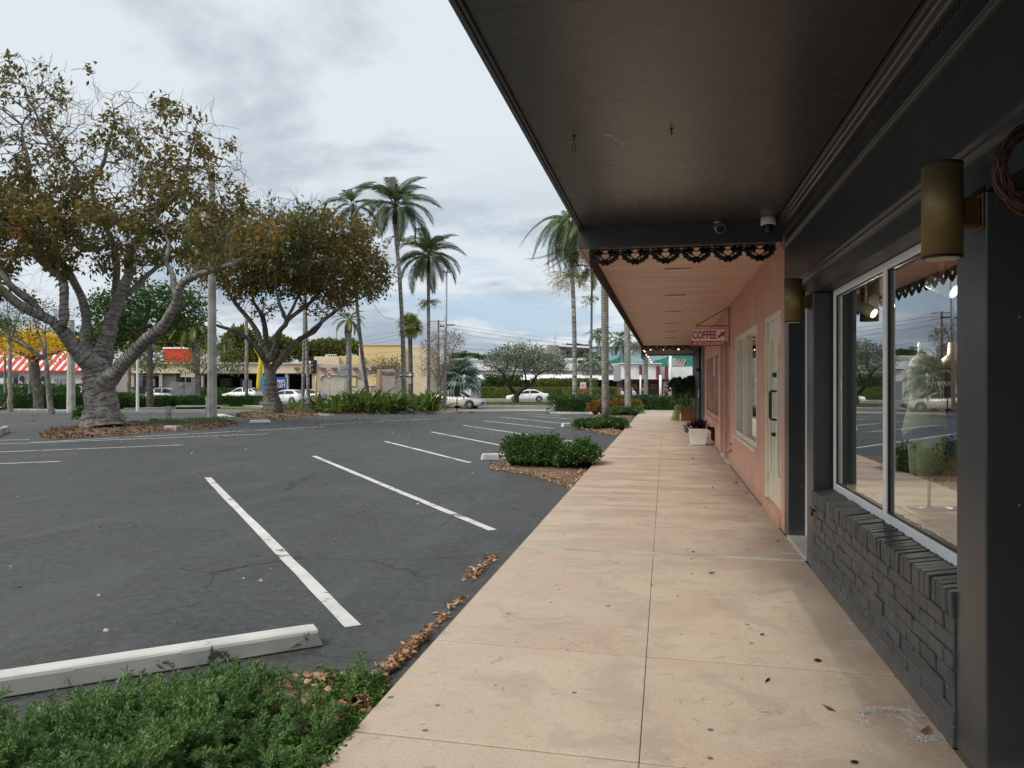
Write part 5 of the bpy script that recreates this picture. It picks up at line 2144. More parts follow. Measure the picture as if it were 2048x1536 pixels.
ax, az = .965, 2.365
q = math.radians(38)
def rp(u, w):
    return (ax + u * math.cos(q) - w * math.sin(q), az + u * math.sin(q) + w * math.cos(q))
ar.prism([rp(0, -.022), rp(.085, -.022), rp(.085, -.055), rp(.16, 0), rp(.085, .055), rp(.085, .022), rp(0, .022)], 'y', sy - .016, sy - .0126)
ar.build('arrow', 'sign_red', s_)
bk = MB()
bk.tube([(XW, sy, 2.58), (.58, sy, 2.58)], 0.008, 6)
bk.tube([(.56, sy, 2.58), (XW - .01, sy, 2.93)], 0.008, 6)
bk.tube([(XW - .015, sy, 2.2), (XW - .015, sy, 2.95)], 0.008, 6)
for x in (.60, .82, 1.0, 1.08):
    bk.tube([(x, sy, 2.58), (x, sy, 2.525)], 0.004, 5)
bk.build('bracket', 'copper_bracket', s_)

# ------------------------------------------------------------------ planters on the walk
c = Vector((0.80, 19.45, 0))
pl = empty('planter', c, 'square white tapered planter on the walk with dark purple plant', 'planter')
m = MB()
b_, t_ = .175, .235
m.hexa([(c.x - b_, c.y - b_, .012), (c.x + b_, c.y - b_, .012), (c.x + b_, c.y + b_, .012), (c.x - b_, c.y + b_, .012)],
       [(c.x - t_, c.y - t_, .41), (c.x + t_, c.y - t_, .41), (c.x + t_, c.y + t_, .41), (c.x - t_, c.y + t_, .41)])
m.build('pot', 'planter_white', pl, bevel=0.012, segs=2)
MB().box(c.x - b_ + .01, c.x + b_ - .01, c.y - b_ + .01, c.y + b_ - .01, 0.0, .011).build('foot', 'cap_black', pl)
MB().box(c.x - t_ + .02, c.x + t_ - .02, c.y - t_ + .02, c.y + t_ - .02, .411, .416).build('soil', 'soil', pl)


def rosette(rng, base, n, L, Wd, elev=(0.2, 1.3), seg=4, droop=0.5):
    """Strap leaves fanning out from a point: returns verts, quads."""
    v, q = [], []
    for i in range(n):
        a = rng.uniform(0, 2 * math.pi)
        e = rng.uniform(*elev)
        l = L * rng.uniform(0.7, 1.15)
        h = np.array([math.cos(a), math.sin(a), 0])
        s = np.array([-math.sin(a), math.cos(a), 0])
        p = np.array(base, float) + h * 0.02
        ang = e
        k0 = len(v)
        for j in range(seg + 1):
            t = j / seg
            w = Wd * (0.5 + 1.6 * t) * (1 - t) ** 0.6 * 1.1 + 0.002
            v.append(p - s * w / 2)
            v.append(p + s * w / 2)
            p = p + (h * math.cos(ang) + np.array([0, 0, 1]) * math.sin(ang)) * l / seg
            ang -= droop * (0.4 + t)
        for j in range(seg):
            q.append((k0 + 2 * j, k0 + 2 * j + 1, k0 + 2 * j + 3, k0 + 2 * j + 2))
    return v, q


rng = np.random.default_rng(9)
V, Q = [], []
for k in range(5):
    v, q = rosette(rng, (c.x + rng.uniform(-.14, .14), c.y + rng.uniform(-.1, .1), .41), 15, .27, .05, (0.5, 1.45), 4, .25)
    o_ = len(V)
    V += v
    Q += [tuple(o_ + i for i in f) for f in q]
put('purple_foliage', mesh_np('purple_foliage', np.array(V) - np.array(c), quads=Q, mat='purple_leaves'), pl)
P0, D0 = [], []
mb = MB()
for k in range(7):
    p = np.array([c.x + .20, c.y + rng.uniform(-.2, .1), .42])
    d = np.array([.8, rng.uniform(-.6, .2), .25])
    pts = [Vector(p)]
    for s in range(8):
        d = d + np.array([0.02, rng.uniform(-.2, .2), -.22])
        d = d / np.linalg.norm(d)
        p = p + d * .06
        p[2] = max(p[2], .03)
        p[0] = min(p[0], XW - .03)
        pts.append(Vector(p))
        for _ in range(4):
            P0.append(p.copy())
            D0.append(rng.normal(size=3))
    mb.tube(pts, .004, 4, cap=False)
for k in range(40):
    P0.append(np.array([c.x - .22 - rng.uniform(0, .1), c.y + rng.uniform(-.2, .1), .40 + rng.uniform(-.08, .12)]))
    D0.append(rng.normal(size=3))
mb.build('vine_stems', 'black_bark', pl)
v, q = leaves_np(rng, np.array(P0), np.array(D0), .07, .05)
put('trailing_leaves', mesh_np('trailing_leaves', v - np.array(c), tris=q, mat='purple_leaves'), pl)

c = Vector((.83, 32.2, 0))
pl = empty('planter', c, 'brown wooden box planter with tall shrub near the walk end', 'planter')
for i in range(7):
    MB().box(c.x - .19, c.x + .30, c.y - .2, c.y + .2, .02 + i * .08, .02 + i * .08 + .076).build('plank', 'wood_box', pl, bevel=0.004)
rng = np.random.default_rng(11)
P, Dd = blob_bush(rng, [((c.x + .05, c.y, 1.05), (.52, .5, .55)), ((c.x - .35, c.y, 1.3), (.35, .35, .42)), ((c.x + .2, c.y + .2, 1.45), (.3, .3, .35))], 2600, .1, .06)
v, q = leaves_np(rng, P, Dd, .11 * rng.uniform(.6, 1.2, len(P)), .065)
put('foliage', mesh_np('foliage', v - np.array(c), tris=q, mat='dark_hedge_leaves'), pl)['kind'] = 'stuff'
mb = MB()
for k in range(9):
    a = rng.uniform(0, 6.28)
    mb.tube([(c.x, c.y, .5), (c.x + .2 * math.cos(a), c.y + .2 * math.sin(a), .95), (c.x + .4 * math.cos(a), c.y + .35 * math.sin(a), 1.5)], [.015, .01, .005], 4, cap=False)
mb.build('stems', 'dark_bark', pl)
n_ = 900
P = np.stack([c.x - .22 - rng.random(n_) ** 1.3 * .28, c.y + rng.uniform(-.3, .15, n_), rng.uniform(0.02, .66, n_)], axis=1)
P[:, 0] += (P[:, 2] - .3) * .25
v, q = flat_leaves_np(rng, P, rand_dirs(rng, n_) + np.array([-.3, 0, -.3]), .06, .035)
put('trailing_leaves', mesh_np('trailing_leaves', v - np.array(c), quads=q, mat='lime_leaves'), pl)
# ------------------------------------------------------------------ the two big trees
def limb_px(d, pts, k=0.80):
    """Traced limb: (px, py, half width in px, extra distance)."""
    o = [(W(p[0], p[1], d + p[3]), p[2] * (k if p[2] < 21 else 0.93) / FPX * (d + p[3])) for p in pts]
    if len(pts) > 3 and pts[-1][2] < 8:
        o[-1] = (o[-1][0], 0.8 / FPX * d)
        o[-2] = (o[-2][0], o[-2][1] * .75)
    return o


def colonise_ells(lst, d):
    return [cam_ell(px, py, rx, ry, d + dd, rd) for px, py, rx, ry, dd, rd in lst]


D1 = 27.2
base1 = G(205, 853)
limbs1 = [limb_px(D1, x) for x in [
    [(204, 856, 46, 0), (203, 838, 36, 0), (202, 810, 33, 0), (200, 780, 32, 0), (196, 752, 31, 0), (188, 730, 27, 0)],
    [(172, 722, 21, -.2), (148, 692, 18, -.5), (132, 668, 16, -.8), (110, 646, 14, -1.1), (80, 630, 13, -1.4), (40, 610, 12, -1.9), (0, 575, 11, -2.3), (-60, 540, 9, -2.6), (-130, 470, 6, -3)],
    [(126, 650, 13, -1), (128, 610, 11, -1), (126, 562, 10, -.8), (104, 540, 9, -.5), (60, 495, 8, 0), (24, 440, 7, .4), (40, 412, 6, .6), (53, 398, 5.5, .8), (57, 324, 4.5, 1), (44, 250, 3.5, 1.2), (88, 203, 2, 1.3)],
    [(196, 735, 24, .3), (212, 680, 18, .5), (238, 600, 14, .6), (257, 545, 11.5, .8), (264, 494, 10, .9), (282, 470, 8, 1.0), (322, 420, 6, 1.2), (350, 396, 5, 1.0), (370, 343, 4.5, .9), (382, 305, 3.5, .8), (395, 240, 2, .6)],
    [(212, 765, 23, -.2), (232, 742, 18, -.4), (262, 710, 16, -.8), (298, 676, 14, -1.2), (332, 645, 12.5, -1.6), (352, 600, 11, -2), (366, 566, 10, -2.2), (395, 550, 8.5, -2.4), (430, 540, 7, -2.6), (466, 528, 5.5, -2.8), (492, 514, 3.5, -3), (508, 496, 2, -3)],
    [(205, 735, 18, 1.0), (218, 690, 14, 1.6), (226, 640, 11, 2.0), (232, 580, 9, 2.4), (230, 500, 7.5, 2.6), (200, 430, 6, 2.6), (184, 372, 5, 2.6), (208, 324, 4.5, 2.4), (216, 286, 4, 2.4), (229, 240, 3.2, 2.2), (224, 205, 2, 2)],
    [(176, 716, 15, 1.0), (172, 655, 12, 1.6), (166, 600, 10, 2), (120, 520, 8, 2.6), (70, 468, 6, 3.2), (10, 400, 4.5, 3.6), (-40, 300, 3, 4)],
    [(352, 590, 8, -2), (345, 548, 7, -1.7), (330, 522, 6, -1.4), (340, 490, 5, -1.2), (320, 450, 4, -1), (300, 400, 3.4, -.9), (280, 350, 2.6, -.8)],
    [(240, 600, 9, .8), (270, 575, 7, 1.4), (300, 545, 6, 2), (345, 515, 5, 2.6), (400, 480, 4, 3)],
    [(92, 640, 10, -1.2), (60, 600, 9, -1.6), (20, 570, 8, -2.2), (-20, 500, 6, -2.4), (-10, 430, 5, -2.4)],
    [(172, 500, 5, 2.5), (150, 420, 4.5, 1), (155, 340, 4, .5), (100, 290, 3.2, .3), (70, 220, 2.6, .2), (60, 160, 2, .2)],
]]
ells1 = colonise_ells([(20, 270, 130, 150, 0, 3.2), (-60, 400, 150, 160, 0, 3.5), (180, 305, 150, 120, .6, 3.0), (345, 310, 120, 100, .4, 3.0),
                       (400, 400, 90, 90, 0, 2.6), (140, 460, 190, 80, 0, 3.2), (320, 470, 110, 70, -.5, 2.8), (462, 478, 92, 50, -2.4, 2.0), (455, 350, 45, 55, 0, 1.8), (420, 260, 50, 40, 0, 1.6), (250, 215, 60, 40, 1.5, 1.6),
                       (80, 165, 80, 55, 1, 1.8), (20, 150, 60, 50, 0, 1.6), (-100, 560, 80, 60, -2.5, 2)], D1)
tree1, tp1, tpar1, tr1, nf1 = make_tree(
    'shade_tree', 'large ringed grey tree with rust and olive leaves, nearest and farthest left', 'tree', base1, limbs1, ells1,
    3400, 0.28, 0.38, 3.0, 'grey_bark', 'tree_leaves', 26, 0.15, 0.215, 0.10, r0=0.0115, seed=3, keep=0.52, hang=0.5,
    bare_top=(6.2, 11.4, 0.36), twigs=2, maxr=0.12, wob=0.45, e=2.0, group='big shade trees on the car park bed')

D2 = 42.5
base2 = G(545, 823)
limbs2 = [limb_px(D2, x) for x in [
    [(545, 826, 27, 0), (545, 812, 22, 0), (543, 790, 19, 0), (541, 765, 15.5, 0), (540, 742, 15, 0)],
    [(532, 726, 8, -.3), (515, 698, 6, -.8), (494, 676, 5, -1.2), (470, 662, 4.5, -1.6), (440, 653, 4, -2), (412, 640, 3, -2.3), (395, 610, 2, -2.4)],
    [(538, 710, 8, .3), (520, 678, 7, .6), (500, 640, 6, .8), (470, 606, 5, 1), (448, 560, 3.5, 1.2), (440, 520, 2.5, 1.2)],
    [(540, 715, 9, .8), (531, 670, 7, 1.6), (526, 634, 6, 1.8), (508, 606, 5, 2.2), (500, 560, 3.5, 2.4)],
    [(545, 715, 8, -.4), (556, 668, 6.5, -1), (574, 642, 6, -1.6), (560, 612, 4.5, -2.2), (552, 570, 3.5, -2.4), (560, 520, 2.5, -2.4)],
    [(552, 730, 9, .2), (578, 700, 7.5, .5), (600, 678, 6.5, .8), (628, 664, 5.5, 1.2), (646, 640, 5, 1.6), (664, 628, 4.5, 2), (694, 604, 3.5, 2.4), (722, 582, 2.6, 2.6), (735, 540, 2, 2.6)],
    [(576, 640, 5.5, -1.4), (598, 622, 5, -1), (620, 606, 4.5, -.6), (650, 570, 3.5, -.2), (680, 530, 2.6, 0), (690, 480, 2, 0)],
    [(600, 678, 5, 1), (630, 655, 4.5, -1), (670, 622, 4, -1.6), (700, 606, 3.4, -2), (740, 588, 2.4, -2.4)],
    [(574, 638, 4, -1.6), (600, 580, 3.5, -1), (600, 520, 3, -.5), (590, 450, 2.4, 0)],
]]
ells2 = colonise_ells([(590, 470, 165, 66, 0, 4.6), (690, 540, 85, 68, 0, 4.0), (500, 530, 105, 60, 0, 4.2), (600, 545, 120, 45, 0, 4.2), (480, 470, 90, 50, 0, 3.6), (660, 460, 70, 45, 0, 3)], D2)
tree2, tp2, tpar2, tr2, nf2 = make_tree(
    'shade_tree', 'second big tree right of the light pole, dense rust topped crown', 'tree', base2, limbs2, ells2,
    3200, 0.36, 0.42, 3.0, 'dark_bark', 'tree_leaves_green', 18, 0.20, 0.27, 0.13, r0=0.0125, seed=8, keep=0.66, hang=0.5,
    bare_top=(9.6, 11.6, 0.15), twigs=2, maxr=0.11, e=2.1, wob=0.35, group='big shade trees on the car park bed')


def wrap_tree(limbs, root, pitch, cr, limit):
    mb = MB()
    for l in limbs:
        pts, rr = [], []
        for p, r in l:
            if r < limit:
                break
            pts.append(Vector(p))
            rr.append(r)
        if len(pts) > 1:
            # same smoothing as the limbs
            P, R_ = [], []
            for s in range(len(pts) - 1):
                p0, p1, p2, p3 = pts[max(s - 1, 0)], pts[s], pts[s + 1], pts[min(s + 2, len(pts) - 1)]
                for k in range(5):
                    t = k / 5
                    P.append(0.5 * ((2 * p1) + (p2 - p0) * t + (2 * p0 - 5 * p1 + 4 * p2 - p3) * t * t + (3 * p1 - p0 - 3 * p2 + p3) * t ** 3))
                    R_.append(rr[s] + (rr[s + 1] - rr[s]) * t)
            wrap_cable(P, R_, pitch, cr, mb)
    mb.build('light_cable', 'black_paint', root)


wrap_tree(limbs1, tree1, 0.185, 0.011, 0.10)
wrap_tree(limbs2, tree2, 0.24, 0.012, 0.13)
# root flares
mb = MB()
for a, l in ((-2.6, .75), (-1.9, .55), (-1.2, .7), (-.5, .8), (.3, .6), (2.5, .6), (3.3, .75)):
    c = base1
    mb.tube([c + Vector((math.cos(a) * .35, math.sin(a) * .35, .55)), c + Vector((math.cos(a) * .62, math.sin(a) * .62, .18)), c + Vector((math.cos(a) * (.6 + l * .6), math.sin(a) * (.6 + l * .6), -.05))], [.26, .19, .07], 8, cap=False)
mb.build('roots', 'grey_bark', tree1)
mb = MB()
for a, l in ((-2.6, .6), (-1.6, .6), (-.6, .6), (.3, .6), (3.3, .7)):
    c = base2
    mb.tube([c + Vector((math.cos(a) * .45, math.sin(a) * .45, .5)), c + Vector((math.cos(a) * .7, math.sin(a) * .7, .15)), c + Vector((math.cos(a) * (.7 + l * .6), math.sin(a) * (.7 + l * .6), -.05))], [.15, .11, .05], 8, cap=False)
mb.build('roots', 'dark_bark', tree2)


def auto_tree(name, label, px, d, trunk_px, ells, n_attr, leafm, bark, per, spread, L, Wd, seed, step=.5, kill=.7, keep=1.0, hw=5, group=None, hang=.2, cat='tree', r0=.012, forks=4, twigs=0, bare_top=None, e=2.3):
    """Background tree: trunk from the ground up to pixel height, forks reaching into the crown."""
    b = GD(px, d)
    t = W(px + trunk_px[0], trunk_px[1], d)
    rr = hw / FPX * d
    limbs = [[(b, rr * 1.25), (b.lerp(t, .5), rr), (t, rr * .85)]]
    es = colonise_ells(ells, d)
    rg = random.Random(seed)
    for k in range(forks):
        c, rd = es[k % len(es)]
        g_ = Vector(c) + Vector((rg.uniform(-.5, .5) * rd[0], rg.uniform(-.5, .5) * rd[1], rg.uniform(-.3, .2) * rd[2]))
        limbs.append([(t, rr * .6), (t.lerp(g_, .5) + Vector((0, 0, rd[2] * .1)), rr * .4), (g_, rr * .18)])
    return make_tree(name, label, cat, b, limbs, es, n_attr, step, kill, 6.0, bark, leafm, per, spread, L, Wd, r0=r0, seed=seed,
                     keep=keep, hang=hang, group=group, maxr=rr * .5, twigs=twigs, bare_top=bare_top, e=e)[0]


auto_tree('leafy_tree', 'dense dark green tree behind the big ringed tree, crown reaching the light pole', 300, 66, (0, 690),
          [(300, 615, 115, 50, 0, 4.5), (230, 640, 60, 40, 0, 3), (360, 610, 50, 35, 0, 3)], 650, 'dense_leaves', 'dark_bark', 26, .42, .34, .19, 21, step=.55, kill=.8, hw=6)
auto_tree('flowering_tree', 'yellow blossoming tree in front of the red striped awning', 78, 60, (-8, 720),
          [(50, 685, 75, 34, 0, 3), (110, 700, 45, 30, 0, 2.2), (-20, 690, 50, 34, 0, 2.5)], 420, 'yellow_blossom', 'dark_bark', 22, .28, .24, .16, 22, step=.45, kill=.6, hw=8, keep=.8, forks=5)
auto_tree('leafy_tree', 'fine leaved green tree with slender double trunk left of the big trunk', 102, 44, (-10, 720),
          [(30, 655, 80, 26, 0, 2.5), (80, 620, 60, 22, 0, 2), (-20, 640, 50, 30, 0, 2)], 300, 'dense_leaves', 'grey_bark', 16, .26, .16, .07, 23, step=.4, kill=.5, hw=5, keep=.75)
auto_tree('leafy_tree', 'green street tree left of the orange roof box', 300, 82, (2, 745),
          [(298, 722, 42, 24, 0, 2.6)], 260, 'olive_leaves', 'dark_bark', 22, .4, .25, .14, 24, hw=3)
auto_tree('leafy_tree', 'green street tree with loose crown between palm trunk and light pole', 400, 80, (0, 752),
          [(375, 728, 30, 22, 0, 2.4), (440, 705, 42, 34, 0, 3), (470, 725, 26, 22, 0, 2)], 330, 'olive_leaves', 'dark_bark', 18, .4, .24, .12, 25, hw=3, keep=.8)
auto_tree('leafy_tree', 'small tree with peeling pale trunk beside the white post', 255, 72, (4, 735),
          [(255, 715, 26, 22, 0, 2)], 120, 'olive_leaves', 'pale_bark', 14, .35, .22, .12, 26, hw=4, keep=.8)
auto_tree('bare_tree', 'bare beige twiggy tree at the left photo edge', 20, 52, (0, 690),
          [(30, 605, 60, 45, 0, 2.5)], 260, 'brown_twig_leaves', 'pale_bark', 2, .3, .14, .06, 27, step=.4, kill=.5, hw=4, keep=.4, twigs=2)
auto_tree('leafy_tree', 'round olive bush tree behind the pinkish entrance sign', 778, 92, (0, 760),
          [(776, 738, 36, 24, 0, 2.4)], 260, 'brown_twig_leaves', 'dark_bark', 24, .35, .24, .13, 28, hw=3, forks=6)
auto_tree('bare_tree', 'pale leafless twiggy tree beside the tall thin lamp mast', 880, 60, (0, 775),
          [(878, 705, 40, 42, 0, 2.0), (905, 680, 24, 30, 0, 1.3), (860, 735, 28, 24, 0, 1.4)], 1100, 'brown_twig_leaves', 'pale_bark', 4, .22, .16, .05, 29, step=.28, kill=.30, hw=3.4, keep=.6, twigs=3, forks=9, r0=.015)
# dark wind-shaped tree on the grass median
D3 = 79.0
b3 = G(1030, 811)
b3 = GD(1032, D3, .05)
limbs3 = [limb_px(D3, x) for x in [
    [(1032, 808, 8, 0), (1033, 795, 6, 0), (1030, 783, 5, 0)],
    [(1030, 785, 5, 0), (1018, 772, 3.8, -.3), (1011, 758, 3.2, -.5), (1005, 746, 2.8, -.6), (996, 736, 2.2, -.8), (975, 730, 1.6, -1)],
    [(1034, 792, 4, .2), (1050, 776, 3.6, .4), (1064, 768, 3, .6), (1072, 752, 2.6, .7), (1090, 742, 2, .8), (1115, 735, 1.4, 1)],
    [(1050, 778, 3, .6), (1052, 760, 2.4, 1.2), (1048, 735, 1.8, 1.5), (1050, 710, 1.2, 1.6)],
    [(1008, 748, 2.4, -.4), (1016, 728, 1.8, -.2), (1010, 705, 1.2, 0)],
    [(1018, 772, 2.4, .4), (1030, 740, 1.8, .6), (1035, 712, 1.2, .6)]]]
ells3 = colonise_ells([(1040, 708, 55, 22, 0, 2.6), (1085, 722, 48, 26, 0, 2.4), (1000, 724, 42, 20, 0, 2.2), (1115, 738, 25, 12, 0, 1.5), (1050, 735, 60, 10, 0, 2)], D3)
make_tree('silver_tree', 'grey green windswept tree with black forked trunk on the grass strip', 'tree', b3, limbs3, ells3, 1000, .36, .46, 4,
          'black_bark', 'silver_leaves', 20, .24, .24, .12, r0=.012, seed=31, keep=.93, hang=0.0, maxr=.07)

# ------------------------------------------------------------------ palms
FR = [frond_mesh('frond', 2.6, .88, 66, .95, 'palm_leaves', s, .045, hang=.9) for s in range(3)] + [frond_mesh('frond', 2.4, .7, 42, 1.3, 'palm_leaves', 7, .05, hang=1.0)]
FRL = [frond_mesh('frond', 2.4, .66, 44, .8, 'palm_leaves_light', s + 10, .07, hang=.5) for s in range(3)] + [frond_mesh('frond', 2.3, .6, 46, 1.3, 'palm_leaves_light', 17, .08, hang=1.0)]
FRD = FR[:3] + [frond_mesh('frond', 2.6, .9, 52, 1.7, 'palm_dry', 27, .06, hang=1.6)]
FRH = [frond_mesh('frond', 2.8, .9, 54, 1.7, ('palm_leaves', 'palm_leaves_light', 'palm_leaves')[s], 80 + s, .045, hang=1.4) for s in range(3)] + [FRD[3]]
FAN = [fan_mesh('frond', .95, 20, 'palm_leaves_light', s, .7) for s in range(2)] + [fan_mesh('frond', .9, 18, 'palm_dry', 5, .6)]
FANB = [fan_mesh('frond', 1.25, 22, 'bismarck_leaves', s, .9) for s in range(2)]


def hpx(px, py, d):
    return W(px, py, d)


GP = 'slender ringed palms among the strap leaved plants'


def slim(label, bx, by_d, tx, ty, rb, rt, fs, lean=0.0, seed=1, fl=None, fronds=13, mats=FR, grp=GP, bark='far_palm_bark', shaft=True, tilt=(-1.25, 0.75)):
    d = by_d
    return palm('palm_tree', label, GD(bx, d), W(tx, ty, d), rb * .84 / FPX * d, rt * .84 / FPX * d, fronds, bark, mats,
                (1.1 * fs, 'palm_leaves') if shaft else None, seed, lean, grp, fl, frond_scale=fs, tilt=tilt, sides=8, dry_from=0.66 if mats is FRH else 0.85)


slim('tallest slender palm with curved ringed trunk and full crown', 808, 46.5, 790, 448, 6, 4.6, 1.08, .15, 1, fl=(-.7, 1.0, 16), fronds=22)
slim('slender palm with lower crown and yellow flowers just under it', 857, 50, 857, 545, 4.6, 4, 1.05, 0.0, 2, fl=(-1.9, .85, 34), fronds=21)
slim('slender palm rising behind the second tree, crown over its right edge', 742, 48, 706, 440, 5, 4, .85, -.25, 3, fronds=11)
slim('left one of the two thin ringed palm trunks right of the second tree', 605, 52, 612, 470, 4, 3.4, .6, 0, 4, fronds=10)
slim('right one of the two thin ringed palm trunks right of the second tree', 618, 50, 606, 480, 4.4, 3.6, .6, 0, 5, fronds=10)
palm('palm_tree', 'yellow green palm with smooth pale trunk and drooping fronds beyond the street', GD(697, 92), W(698, 664, 92), .40, .30, 16, 'grey_bark', FRL,
     (1.6, 'palm_leaves_light'), 6, frond_scale=1.05, tilt=(-0.9, 1.1))
palm('palm_tree', 'round headed fan palm with brown trunk left of the tan building', GD(822, 84), W(820, 655, 84), .26, .22, 34, 'sabal_bark', FAN,
     None, 7, frond_scale=1.15, tilt=(-1.3, 0.9))
palm('palm_tree', 'tall royal palm with drooping skirt of fronds behind the light pole', GD(391, 86), W(392, 672, 86), .50, .46, 18, 'grey_bark', FRL,
     (1.4, 'palm_leaves_light'), 8, frond_scale=1.5, tilt=(-0.7, 1.4))
palm('palm_tree', 'silvery blue fan palm with no visible trunk beside the bare tree', GD(915, 66), W(915, 764, 66), .22, .2, 30, 'sabal_bark', FANB,
     None, 9, frond_scale=1.25, tilt=(-1.3, 0.5))

# right side: thick trunks along the walk and slender ones beyond
palm('palm_tree', 'thick smooth grey palm trunk nearest the walk, cut by the canopy', G(1211, 838), W(1209, 545, 32.6) + Vector((0, 0, 1.2)), .155, .165, 12, 'palm_bark', FR, (1.2, 'palm_leaves'), 10,
     group='thick palms along the walk', frond_scale=.95, tilt=(-.9, .7), sides=20)
palm('palm_tree', 'second thick grey palm trunk standing in the orange shrubs', GD(1256, 39), W(1253, 560, 39) + Vector((0, 0, .9)), .16, .15, 12, 'palm_bark', FR, (1.2, 'palm_leaves'), 11,
     group='thick palms along the walk', frond_scale=.95, tilt=(-.9, .7), sides=20)
palm('palm_tree', 'thinner white palm trunk ending at the awning bulbs', GD(1292, 48), W(1291, 560, 48), .14, .12, 10, 'palm_bark', FR, (1.2, 'palm_leaves'), 12,
     group='thick palms along the walk', frond_scale=.9, tilt=(-.9, .7), sides=14)
slim('full drooping palm with brown hanging fronds left of the canopy corner', 1149, 46, 1141, 482, 6, 4.6, .98, 0.1, 13, fl=(-2.0, 1.6, 46), fronds=44, mats=FRH, grp='slender palms right of the car park', tilt=(-.8, 1.55))
slim('thin straight palm with small crown just left of the thickest trunk', 1181, 47, 1184, 560, 3.2, 2.4, .62, 0, 14, fl=(-1.1, .8, 16), fronds=11, grp='slender palms right of the car park')
for k, (px, py, d, sc, lb) in enumerate([(1186, 722, 110, 1.25, 'dark coconut palm left of the thick trunk in front of the grey motel'),
                                     (1242, 680, 118, 1.15, 'coconut palm between the two thick trunks before the blue building'),
                                     (1198, 672, 125, 1.1, 'coconut palm half hidden behind the thickest trunk')]):
    palm('palm_tree', lb, GD(px + 2, d), W(px, py, d), .24, .16, 15, 'far_palm_bark', FR, None, 40 + k, .2, 'coconut palms beyond the street', frond_scale=sc, tilt=(-1.0, .9))
bush('dry_palm_shrub', 'olive brown shrub palm on the roof line by the awning', 'shrub', GD(1272, 98, 4.0), [((*W(1272, 708, 98)[:2], W(1272, 708, 98)[2]), (1.2, 1.2, 1.2))],
     700, .6, .06, 'brown_twig_leaves', 61, core=False)

# far tree line
def tree_mass(name, label, spans, d, n, L, leafm, seed):
    rng = np.random.default_rng(seed)
    es = []
    for px, py, rx, ry in spans:
        es.append(cam_ell(px, py, rx, ry, d, 3.0))
    P, Dd = blob_bush(rng, es, n, L, L * .5, shell=.5)
    v, q = flat_leaves_np(rng, P, Dd, L * rng.uniform(.6, 1.3, len(P)), L * .55)
    c = GD(spans[0][0], d)
    o = link(name, mesh_np(name, v - np.array(c), quads=q, mat=leafm), None, c)
    tag(o, label, 'trees', kind='stuff')


tree_mass('distant_trees', 'far green tree line behind the beige car wash and tan building', [(440, 725, 50, 30), (520, 722, 50, 26), (590, 715, 55, 28), (650, 705, 35, 22), (695, 704, 30, 20), (560, 700, 24, 24), (480, 690, 30, 30), (360, 690, 50, 50), (240, 690, 60, 50)], 150, 26000, .9, 'olive_leaves', 71)
tree_mass('distant_trees', 'thin far tree tops over the flat roofs beyond the bare tree', [(930, 716, 40, 5), (980, 722, 30, 6), (1150, 700, 30, 8), (1010, 718, 40, 5)], 190, 3500, .9, 'dense_leaves', 72)
tree_mass('distant_trees', 'dark far trees at the left edge above the red awning', [(-60, 670, 90, 40), (40, 690, 90, 20), (170, 700, 60, 30)], 140, 9000, .8, 'dense_leaves', 73)
# ------------------------------------------------------------------ near shrubs and ground cover
def gl(px, py):
    return G(px, py)


def near_bush(label, px, py, wpx, hm, n, L, Wd, seed, leafm='hedge_leaves', depth=None, grp='glossy bushes along the walk', blobs=None):
    c = gl(px, py)
    d = depth_of(c.x, c.y)
    w = wpx / FPX * d
    dp = depth or w * .8
    rg = random.Random(seed)
    bl = []
    k = blobs or max(3, int(w / .45))
    for i in range(k):
        t = (i + .5) / k - .5
        x = c.x + RX * w * .86 * t + FX * rg.uniform(-.15, .15) * dp
        y = c.y + RY * w * .86 * t + FY * rg.uniform(-.25, .25) * dp
        h = hm * rg.uniform(.72, 1.12)
        bl.append(((x, y, zg(x, y) + h * .45), (max(w / k * .95, w * .13) * rg.uniform(.85, 1.2), dp * rg.uniform(.38, .5), h * .58)))
    return bush('bush', label, 'bush', c, bl, n, L, Wd, leafm, seed, group=grp, flat=False)


near_bush('glossy green bush nearest the camera, beside the walk edge', 1100, 937, 205, .55, 5200, .070, .040, 1, depth=1.15, blobs=9)
near_bush('low glossy bush around the foot of the thickest palm trunk', 1200, 858, 108, .40, 3600, .085, .05, 2, depth=1.6, blobs=5)
near_bush('low leafy bush at the foot of the second thick palm', 1248, 831, 66, .42, 2200, .09, .055, 3, depth=1.8, blobs=4)
near_bush('orange and yellow croton shrubs before the long clipped hedge', 1228, 829.5, 104, .74, 4200, .15, .07, 4, 'croton_leaves', depth=1.2, grp='croton shrubs', blobs=6)
hedge('hedge', 'long clipped dark green hedge behind the thick palm trunks and walk end', [GD(1112, 45.0), GD(1240, 45.2), GD(1420, 45.5)], 1.6, .98, 13000, .12, .075, 'dark_hedge_leaves', 5)
hedge('hedge', 'bright yellow green clipped hedge beyond the street behind the white sedan', [GD(965, 103.5), GD(1400, 103.5)], 1.4, 1.5, 5200, .28, .16, 'olive_leaves', 6)
hedge('hedge', 'tall dark green shrub row beside the white awning building', [GD(972, 106), GD(1040, 106)], 1.4, 3.2, 2800, .3, .17, 'hedge_leaves', 7)
hedge('hedge', 'tall olive shrub row under the white awning right of the windswept tree', [GD(1066, 106), GD(1190, 106)], 1.4, 2.7, 3200, .3, .16, 'olive_leaves', 8)
hedge('hedge', 'low clipped hedge between car park and street at the left, behind the big tree', [G(30, 819), G(240, 816.5)], 4.0, 1.2, 15000, .16, .10, 'hedge_leaves', 9)
hedge('hedge', 'taller rounded hedge at the far left behind the low one', [GD(-300, 69), GD(-20, 68), GD(150, 69)], 2.6, 1.95, 9000, .2, .12, 'hedge_leaves', 10)
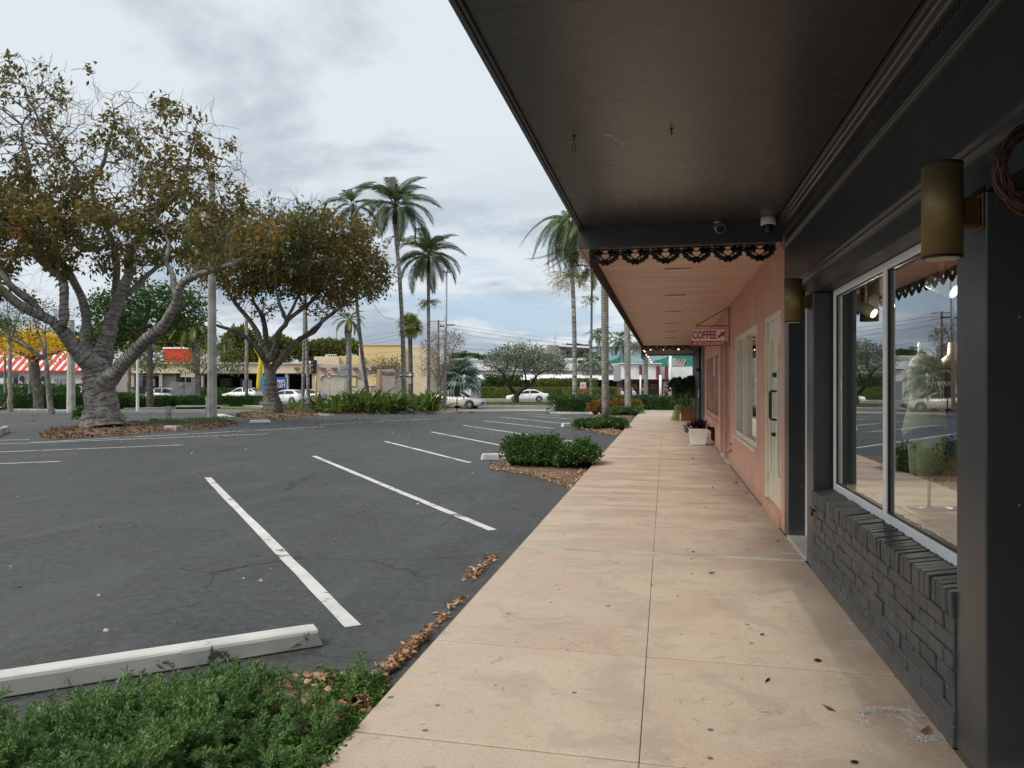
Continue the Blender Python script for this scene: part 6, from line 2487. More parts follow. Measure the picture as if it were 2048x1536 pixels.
hedge('hedge', 'clipped hedge strip running past the cabinet and light pole', [GD(225, 68), GD(350, 70.5), GD(512, 70.5)], 1.8, .88, 9000, .17, .10, 'hedge_leaves', 11)
hedge('hedge', 'dark hedge along the far pavement behind the parked cars at left', [GD(225, 104), GD(480, 104)], 1.6, 1.4, 3000, .3, .18, 'dark_hedge_leaves', 12)
hedge('hedge', 'low dull green ground hedge left of the strap leaved plants', [GD(585, 60), GD(660, 56)], 1.6, .45, 2600, .15, .08, 'olive_leaves', 13)
near_bush('feathery low grass bush at the right end of the strap leaved bed', 895, 812, 60, .7, 1800, .34, .02, 14, 'grass_blades', depth=1.4, grp='grass bushes', blobs=3)
near_bush('small dark leafy bush hiding the pale hatchback wheel', 932, 811, 34, .62, 900, .12, .06, 15, 'dark_hedge_leaves', depth=1.2, grp='dark bushes', blobs=2)
bush('weed', 'green leafy weed growing at the left foot of the big tree', 'weed', gl(165, 853), [((*gl(165, 853)[:2], gl(165, 853)[2] + .32), (.28, .25, .38))], 260, .17, .08, 'clover_green', 16, core=False)
bush('weed', 'tiny green weed at the right foot of the big tree', 'weed', gl(243, 852), [((*gl(243, 852)[:2], gl(243, 852)[2] + .18), (.12, .12, .2))], 90, .13, .06, 'clover_green', 17, core=False)
bush('weed', 'dark weeds at the right foot of the second tree', 'weed', gl(556, 824), [((*gl(556, 824)[:2], gl(556, 824)[2] + .2), (.4, .25, .3))], 260, .15, .06, 'dark_hedge_leaves', 18, core=False)
bush('juniper_bush', 'low juniper mat at the foot of the concrete light pole', 'bush', gl(424, 846), [((*gl(400, 848)[:2], gl(400, 848)[2] + .06), (.8, .5, .16)), ((*gl(445, 846)[:2], gl(445, 846)[2] + .06), (.6, .5, .18))], 1500, .10, .02, 'juniper_green', 19, core=False, group='juniper mats on the leaf bed')
bush('juniper_bush', 'low juniper mat beside the small grey meter posts', 'bush', gl(335, 850), [((*gl(335, 850)[:2], gl(335, 850)[2] + .05), (.9, .5, .14))], 1200, .10, .02, 'juniper_green', 20, core=False, group='juniper mats on the leaf bed')


# strap leaved plants: every leaf an object sharing a few meshes
def strap_mesh(seed):
    rng = random.Random(seed)
    L, Wd, seg = 1.25, .13, 7
    v, f = [], []
    p = Vector((0.02, 0, 0))
    ang = rng.uniform(.9, 1.25)
    for j in range(seg + 1):
        t = j / seg
        w = Wd * (0.55 + 0.6 * math.sin(math.pi * min(1, t * .95 + .1))) * (1 if t < .8 else (1 - t) / .2 * .9 + .1)
        v += [(p.x, -w / 2, p.z + w * .22), (p.x, 0, p.z), (p.x, w / 2, p.z + w * .22)]
        p = p + Vector((math.cos(ang), 0, math.sin(ang))) * L / seg
        ang -= rng.uniform(.10, .30) * (0.4 + 1.3 * t)
    for j in range(seg):
        a = 3 * j
        f += [(a, a + 1, a + 4, a + 3), (a + 1, a + 2, a + 5, a + 4)]
    me = bpy.data.meshes.new('leaf')
    me.from_pydata(v, [], f)
    me.materials.append(MATS['strap_leaves'])
    me.update()
    return me


STR = [strap_mesh(s) for s in range(8)]
rg = random.Random(77)
cl = [(648, 44.6, .95, 'first strap leaved clump from the left, pale stem in it'), (700, 43.9, 1.05, 'tall strap leaved clump left of the pink entrance sign'), (735, 43.4, 1.15, 'dark bent strap leaved clump in front of the leaning palm trunk'),
      (772, 43.6, 1.1, 'strap leaved clump in front of the pink entrance sign'), (790, 44.4, .9, 'light green strap leaved clump just left of the tallest palm trunk'), (836, 43.6, 1.08, 'strap leaved clump right of the tallest palm trunk'), (862, 44.6, .95, 'farthest right strap leaved clump'), (672, 43.2, .8, 'low strap leaved clump drooping onto the white kerb')]
for px, d, s, lb in cl:
    b = GD(px, d)
    r_ = empty('strap_leaf_plant', b, lb, 'plant', 'strap leaved plants on the island bed')
    for k in range(46):
        off = Vector((rg.gauss(0, .32), rg.gauss(0, .25), 0))
        a = math.atan2(off.y, off.x) + rg.gauss(0, .7)
        low = rg.random()
        link('leaf', rg.choice(STR), r_, off + Vector((0, 0, rg.uniform(0, .25))), (rg.uniform(-.35, .35), rg.uniform(-.5, .35) + (low > .7) * .6, a), (s * 1.16 * rg.uniform(.75, 1.15),) * 3)


# ------------------------------------------------------------------ juniper in the left foreground
def juniper():
    rng = np.random.default_rng(5)
    variants = []
    for s in range(6):
        v, q = [], []
        L = .15
        pts = []
        p = np.zeros(3)
        d = np.array([.55, 0, .85])
        n = 13
        for i in range(n):
            d = d + np.array([.03, rng.normal() * .06, -.012])
            d /= np.linalg.norm(d)
            p = p + d * L / n
            pts.append((p.copy(), d.copy()))
        def sliver(p, d, l, w):
            s_ = np.cross(d, rng.normal(size=3))
            s_ /= np.linalg.norm(s_)
            k = len(v)
            v.extend([p - s_ * w * .3, p + d * l * .5 - s_ * w * .5, p + d * l, p + d * l * .5 + s_ * w * .5])
            q.append((k, k + 1, k + 2, k + 3))
        for i, (p, d) in enumerate(pts):
            if i < 1:
                continue
            for s2 in (-1, 1):
                side = np.cross(d, [0, 0, 1.0])
                side /= np.linalg.norm(side)
                bd = d * .8 + side * s2 * .65 + rng.normal(size=3) * .3
                bd /= np.linalg.norm(bd)
                l = .042 * (1 - i / n * .55) * rng.uniform(.7, 1.2)
                m = 4
                for j in range(m):
                    pj = p + bd * l * j / m
                    for _ in range(3):
                        dd = bd + rng.normal(size=3) * .45
                        dd /= np.linalg.norm(dd)
                        sliver(pj, dd, .017, .0030)
                sliver(p + bd * l * .8, bd, .016, .004)
            sliver(p, d, .018, .005)
        variants.append((np.array(v), np.array(q)))
    # scatter over the bed
    poly = [G(-260, 1540), G(0, 1500), (G(190, 1462)), G(330, 1426), G(520, 1392), G(690, 1366), G(765, 1372), G(775, 1400), G(722, 1470), G(690, 1535), G(560, 1700), G(0, 1900), G(-500, 1800)]
    px_, py_ = np.array([p.x for p in poly]), np.array([p.y for p in poly])
    x0, x1, y0, y1 = px_.min(), px_.max(), py_.min(), py_.max()

    def inside(x, y):
        c = False
        j = len(px_) - 1
        for i in range(len(px_)):
            if (py_[i] > y) != (py_[j] > y) and x < (px_[j] - px_[i]) * (y - py_[i]) / (py_[j] - py_[i]) + px_[i]:
                c = not c
            j = i
        return c
    VV, QQ = [], []
    cnt = 0
    tot = 0
    bare = G(640, 1410)
    bare2 = G(560, 1395)
    mounds = [(rng.uniform(x0, x1), rng.uniform(y0, y1), rng.uniform(.12, .3), rng.uniform(.05, .16)) for _ in range(60)]
    stems = MB()
    while tot < 1800:
        x, y = rng.uniform(x0, x1), rng.uniform(y0, y1)
        if not inside(x, y) or y < 1.6:
            continue
        h = 0.03
        for mx, my, mr, mh in mounds:
            r2 = ((x - mx) ** 2 + (y - my) ** 2) / mr ** 2
            if r2 < 1:
                h = max(h, .03 + mh * (.5 if y > 3.2 else 1) * (1 - r2) ** .7)
        dbare = math.hypot(x - bare.x, y - bare.y)
        if dbare < .30 and rng.random() < .95:
            continue
        if x > WX0 - .06:
            continue
        if x > -1.75 and rng.random() < .75:
            continue
        tot += 1
        v, q = variants[rng.integers(0, 6)]
        a, sc = rng.uniform(0, 2 * math.pi), rng.uniform(.7, 1.35)
        tl = rng.normal() * .35
        R1 = np.array([[math.cos(a), -math.sin(a), 0], [math.sin(a), math.cos(a), 0], [0, 0, 1]])
        R2 = np.array([[math.cos(tl), 0, math.sin(tl)], [0, 1, 0], [-math.sin(tl), 0, math.cos(tl)]])
        base = np.array([x, y, zg(x, y) + h * rng.uniform(.25, 1.0)])
        if rng.random() < .3:
            bp = Vector(base)
            stems.tube([bp + Vector((rng.normal() * .08, rng.normal() * .08, -h * .8)), bp], [.005, .003], 4, cap=False)
        QQ.append(q + cnt)
        VV.append((v * sc) @ R2.T @ R1.T + base)
        cnt += len(v)
    c = G(300, 1480)
    r_ = empty('juniper_bed', c, 'dense feathery green juniper ground cover in the left foreground', 'ground cover')
    r_['kind'] = 'stuff'
    o = put('foliage', mesh_np('foliage', np.concatenate(VV) - np.array(c), quads=np.concatenate(QQ), mat='juniper_green'), r_)
    o['kind'] = 'stuff'
    o = stems.build('stems', 'dark_bark', r_)
    o['kind'] = 'stuff'
    # clover and small weeds by the walk
    rng2 = np.random.default_rng(6)
    P, Dd = [], []
    while len(P) < 15000:
        t = rng2.random()
        x = WX0 + .03 - abs(rng2.normal()) * .24
        y = rng2.uniform(2.1, 4.35)
        if not inside(x, y) or (math.sin(x * 9 + y * 7) * math.cos(y * 11) < -.72):
            continue
        P.append((x, y, zg(x, y) + .03 + rng2.random() * .045))
        Dd.append(rng2.normal(size=3) * np.array([1, 1, .35]) + [0, 0, .15])
    v, q = leaves_np(rng2, np.array(P), np.array(Dd), .019, .016, .1)
    o = link('clover_patch', mesh_np('clover_patch', v - np.array(c), tris=q, mat='clover_green'), None, c)
    tag(o, 'bright small leaved weeds between the juniper and the walk edge', 'weeds', kind='stuff')


juniper()


# ------------------------------------------------------------------ fallen leaves
def litter(name, label, pts_fn, n, L, Wd, matn, seed, lift=.012, up=.25, jit=.02):
    rng = np.random.default_rng(seed)
    P = []
    while len(P) < n:
        r_ = pts_fn(rng)
        if r_ is None:
            continue
        x, y, h = r_
        P.append((x, y, (zg(x, y) if h is not None else 0) + lift + (h or 0)))
    P = np.array(P)
    D_ = rng.normal(size=(n, 3)) * np.array([1, 1, up])
    v, q = leaves_np(rng, P, D_, L * rng.uniform(.6, 1.3, n), Wd * rng.uniform(.7, 1.3, n), .35, -.05)
    c = Vector(P.mean(axis=0))
    o = link(name, mesh_np(name, v - np.array(c), tris=q, mat=matn), None, c)
    tag(o, label, 'leaves', kind='stuff')
    return o


def along(px0, py0, px1, py1, spread, hmax):
    a, b = G(px0, py0), G(px1, py1)
    def fn(rng):
        t = rng.random()
        k = abs(rng.normal()) * spread
        x = a.x + (b.x - a.x) * t - k
        y = a.y + (b.y - a.y) * t + rng.normal() * spread
        if x > WX0 - .012:
            return None
        return x, y, rng.random() * hmax * max(0, 1 - k / spread * .6)
    return fn


litter('fallen_leaves', 'brown curled leaves heaped against the walk edge above the juniper', along(742, 1385, 862, 1272, .036, .045), 330, .046, .026, 'dry_leaves', 1)
litter('fallen_leaves', 'small pile of tan leaves against the walk edge near the second line', along(950, 1160, 1000, 1112, .06, .02), 120, .045, .025, 'dry_leaves', 2)
litter('fallen_leaves', 'thin line of leaves and grass at the walk edge between two piles', along(870, 1262, 935, 1190, .03, .01), 50, .05, .025, 'dry_leaves', 3)


def poly_fn(px, hmax=.02):
    Q = [G(*p) for p in px]
    xs, ys = [p.x for p in Q], [p.y for p in Q]
    def fn(rng):
        x, y = rng.uniform(min(xs), max(xs)), rng.uniform(min(ys), max(ys))
        c = False
        j = len(Q) - 1
        for i in range(len(Q)):
            if (ys[i] > y) != (ys[j] > y) and x < (xs[j] - xs[i]) * (y - ys[i]) / (ys[j] - ys[i]) + xs[i]:
                c = not c
            j = i
        return (x, y, rng.random() * hmax) if c else None
    return fn


litter('fallen_leaves', 'pinkish tan leaves spread under the nearest glossy bush', poly_fn([(972, 938), (1060, 952), (1146, 982), (1180, 955), (1140, 925), (1010, 920)], .04), 900, .06, .034, 'dry_leaves', 4)
litter('fallen_leaves', 'tan leaves under the bush at the thickest palm', poly_fn([(1140, 857), (1180, 862), (1232, 874), (1248, 858), (1200, 850)], .04), 500, .08, .045, 'dry_leaves', 5)
litter('fallen_leaves', 'tan leaves by the foot of the second thick palm', poly_fn([(1196, 832), (1240, 838), (1276, 836), (1270, 828), (1200, 826)], .04), 420, .09, .05, 'mulch_leaves', 6)
litter('leaf_mulch', 'red brown leaf mulch around the big ringed tree', poly_fn([(72, 873), (110, 880), (240, 871), (420, 858), (478, 850), (445, 838), (250, 846), (180, 850), (100, 862)], .08), 5200, .10, .055, 'mulch_leaves', 7)
litter('leaf_mulch', 'red brown leaf mulch around the second big tree', poly_fn([(478, 839), (560, 842), (645, 833), (655, 826), (600, 820), (520, 821), (485, 827)], .08), 3200, .12, .06, 'mulch_leaves', 8)
litter('leaf_mulch', 'brown leaf mulch under the strap leaved plants', poly_fn([(650, 828), (730, 829), (800, 822), (900, 820), (880, 812), (680, 812)], .06), 3400, .12, .06, 'mulch_leaves', 9)
litter('fallen_leaves', 'brown leaves caught in the bare spot of the juniper', poly_fn([(480, 1390), (560, 1440), (660, 1520), (775, 1400), (765, 1372), (560, 1370)], .05), 420, .07, .04, 'dry_leaves', 10)
litter('fallen_leaves', 'single brown leaves scattered through the juniper and weeds', poly_fn([(100, 1480), (600, 1530), (690, 1500), (740, 1390), (300, 1400)], .10), 70, .06, .035, 'dry_leaves', 11)
litter('fallen_leaves', 'scattered pale leaves on the near asphalt', poly_fn([(-200, 1330), (620, 1240), (1050, 980), (1000, 850), (-400, 880)], .0), 170, .045, .03, 'litter', 12, lift=.006, up=.12)
litter('fallen_leaves', 'dark and tan leaf litter on the asphalt before the planted island', poly_fn([(380, 880), (900, 850), (930, 824), (640, 832), (400, 850)], .0), 1000, .08, .04, 'mulch_leaves', 13, lift=.006, up=.15)
litter('fallen_leaves', 'leaf litter on the old asphalt behind the big tree', poly_fn([(-300, 862), (480, 838), (640, 815), (-300, 813)], .0), 900, .12, .05, 'mulch_leaves', 14, lift=.012, up=.15)
rng = np.random.default_rng(15)


def on_walk(rng):
    x = rng.uniform(.1, 1.15) if rng.random() < .7 else rng.uniform(-1.2, 1.1)
    return x, rng.uniform(2.8, 24), None


litter('fallen_leaves', 'few dark brown leaves scattered on the walk near the shop walls', on_walk, 26, .06, .026, 'purple_leaves', 16, lift=.006, up=.15)
b = G(1885, 1463)
rr_ = np.random.default_rng(3)
v, q = leaves_np(rr_, np.array([[1.135, 3.60, .012]]), np.array([[-.6, -.5, .12]]), .10, .045, .4)
tag(link('fallen_leaf', mesh_np('fallen_leaf', v - np.array([1.12, 3.58, 0]), tris=q, mat='dry_leaves'), None, (1.12, 3.58, 0)), 'single curled brown leaf on the walk at the foot of the near pillar', 'leaf')

# grass blades on the median
rng = np.random.default_rng(44)
P = []
for k in range(9000):
    p = GD(rng.uniform(972, 1300), rng.uniform(71.6, 82.3), .07)
    P.append(tuple(p))
P = np.array(P)
v, q = flat_leaves_np(rng, P, rng.normal(size=P.shape) * np.array([.5, .5, .1]) + np.array([0, 0, 1.0]), .16, .05)
o = link('grass', mesh_np('grass', v - P.mean(axis=0), quads=q, mat='grass_blades'), None, Vector(P.mean(axis=0)))
tag(o, 'short green grass on the strip around the windswept tree', 'grass', kind='stuff')
# ------------------------------------------------------------------ camera-wise boxes for far buildings
U, V_ = (RX, RY), (FX, FY)


def fb(px0, px1, zt, zb, d, depth, m=None):
    """Box whose front face spans two pixel columns at distance d; heights in pixels rows at d (or None = ground)."""
    m = m or MB()
    a, b = W(px0, CY, d), W(px1, CY, d)
    c = (a + b) / 2 + Vector((FX, FY, 0)) * depth / 2
    z1 = EYE + (CY - zt) / FPX * d
    z0 = zg(c.x, c.y) - .05 if zb is None else EYE + (CY - zb) / FPX * d
    m.obox((c.x, c.y), U, V_, (b - a).length / 2, depth / 2, z0, z1)
    return m


def pz(py, d):
    return EYE + (CY - py) / FPX * d


paint('far_white', (0.82, 0.82, 0.80), 0.7, 0.05)
paint('far_cream', (0.72, 0.62, 0.44), 0.7, 0.06, col2=(0.66, 0.57, 0.40))
paint('far_taupe', (0.50, 0.46, 0.38), 0.75, 0.06)
paint('far_yellow', (0.78, 0.60, 0.30), 0.75, 0.08, .12, col2=(0.70, 0.52, 0.26))
paint('far_peach', (0.76, 0.63, 0.43), 0.75, 0.06)
paint('far_grey', (0.30, 0.32, 0.33), 0.7, 0.06)
paint('far_stone', (0.42, 0.37, 0.29), 0.85, 0.25, 1.5, 0.5, 3)
paint('awning_red', (0.60, 0.050, 0.030), 0.6, 0.05)
paint('orange_red', (0.72, 0.075, 0.030), 0.55, 0.05)
paint('viga_brown', (0.34, 0.13, 0.05), 0.8, 0.1)
paint('pale_blue', (0.36, 0.52, 0.58), 0.7, 0.06)
paint('mural_green', (0.03, 0.28, 0.20), 0.7, 0.1)
paint('brown_front', (0.12, 0.06, 0.045), 0.7, 0.1)
paint('maroon', (0.20, 0.03, 0.045), 0.6, 0.05)
paint('sign_pink', (0.50, 0.43, 0.39), 0.8, 0.08)
paint('sign_letter', (0.22, 0.20, 0.21), 0.6, 0.05)
paint('banner_blue', (0.008, 0.09, 0.42), 0.5, 0.05)
paint('sky_blue_sign', (0.02, 0.26, 0.62), 0.5, 0.05)
paint('arch_yellow', (0.70, 0.52, 0.02), 0.45, 0.05)
paint('traffic_black', (0.012, 0.012, 0.013), 0.4, 0.05)
paint('traffic_yellow', (0.60, 0.36, 0.02), 0.5, 0.05)
paint('road_red', (0.50, 0.03, 0.03), 0.5, 0.05)
paint('road_white', (0.74, 0.74, 0.74), 0.5, 0.03)
paint('sign_back', (0.32, 0.34, 0.36), 0.45, 0.05, metal=.4)
paint('green_box', (0.015, 0.06, 0.035), 0.5, 0.05)
paint('label_yellow', (0.75, 0.42, 0.01), 0.5, 0.03)
paint('warm_window', (0.40, 0.19, 0.07), 0.5, 0.1)
paint('poster_dark', (0.06, 0.05, 0.055), 0.5, 0.2, 3)
paint('skin', (0.45, 0.24, 0.16), 0.5, 0.05)
paint('hair', (0.02, 0.015, 0.012), 0.6, 0.05)
paint('shirt_white', (0.62, 0.64, 0.68), 0.8, 0.05)
paint('shirt_red', (0.34, 0.015, 0.03), 0.8, 0.05)
paint('shirt_black', (0.02, 0.02, 0.022), 0.8, 0.05)
paint('trousers', (0.04, 0.045, 0.06), 0.8, 0.05)

# red awning shop, far left
d = 78
b = empty('shop_building', GD(60, d), 'white shopfront with red and white striped sloping awning', 'shop')
fb(-160, 172, 742, None, d, 9).build('wall', 'far_white', b)
for k, (a, e) in enumerate([(-60, -34), (-32, -14), (-12, 5), (7, 14), (16, 25), (27, 36)]):
    w_ = fb(a, e, 747, 772, d - .06, .05).build('window', 'dark_glass', b)
    fb(a, e, 746.2, 747, d - .12, .1).build('window_frame', 'far_white', w_)
for k in range(48):
    x0 = -190 + (k // 2) * 15 + (k % 2) * 5.5
    wd = 9.5 if k % 2 else 5.5
    a, e = W(x0, 741, d - .4), W(x0 + wd, 741, d - .4)
    sh = 36
    a2, e2 = W(x0 + sh, 700, d + 5.5), W(x0 + wd + sh, 700, d + 5.5)
    mm = MB()
    n_ = Vector((0, 0, -.10))
    g_ = (e - a) * .015
    mm.hexa([a + g_ + n_, e - g_ + n_, e2 - g_ + n_, a2 + g_ + n_], [a + g_, e - g_, e2 - g_, a2 + g_])
    mm.build('awning_panel', 'awning_red' if k % 2 else 'far_white', b)
fb(-190, 180, 740.6, 744.5, d - .55, .12).build('fascia', 'awning_red', b)
fb(-160, 150, 697, 742, d + 6.2, 5).build('upper_wall', 'awning_red', b)
for x0, x1 in ((37, 50), (80, 93)):
    p_ = fb(x0, x1, 752, 774, d - .12, .06).build('poster', 'road_white', b)
    c_ = W((x0 + x1) / 2, 761, d - .16)
    MB().add([c_ + Vector((RX * x + 0, RY * x, z)) for x, z in [(-.10, -.05), (.22, -.4), (.3, .1), (.2, .42), (-.1, .48), (-.28, .2), (-.22, -.1)]], [tuple(range(7))]).build('portrait', 'poster_dark', p_)
for k in range(4):
    fb(108 + k * 8, 114 + k * 8, 758, 775, d - .1, .06).build('window', 'galvanised', b)
fb(-40, 10, 756, 776, d - 3, 1.2).build('van_side', 'road_white', b)

# cream car wash with taupe corner
d = 106
b = empty('car_wash', GD(450, d), 'long cream car wash with dark bays and taupe wall with brown beam ends', 'building')
fb(170, 632, 727, 746.5, d, 16).build('fascia', 'far_cream', b)
fb(170, 632, 725.6, 727, d - .3, 16.5).build('coping', 'far_white', b)
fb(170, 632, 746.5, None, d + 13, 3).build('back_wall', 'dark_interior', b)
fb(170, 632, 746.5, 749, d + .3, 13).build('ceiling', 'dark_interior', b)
for x in (243, 262, 318, 400, 520, 570, 624):
    fb(x, x + 6, 746.5, None, d + .2, .6).build('column', 'far_taupe', b)
fb(322, 352, 747, None, d + .9, 2).build('wall', 'far_taupe', b)
for k, (a, e) in enumerate([(226, 240), (246, 262), (266, 286), (290, 312)]):
    fb(a, e, 752, None, d + .5, .1).build('window', 'dark_glass', b)
fb(244, 316, 750, 752, d + .4, .1).build('window_frame', 'galvanised', b)
for x0, x1 in ((440, 462), (355, 380), (480, 500)):
    fb(x0, x1, 757, 772, d + 8, 1).build('service_bay', 'galvanised', b)
fb(632.3, 785, 729, None, d + .2, 10).build('taupe_wall', 'far_taupe', b)
for x in (594, 619, 645, 668, 710, 730, 751):
    c_ = W(x, 737, d)
    MB().obox((c_.x, c_.y), U, V_, .33, .45, c_.z - .14, c_.z + .14).build('beam_end', 'viga_brown', b)
mb = MB()
for pts in ([(642, 760), (642, 753), (652, 749.5), (712, 750.5), (722, 757)],):
    mb.tube([W(x, y_, d + .1) for x, y_ in pts], .10, 5)
mb.build('moulding', 'far_taupe', b)
w_ = fb(700, 712, 753, 772, d + .05, .1).build('window', 'far_yellow', b)
fb(699, 713, 752, 753.2, d - .05, .2).build('window_lintel', 'viga_brown', w_)
mm = MB()
pts = [(733, 772), (753, 772), (753, 758)] + [(743 + 10 * math.cos(t), 758 - 11 * math.sin(t)) for t in [i * math.pi / 8 for i in range(1, 8)]] + [(733, 758)]
P = [W(x, y_, d + .08) for x, y_ in pts]
mm.add(P + [p + Vector((FX, FY, 0)) * .1 for p in P], [tuple(range(len(P)))])
mm.build('arch', 'far_yellow', b)
lettering('CAR WASH', 1.05, W(452, 737, d - .1), TH, 'banner_blue', b, .08, .02)
lettering('CAR WASH', 1.05, W(452.5, 736.6, d - .28), TH, 'road_white', b, .06, .0)

b = empty('building', GD(740, 134), 'tall pale yellow blank building with flat roof behind the car wash', 'building')
fb(718, 802, 690, None, 134, 20).build('wall', 'far_yellow', b)
fb(802, 858, 692, None, 135, 18).build('wall', 'far_peach', b)
fb(716, 804, 688.6, 690.2, 133.8, 20).build('coping', 'far_cream', b)
b = empty('building', GD(670, 128), 'low pale peach flat roofed building left of the tall yellow one', 'building')
fb(628, 678, 713, None, 128, 15).build('wall', 'far_peach', b)
fb(678, 717.5, 712, None, 128.6, 14).build('wall', 'far_yellow', b)
mb = MB()
for k in range(5):
    x = 657 + k * 3.6
    fb(x, x + .9, 708.5, 713, 130, .2, mb)
fb(656, 673, 708.5, 709.5, 130, .2, mb)
mb.build('roof_rail', 'far_cream', b)
b = empty('building', GD(346, 112), 'orange red boxy roof tower with white cap beyond the street trees', 'building')
fb(327, 366, 697, None, 118, 6).build('wall', 'orange_red', b)
for k in range(8):
    fb(326.8, 366.2, 700 + k * 3.2, 700.5 + k * 3.2, 117.9, 6.2).build('board_joint', 'awning_red', b)
fb(325, 368, 694.5, 697, 117.7, 7).build('roof_cap', 'far_white', b)
b = empty('building', GD(390, 124), 'white flat roofed building right of the orange red tower', 'building')
fb(366.5, 414, 701, None, 126, 6).build('wall', 'far_white', b)
fb(366, 416, 699.5, 701, 125.6, 7).build('coping', 'far_grey', b)

# ------------------------------------------------------------------ right side buildings
d = 108
b = empty('shop_row', GD(1100, d), 'low white shop row with long white scalloped awning beyond the hedges', 'building')
fb(925, 1238, 727, None, d + 3, 14).build('wall', 'far_white', b)
fb(930, 1150, 720, 727, d + 6, 8).build('parapet', 'far_grey', b)
fb(900, 955, 717, 727, d + 8, 6).build('upper_wall', 'far_cream', b)
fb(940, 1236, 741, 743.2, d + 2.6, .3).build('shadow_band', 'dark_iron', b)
fb(1150, 1237, 742.5, 748, d + 2.2, .6).build('fascia', 'far_grey', b)
fb(962, 1236, 760, None, d + 2.8, .15).build('shopfront', 'dark_glass', b)
fb(942, 962, 763, None, d + 2.7, .15).build('door', 'far_grey', b)
for k in range(6):
    fb(990 + k * 44, 993 + k * 44, 759, None, d + 2.6, .2).build('column', 'far_cream', b)
n = 22
for k in range(n):
    x0, x1 = 955 + (1235 - 955) * k / n, 955 + (1235 - 955) * (k + 1) / n
    a, e = W(x0 + .25, 759, d), W(x1 - .25, 759, d)
    a2, e2 = W(x0 + .25, 749, d + 2.2), W(x1 - .25, 749, d + 2.2)
    am, em = (a + a2) / 2 + Vector((0, 0, .18)), (e + e2) / 2 + Vector((0, 0, .18))
    t_ = Vector((0, 0, -.06))
    mm = MB().hexa([a + t_, e + t_, em + t_, am + t_], [a, e, em, am])
    mm.hexa([am + t_, em + t_, e2 + t_, a2 + t_], [am, em, e2, a2])
    mm.build('awning_panel', 'far_white', b)
fb(1176, 1198, 762, 768, d + 2.4, .3).build('shop_sign', 'maroon', b)

d = 150
b = empty('motel_building', GD(1130, d), 'grey two storey motel with slanted flat roof and stone end wall', 'building')
fb(1097, 1121.5, 690, None, d, 8).build('stone_wall', 'far_stone', b)
fb(1122, 1175, 695, 722, d + 2, 8).build('wall', 'far_grey', b)
mm = MB()
A = [W(1118, 692.5, d - 1), W(1180, 696, d - 1)]
mm.hexa([A[0], A[1], A[1] + Vector((FX, FY, 0)) * 10, A[0] + Vector((FX, FY, 0)) * 10], [p + Vector((0, 0, .35)) for p in (A[0], A[1], A[1] + Vector((FX, FY, 0)) * 10, A[0] + Vector((FX, FY, 0)) * 10)])
mm.build('roof', 'far_white', b)
for x0, x1 in ((1134, 1142), (1149, 1157), (1159, 1168)):
    fb(x0, x1, 703, 715, d + 1.9, .2).build('window', 'dark_glass', b)
fb(1120, 1178, 716, None, d - .5, 9).build('lower_wall', 'far_white', b)
mb = MB()
mb.tube([W(1110, 690, d), W(1110, 665, d)], .06, 4).tube([W(1106, 676, d), W(1114, 676, d)], .04, 4).tube([W(1107, 683, d), W(1113, 683, d)], .04, 4)
mb.build('aerial', 'far_grey', b)
b = empty('roof_unit', W(1166, 727, 112), 'row of small white and dark boxes on the white shop roof', 'roof equipment')
fb(1157, 1167, 720.5, 727, 112, 2).build('dark_unit', 'dark_iron', b)
fb(1168, 1180, 721, 727, 112, 2).build('white_unit', 'far_white', b)
fb(1182, 1198, 720, 727, 113, 2).build('white_unit', 'pale_blue', b)

d = 140
b = empty('mural_building', GD(1290, d), 'pale blue two storey building with green wave mural', 'building')
fb(1190, 1420, 694, None, d, 14).build('wall', 'pale_blue', b)
fb(1188, 1422, 692.5, 694.2, d - .4, 15).build('coping', 'far_grey', b)
def mural(pts, mat, off):
    P = [W(x, y_, d - off) for x, y_ in pts]
    n = len(P)
    k = Vector((FX, FY, 0)) * .04
    MB().add(P + [p + k for p in P], [tuple(range(n)), tuple(range(n, 2 * n))[::-1]] + [(i, (i + 1) % n, n + (i + 1) % n, n + i) for i in range(n)]).build('mural', mat, b)
mural([(1210, 728), (1216, 722), (1232, 718), (1240, 712), (1256, 716), (1262, 726), (1300, 724), (1330, 716), (1345, 708), (1385, 709), (1420, 706), (1420, 732), (1210, 732)], 'mural_green', .06)
mural([(1238, 712), (1243, 700), (1249, 698), (1250, 713)], 'mural_green', .06)
mural([(1336, 718), (1350, 716), (1362, 728), (1370, 732), (1336, 732)], 'pale_blue', .12)
for k in range(4):
    mural([(1345 + k * 6, 732), (1352 + k * 6, 718), (1355 + k * 6, 718), (1349 + k * 6, 732)], 'peach_paint', .16)
for x in (1224, 1262):
    fb(x, x + 4, 702, 706, d - .2, .3).build('light_box', 'road_white', b)

d = 92
b = empty('shop_building', GD(1310, d), 'white boxy shop front with maroon vertical panels behind the pedestrians', 'shop')
fb(1243, 1322, 727.5, 758.5, d, 6).build('parapet', 'far_white', b)
fb(1322.3, 1420, 733.5, 760, d + .6, 6).build('parapet', 'far_white', b)
fb(1241, 1324, 726, 727.6, d - .3, 6.5).build('coping', 'far_white', b)
fb(1238, 1243, 727.6, 762, d + .5, 5).build('side_wall', 'far_grey', b)
fb(1243, 1420, 758.5, 762.5, d + .5, 6).build('soffit', 'dark_iron', b)
fb(1243, 1420, 762.5, None, d + 2.4, 4).build('wall', 'brown_front', b)
for k in range(3):
    for r_ in range(2):
        for c_ in range(4):
            fb(1260 + k * 20 + c_ * 3.6, 1263 + k * 20 + c_ * 3.6, 768 + r_ * 5, 772.2 + r_ * 5, d + 2.3, .1).build('window', 'warm_window', b)
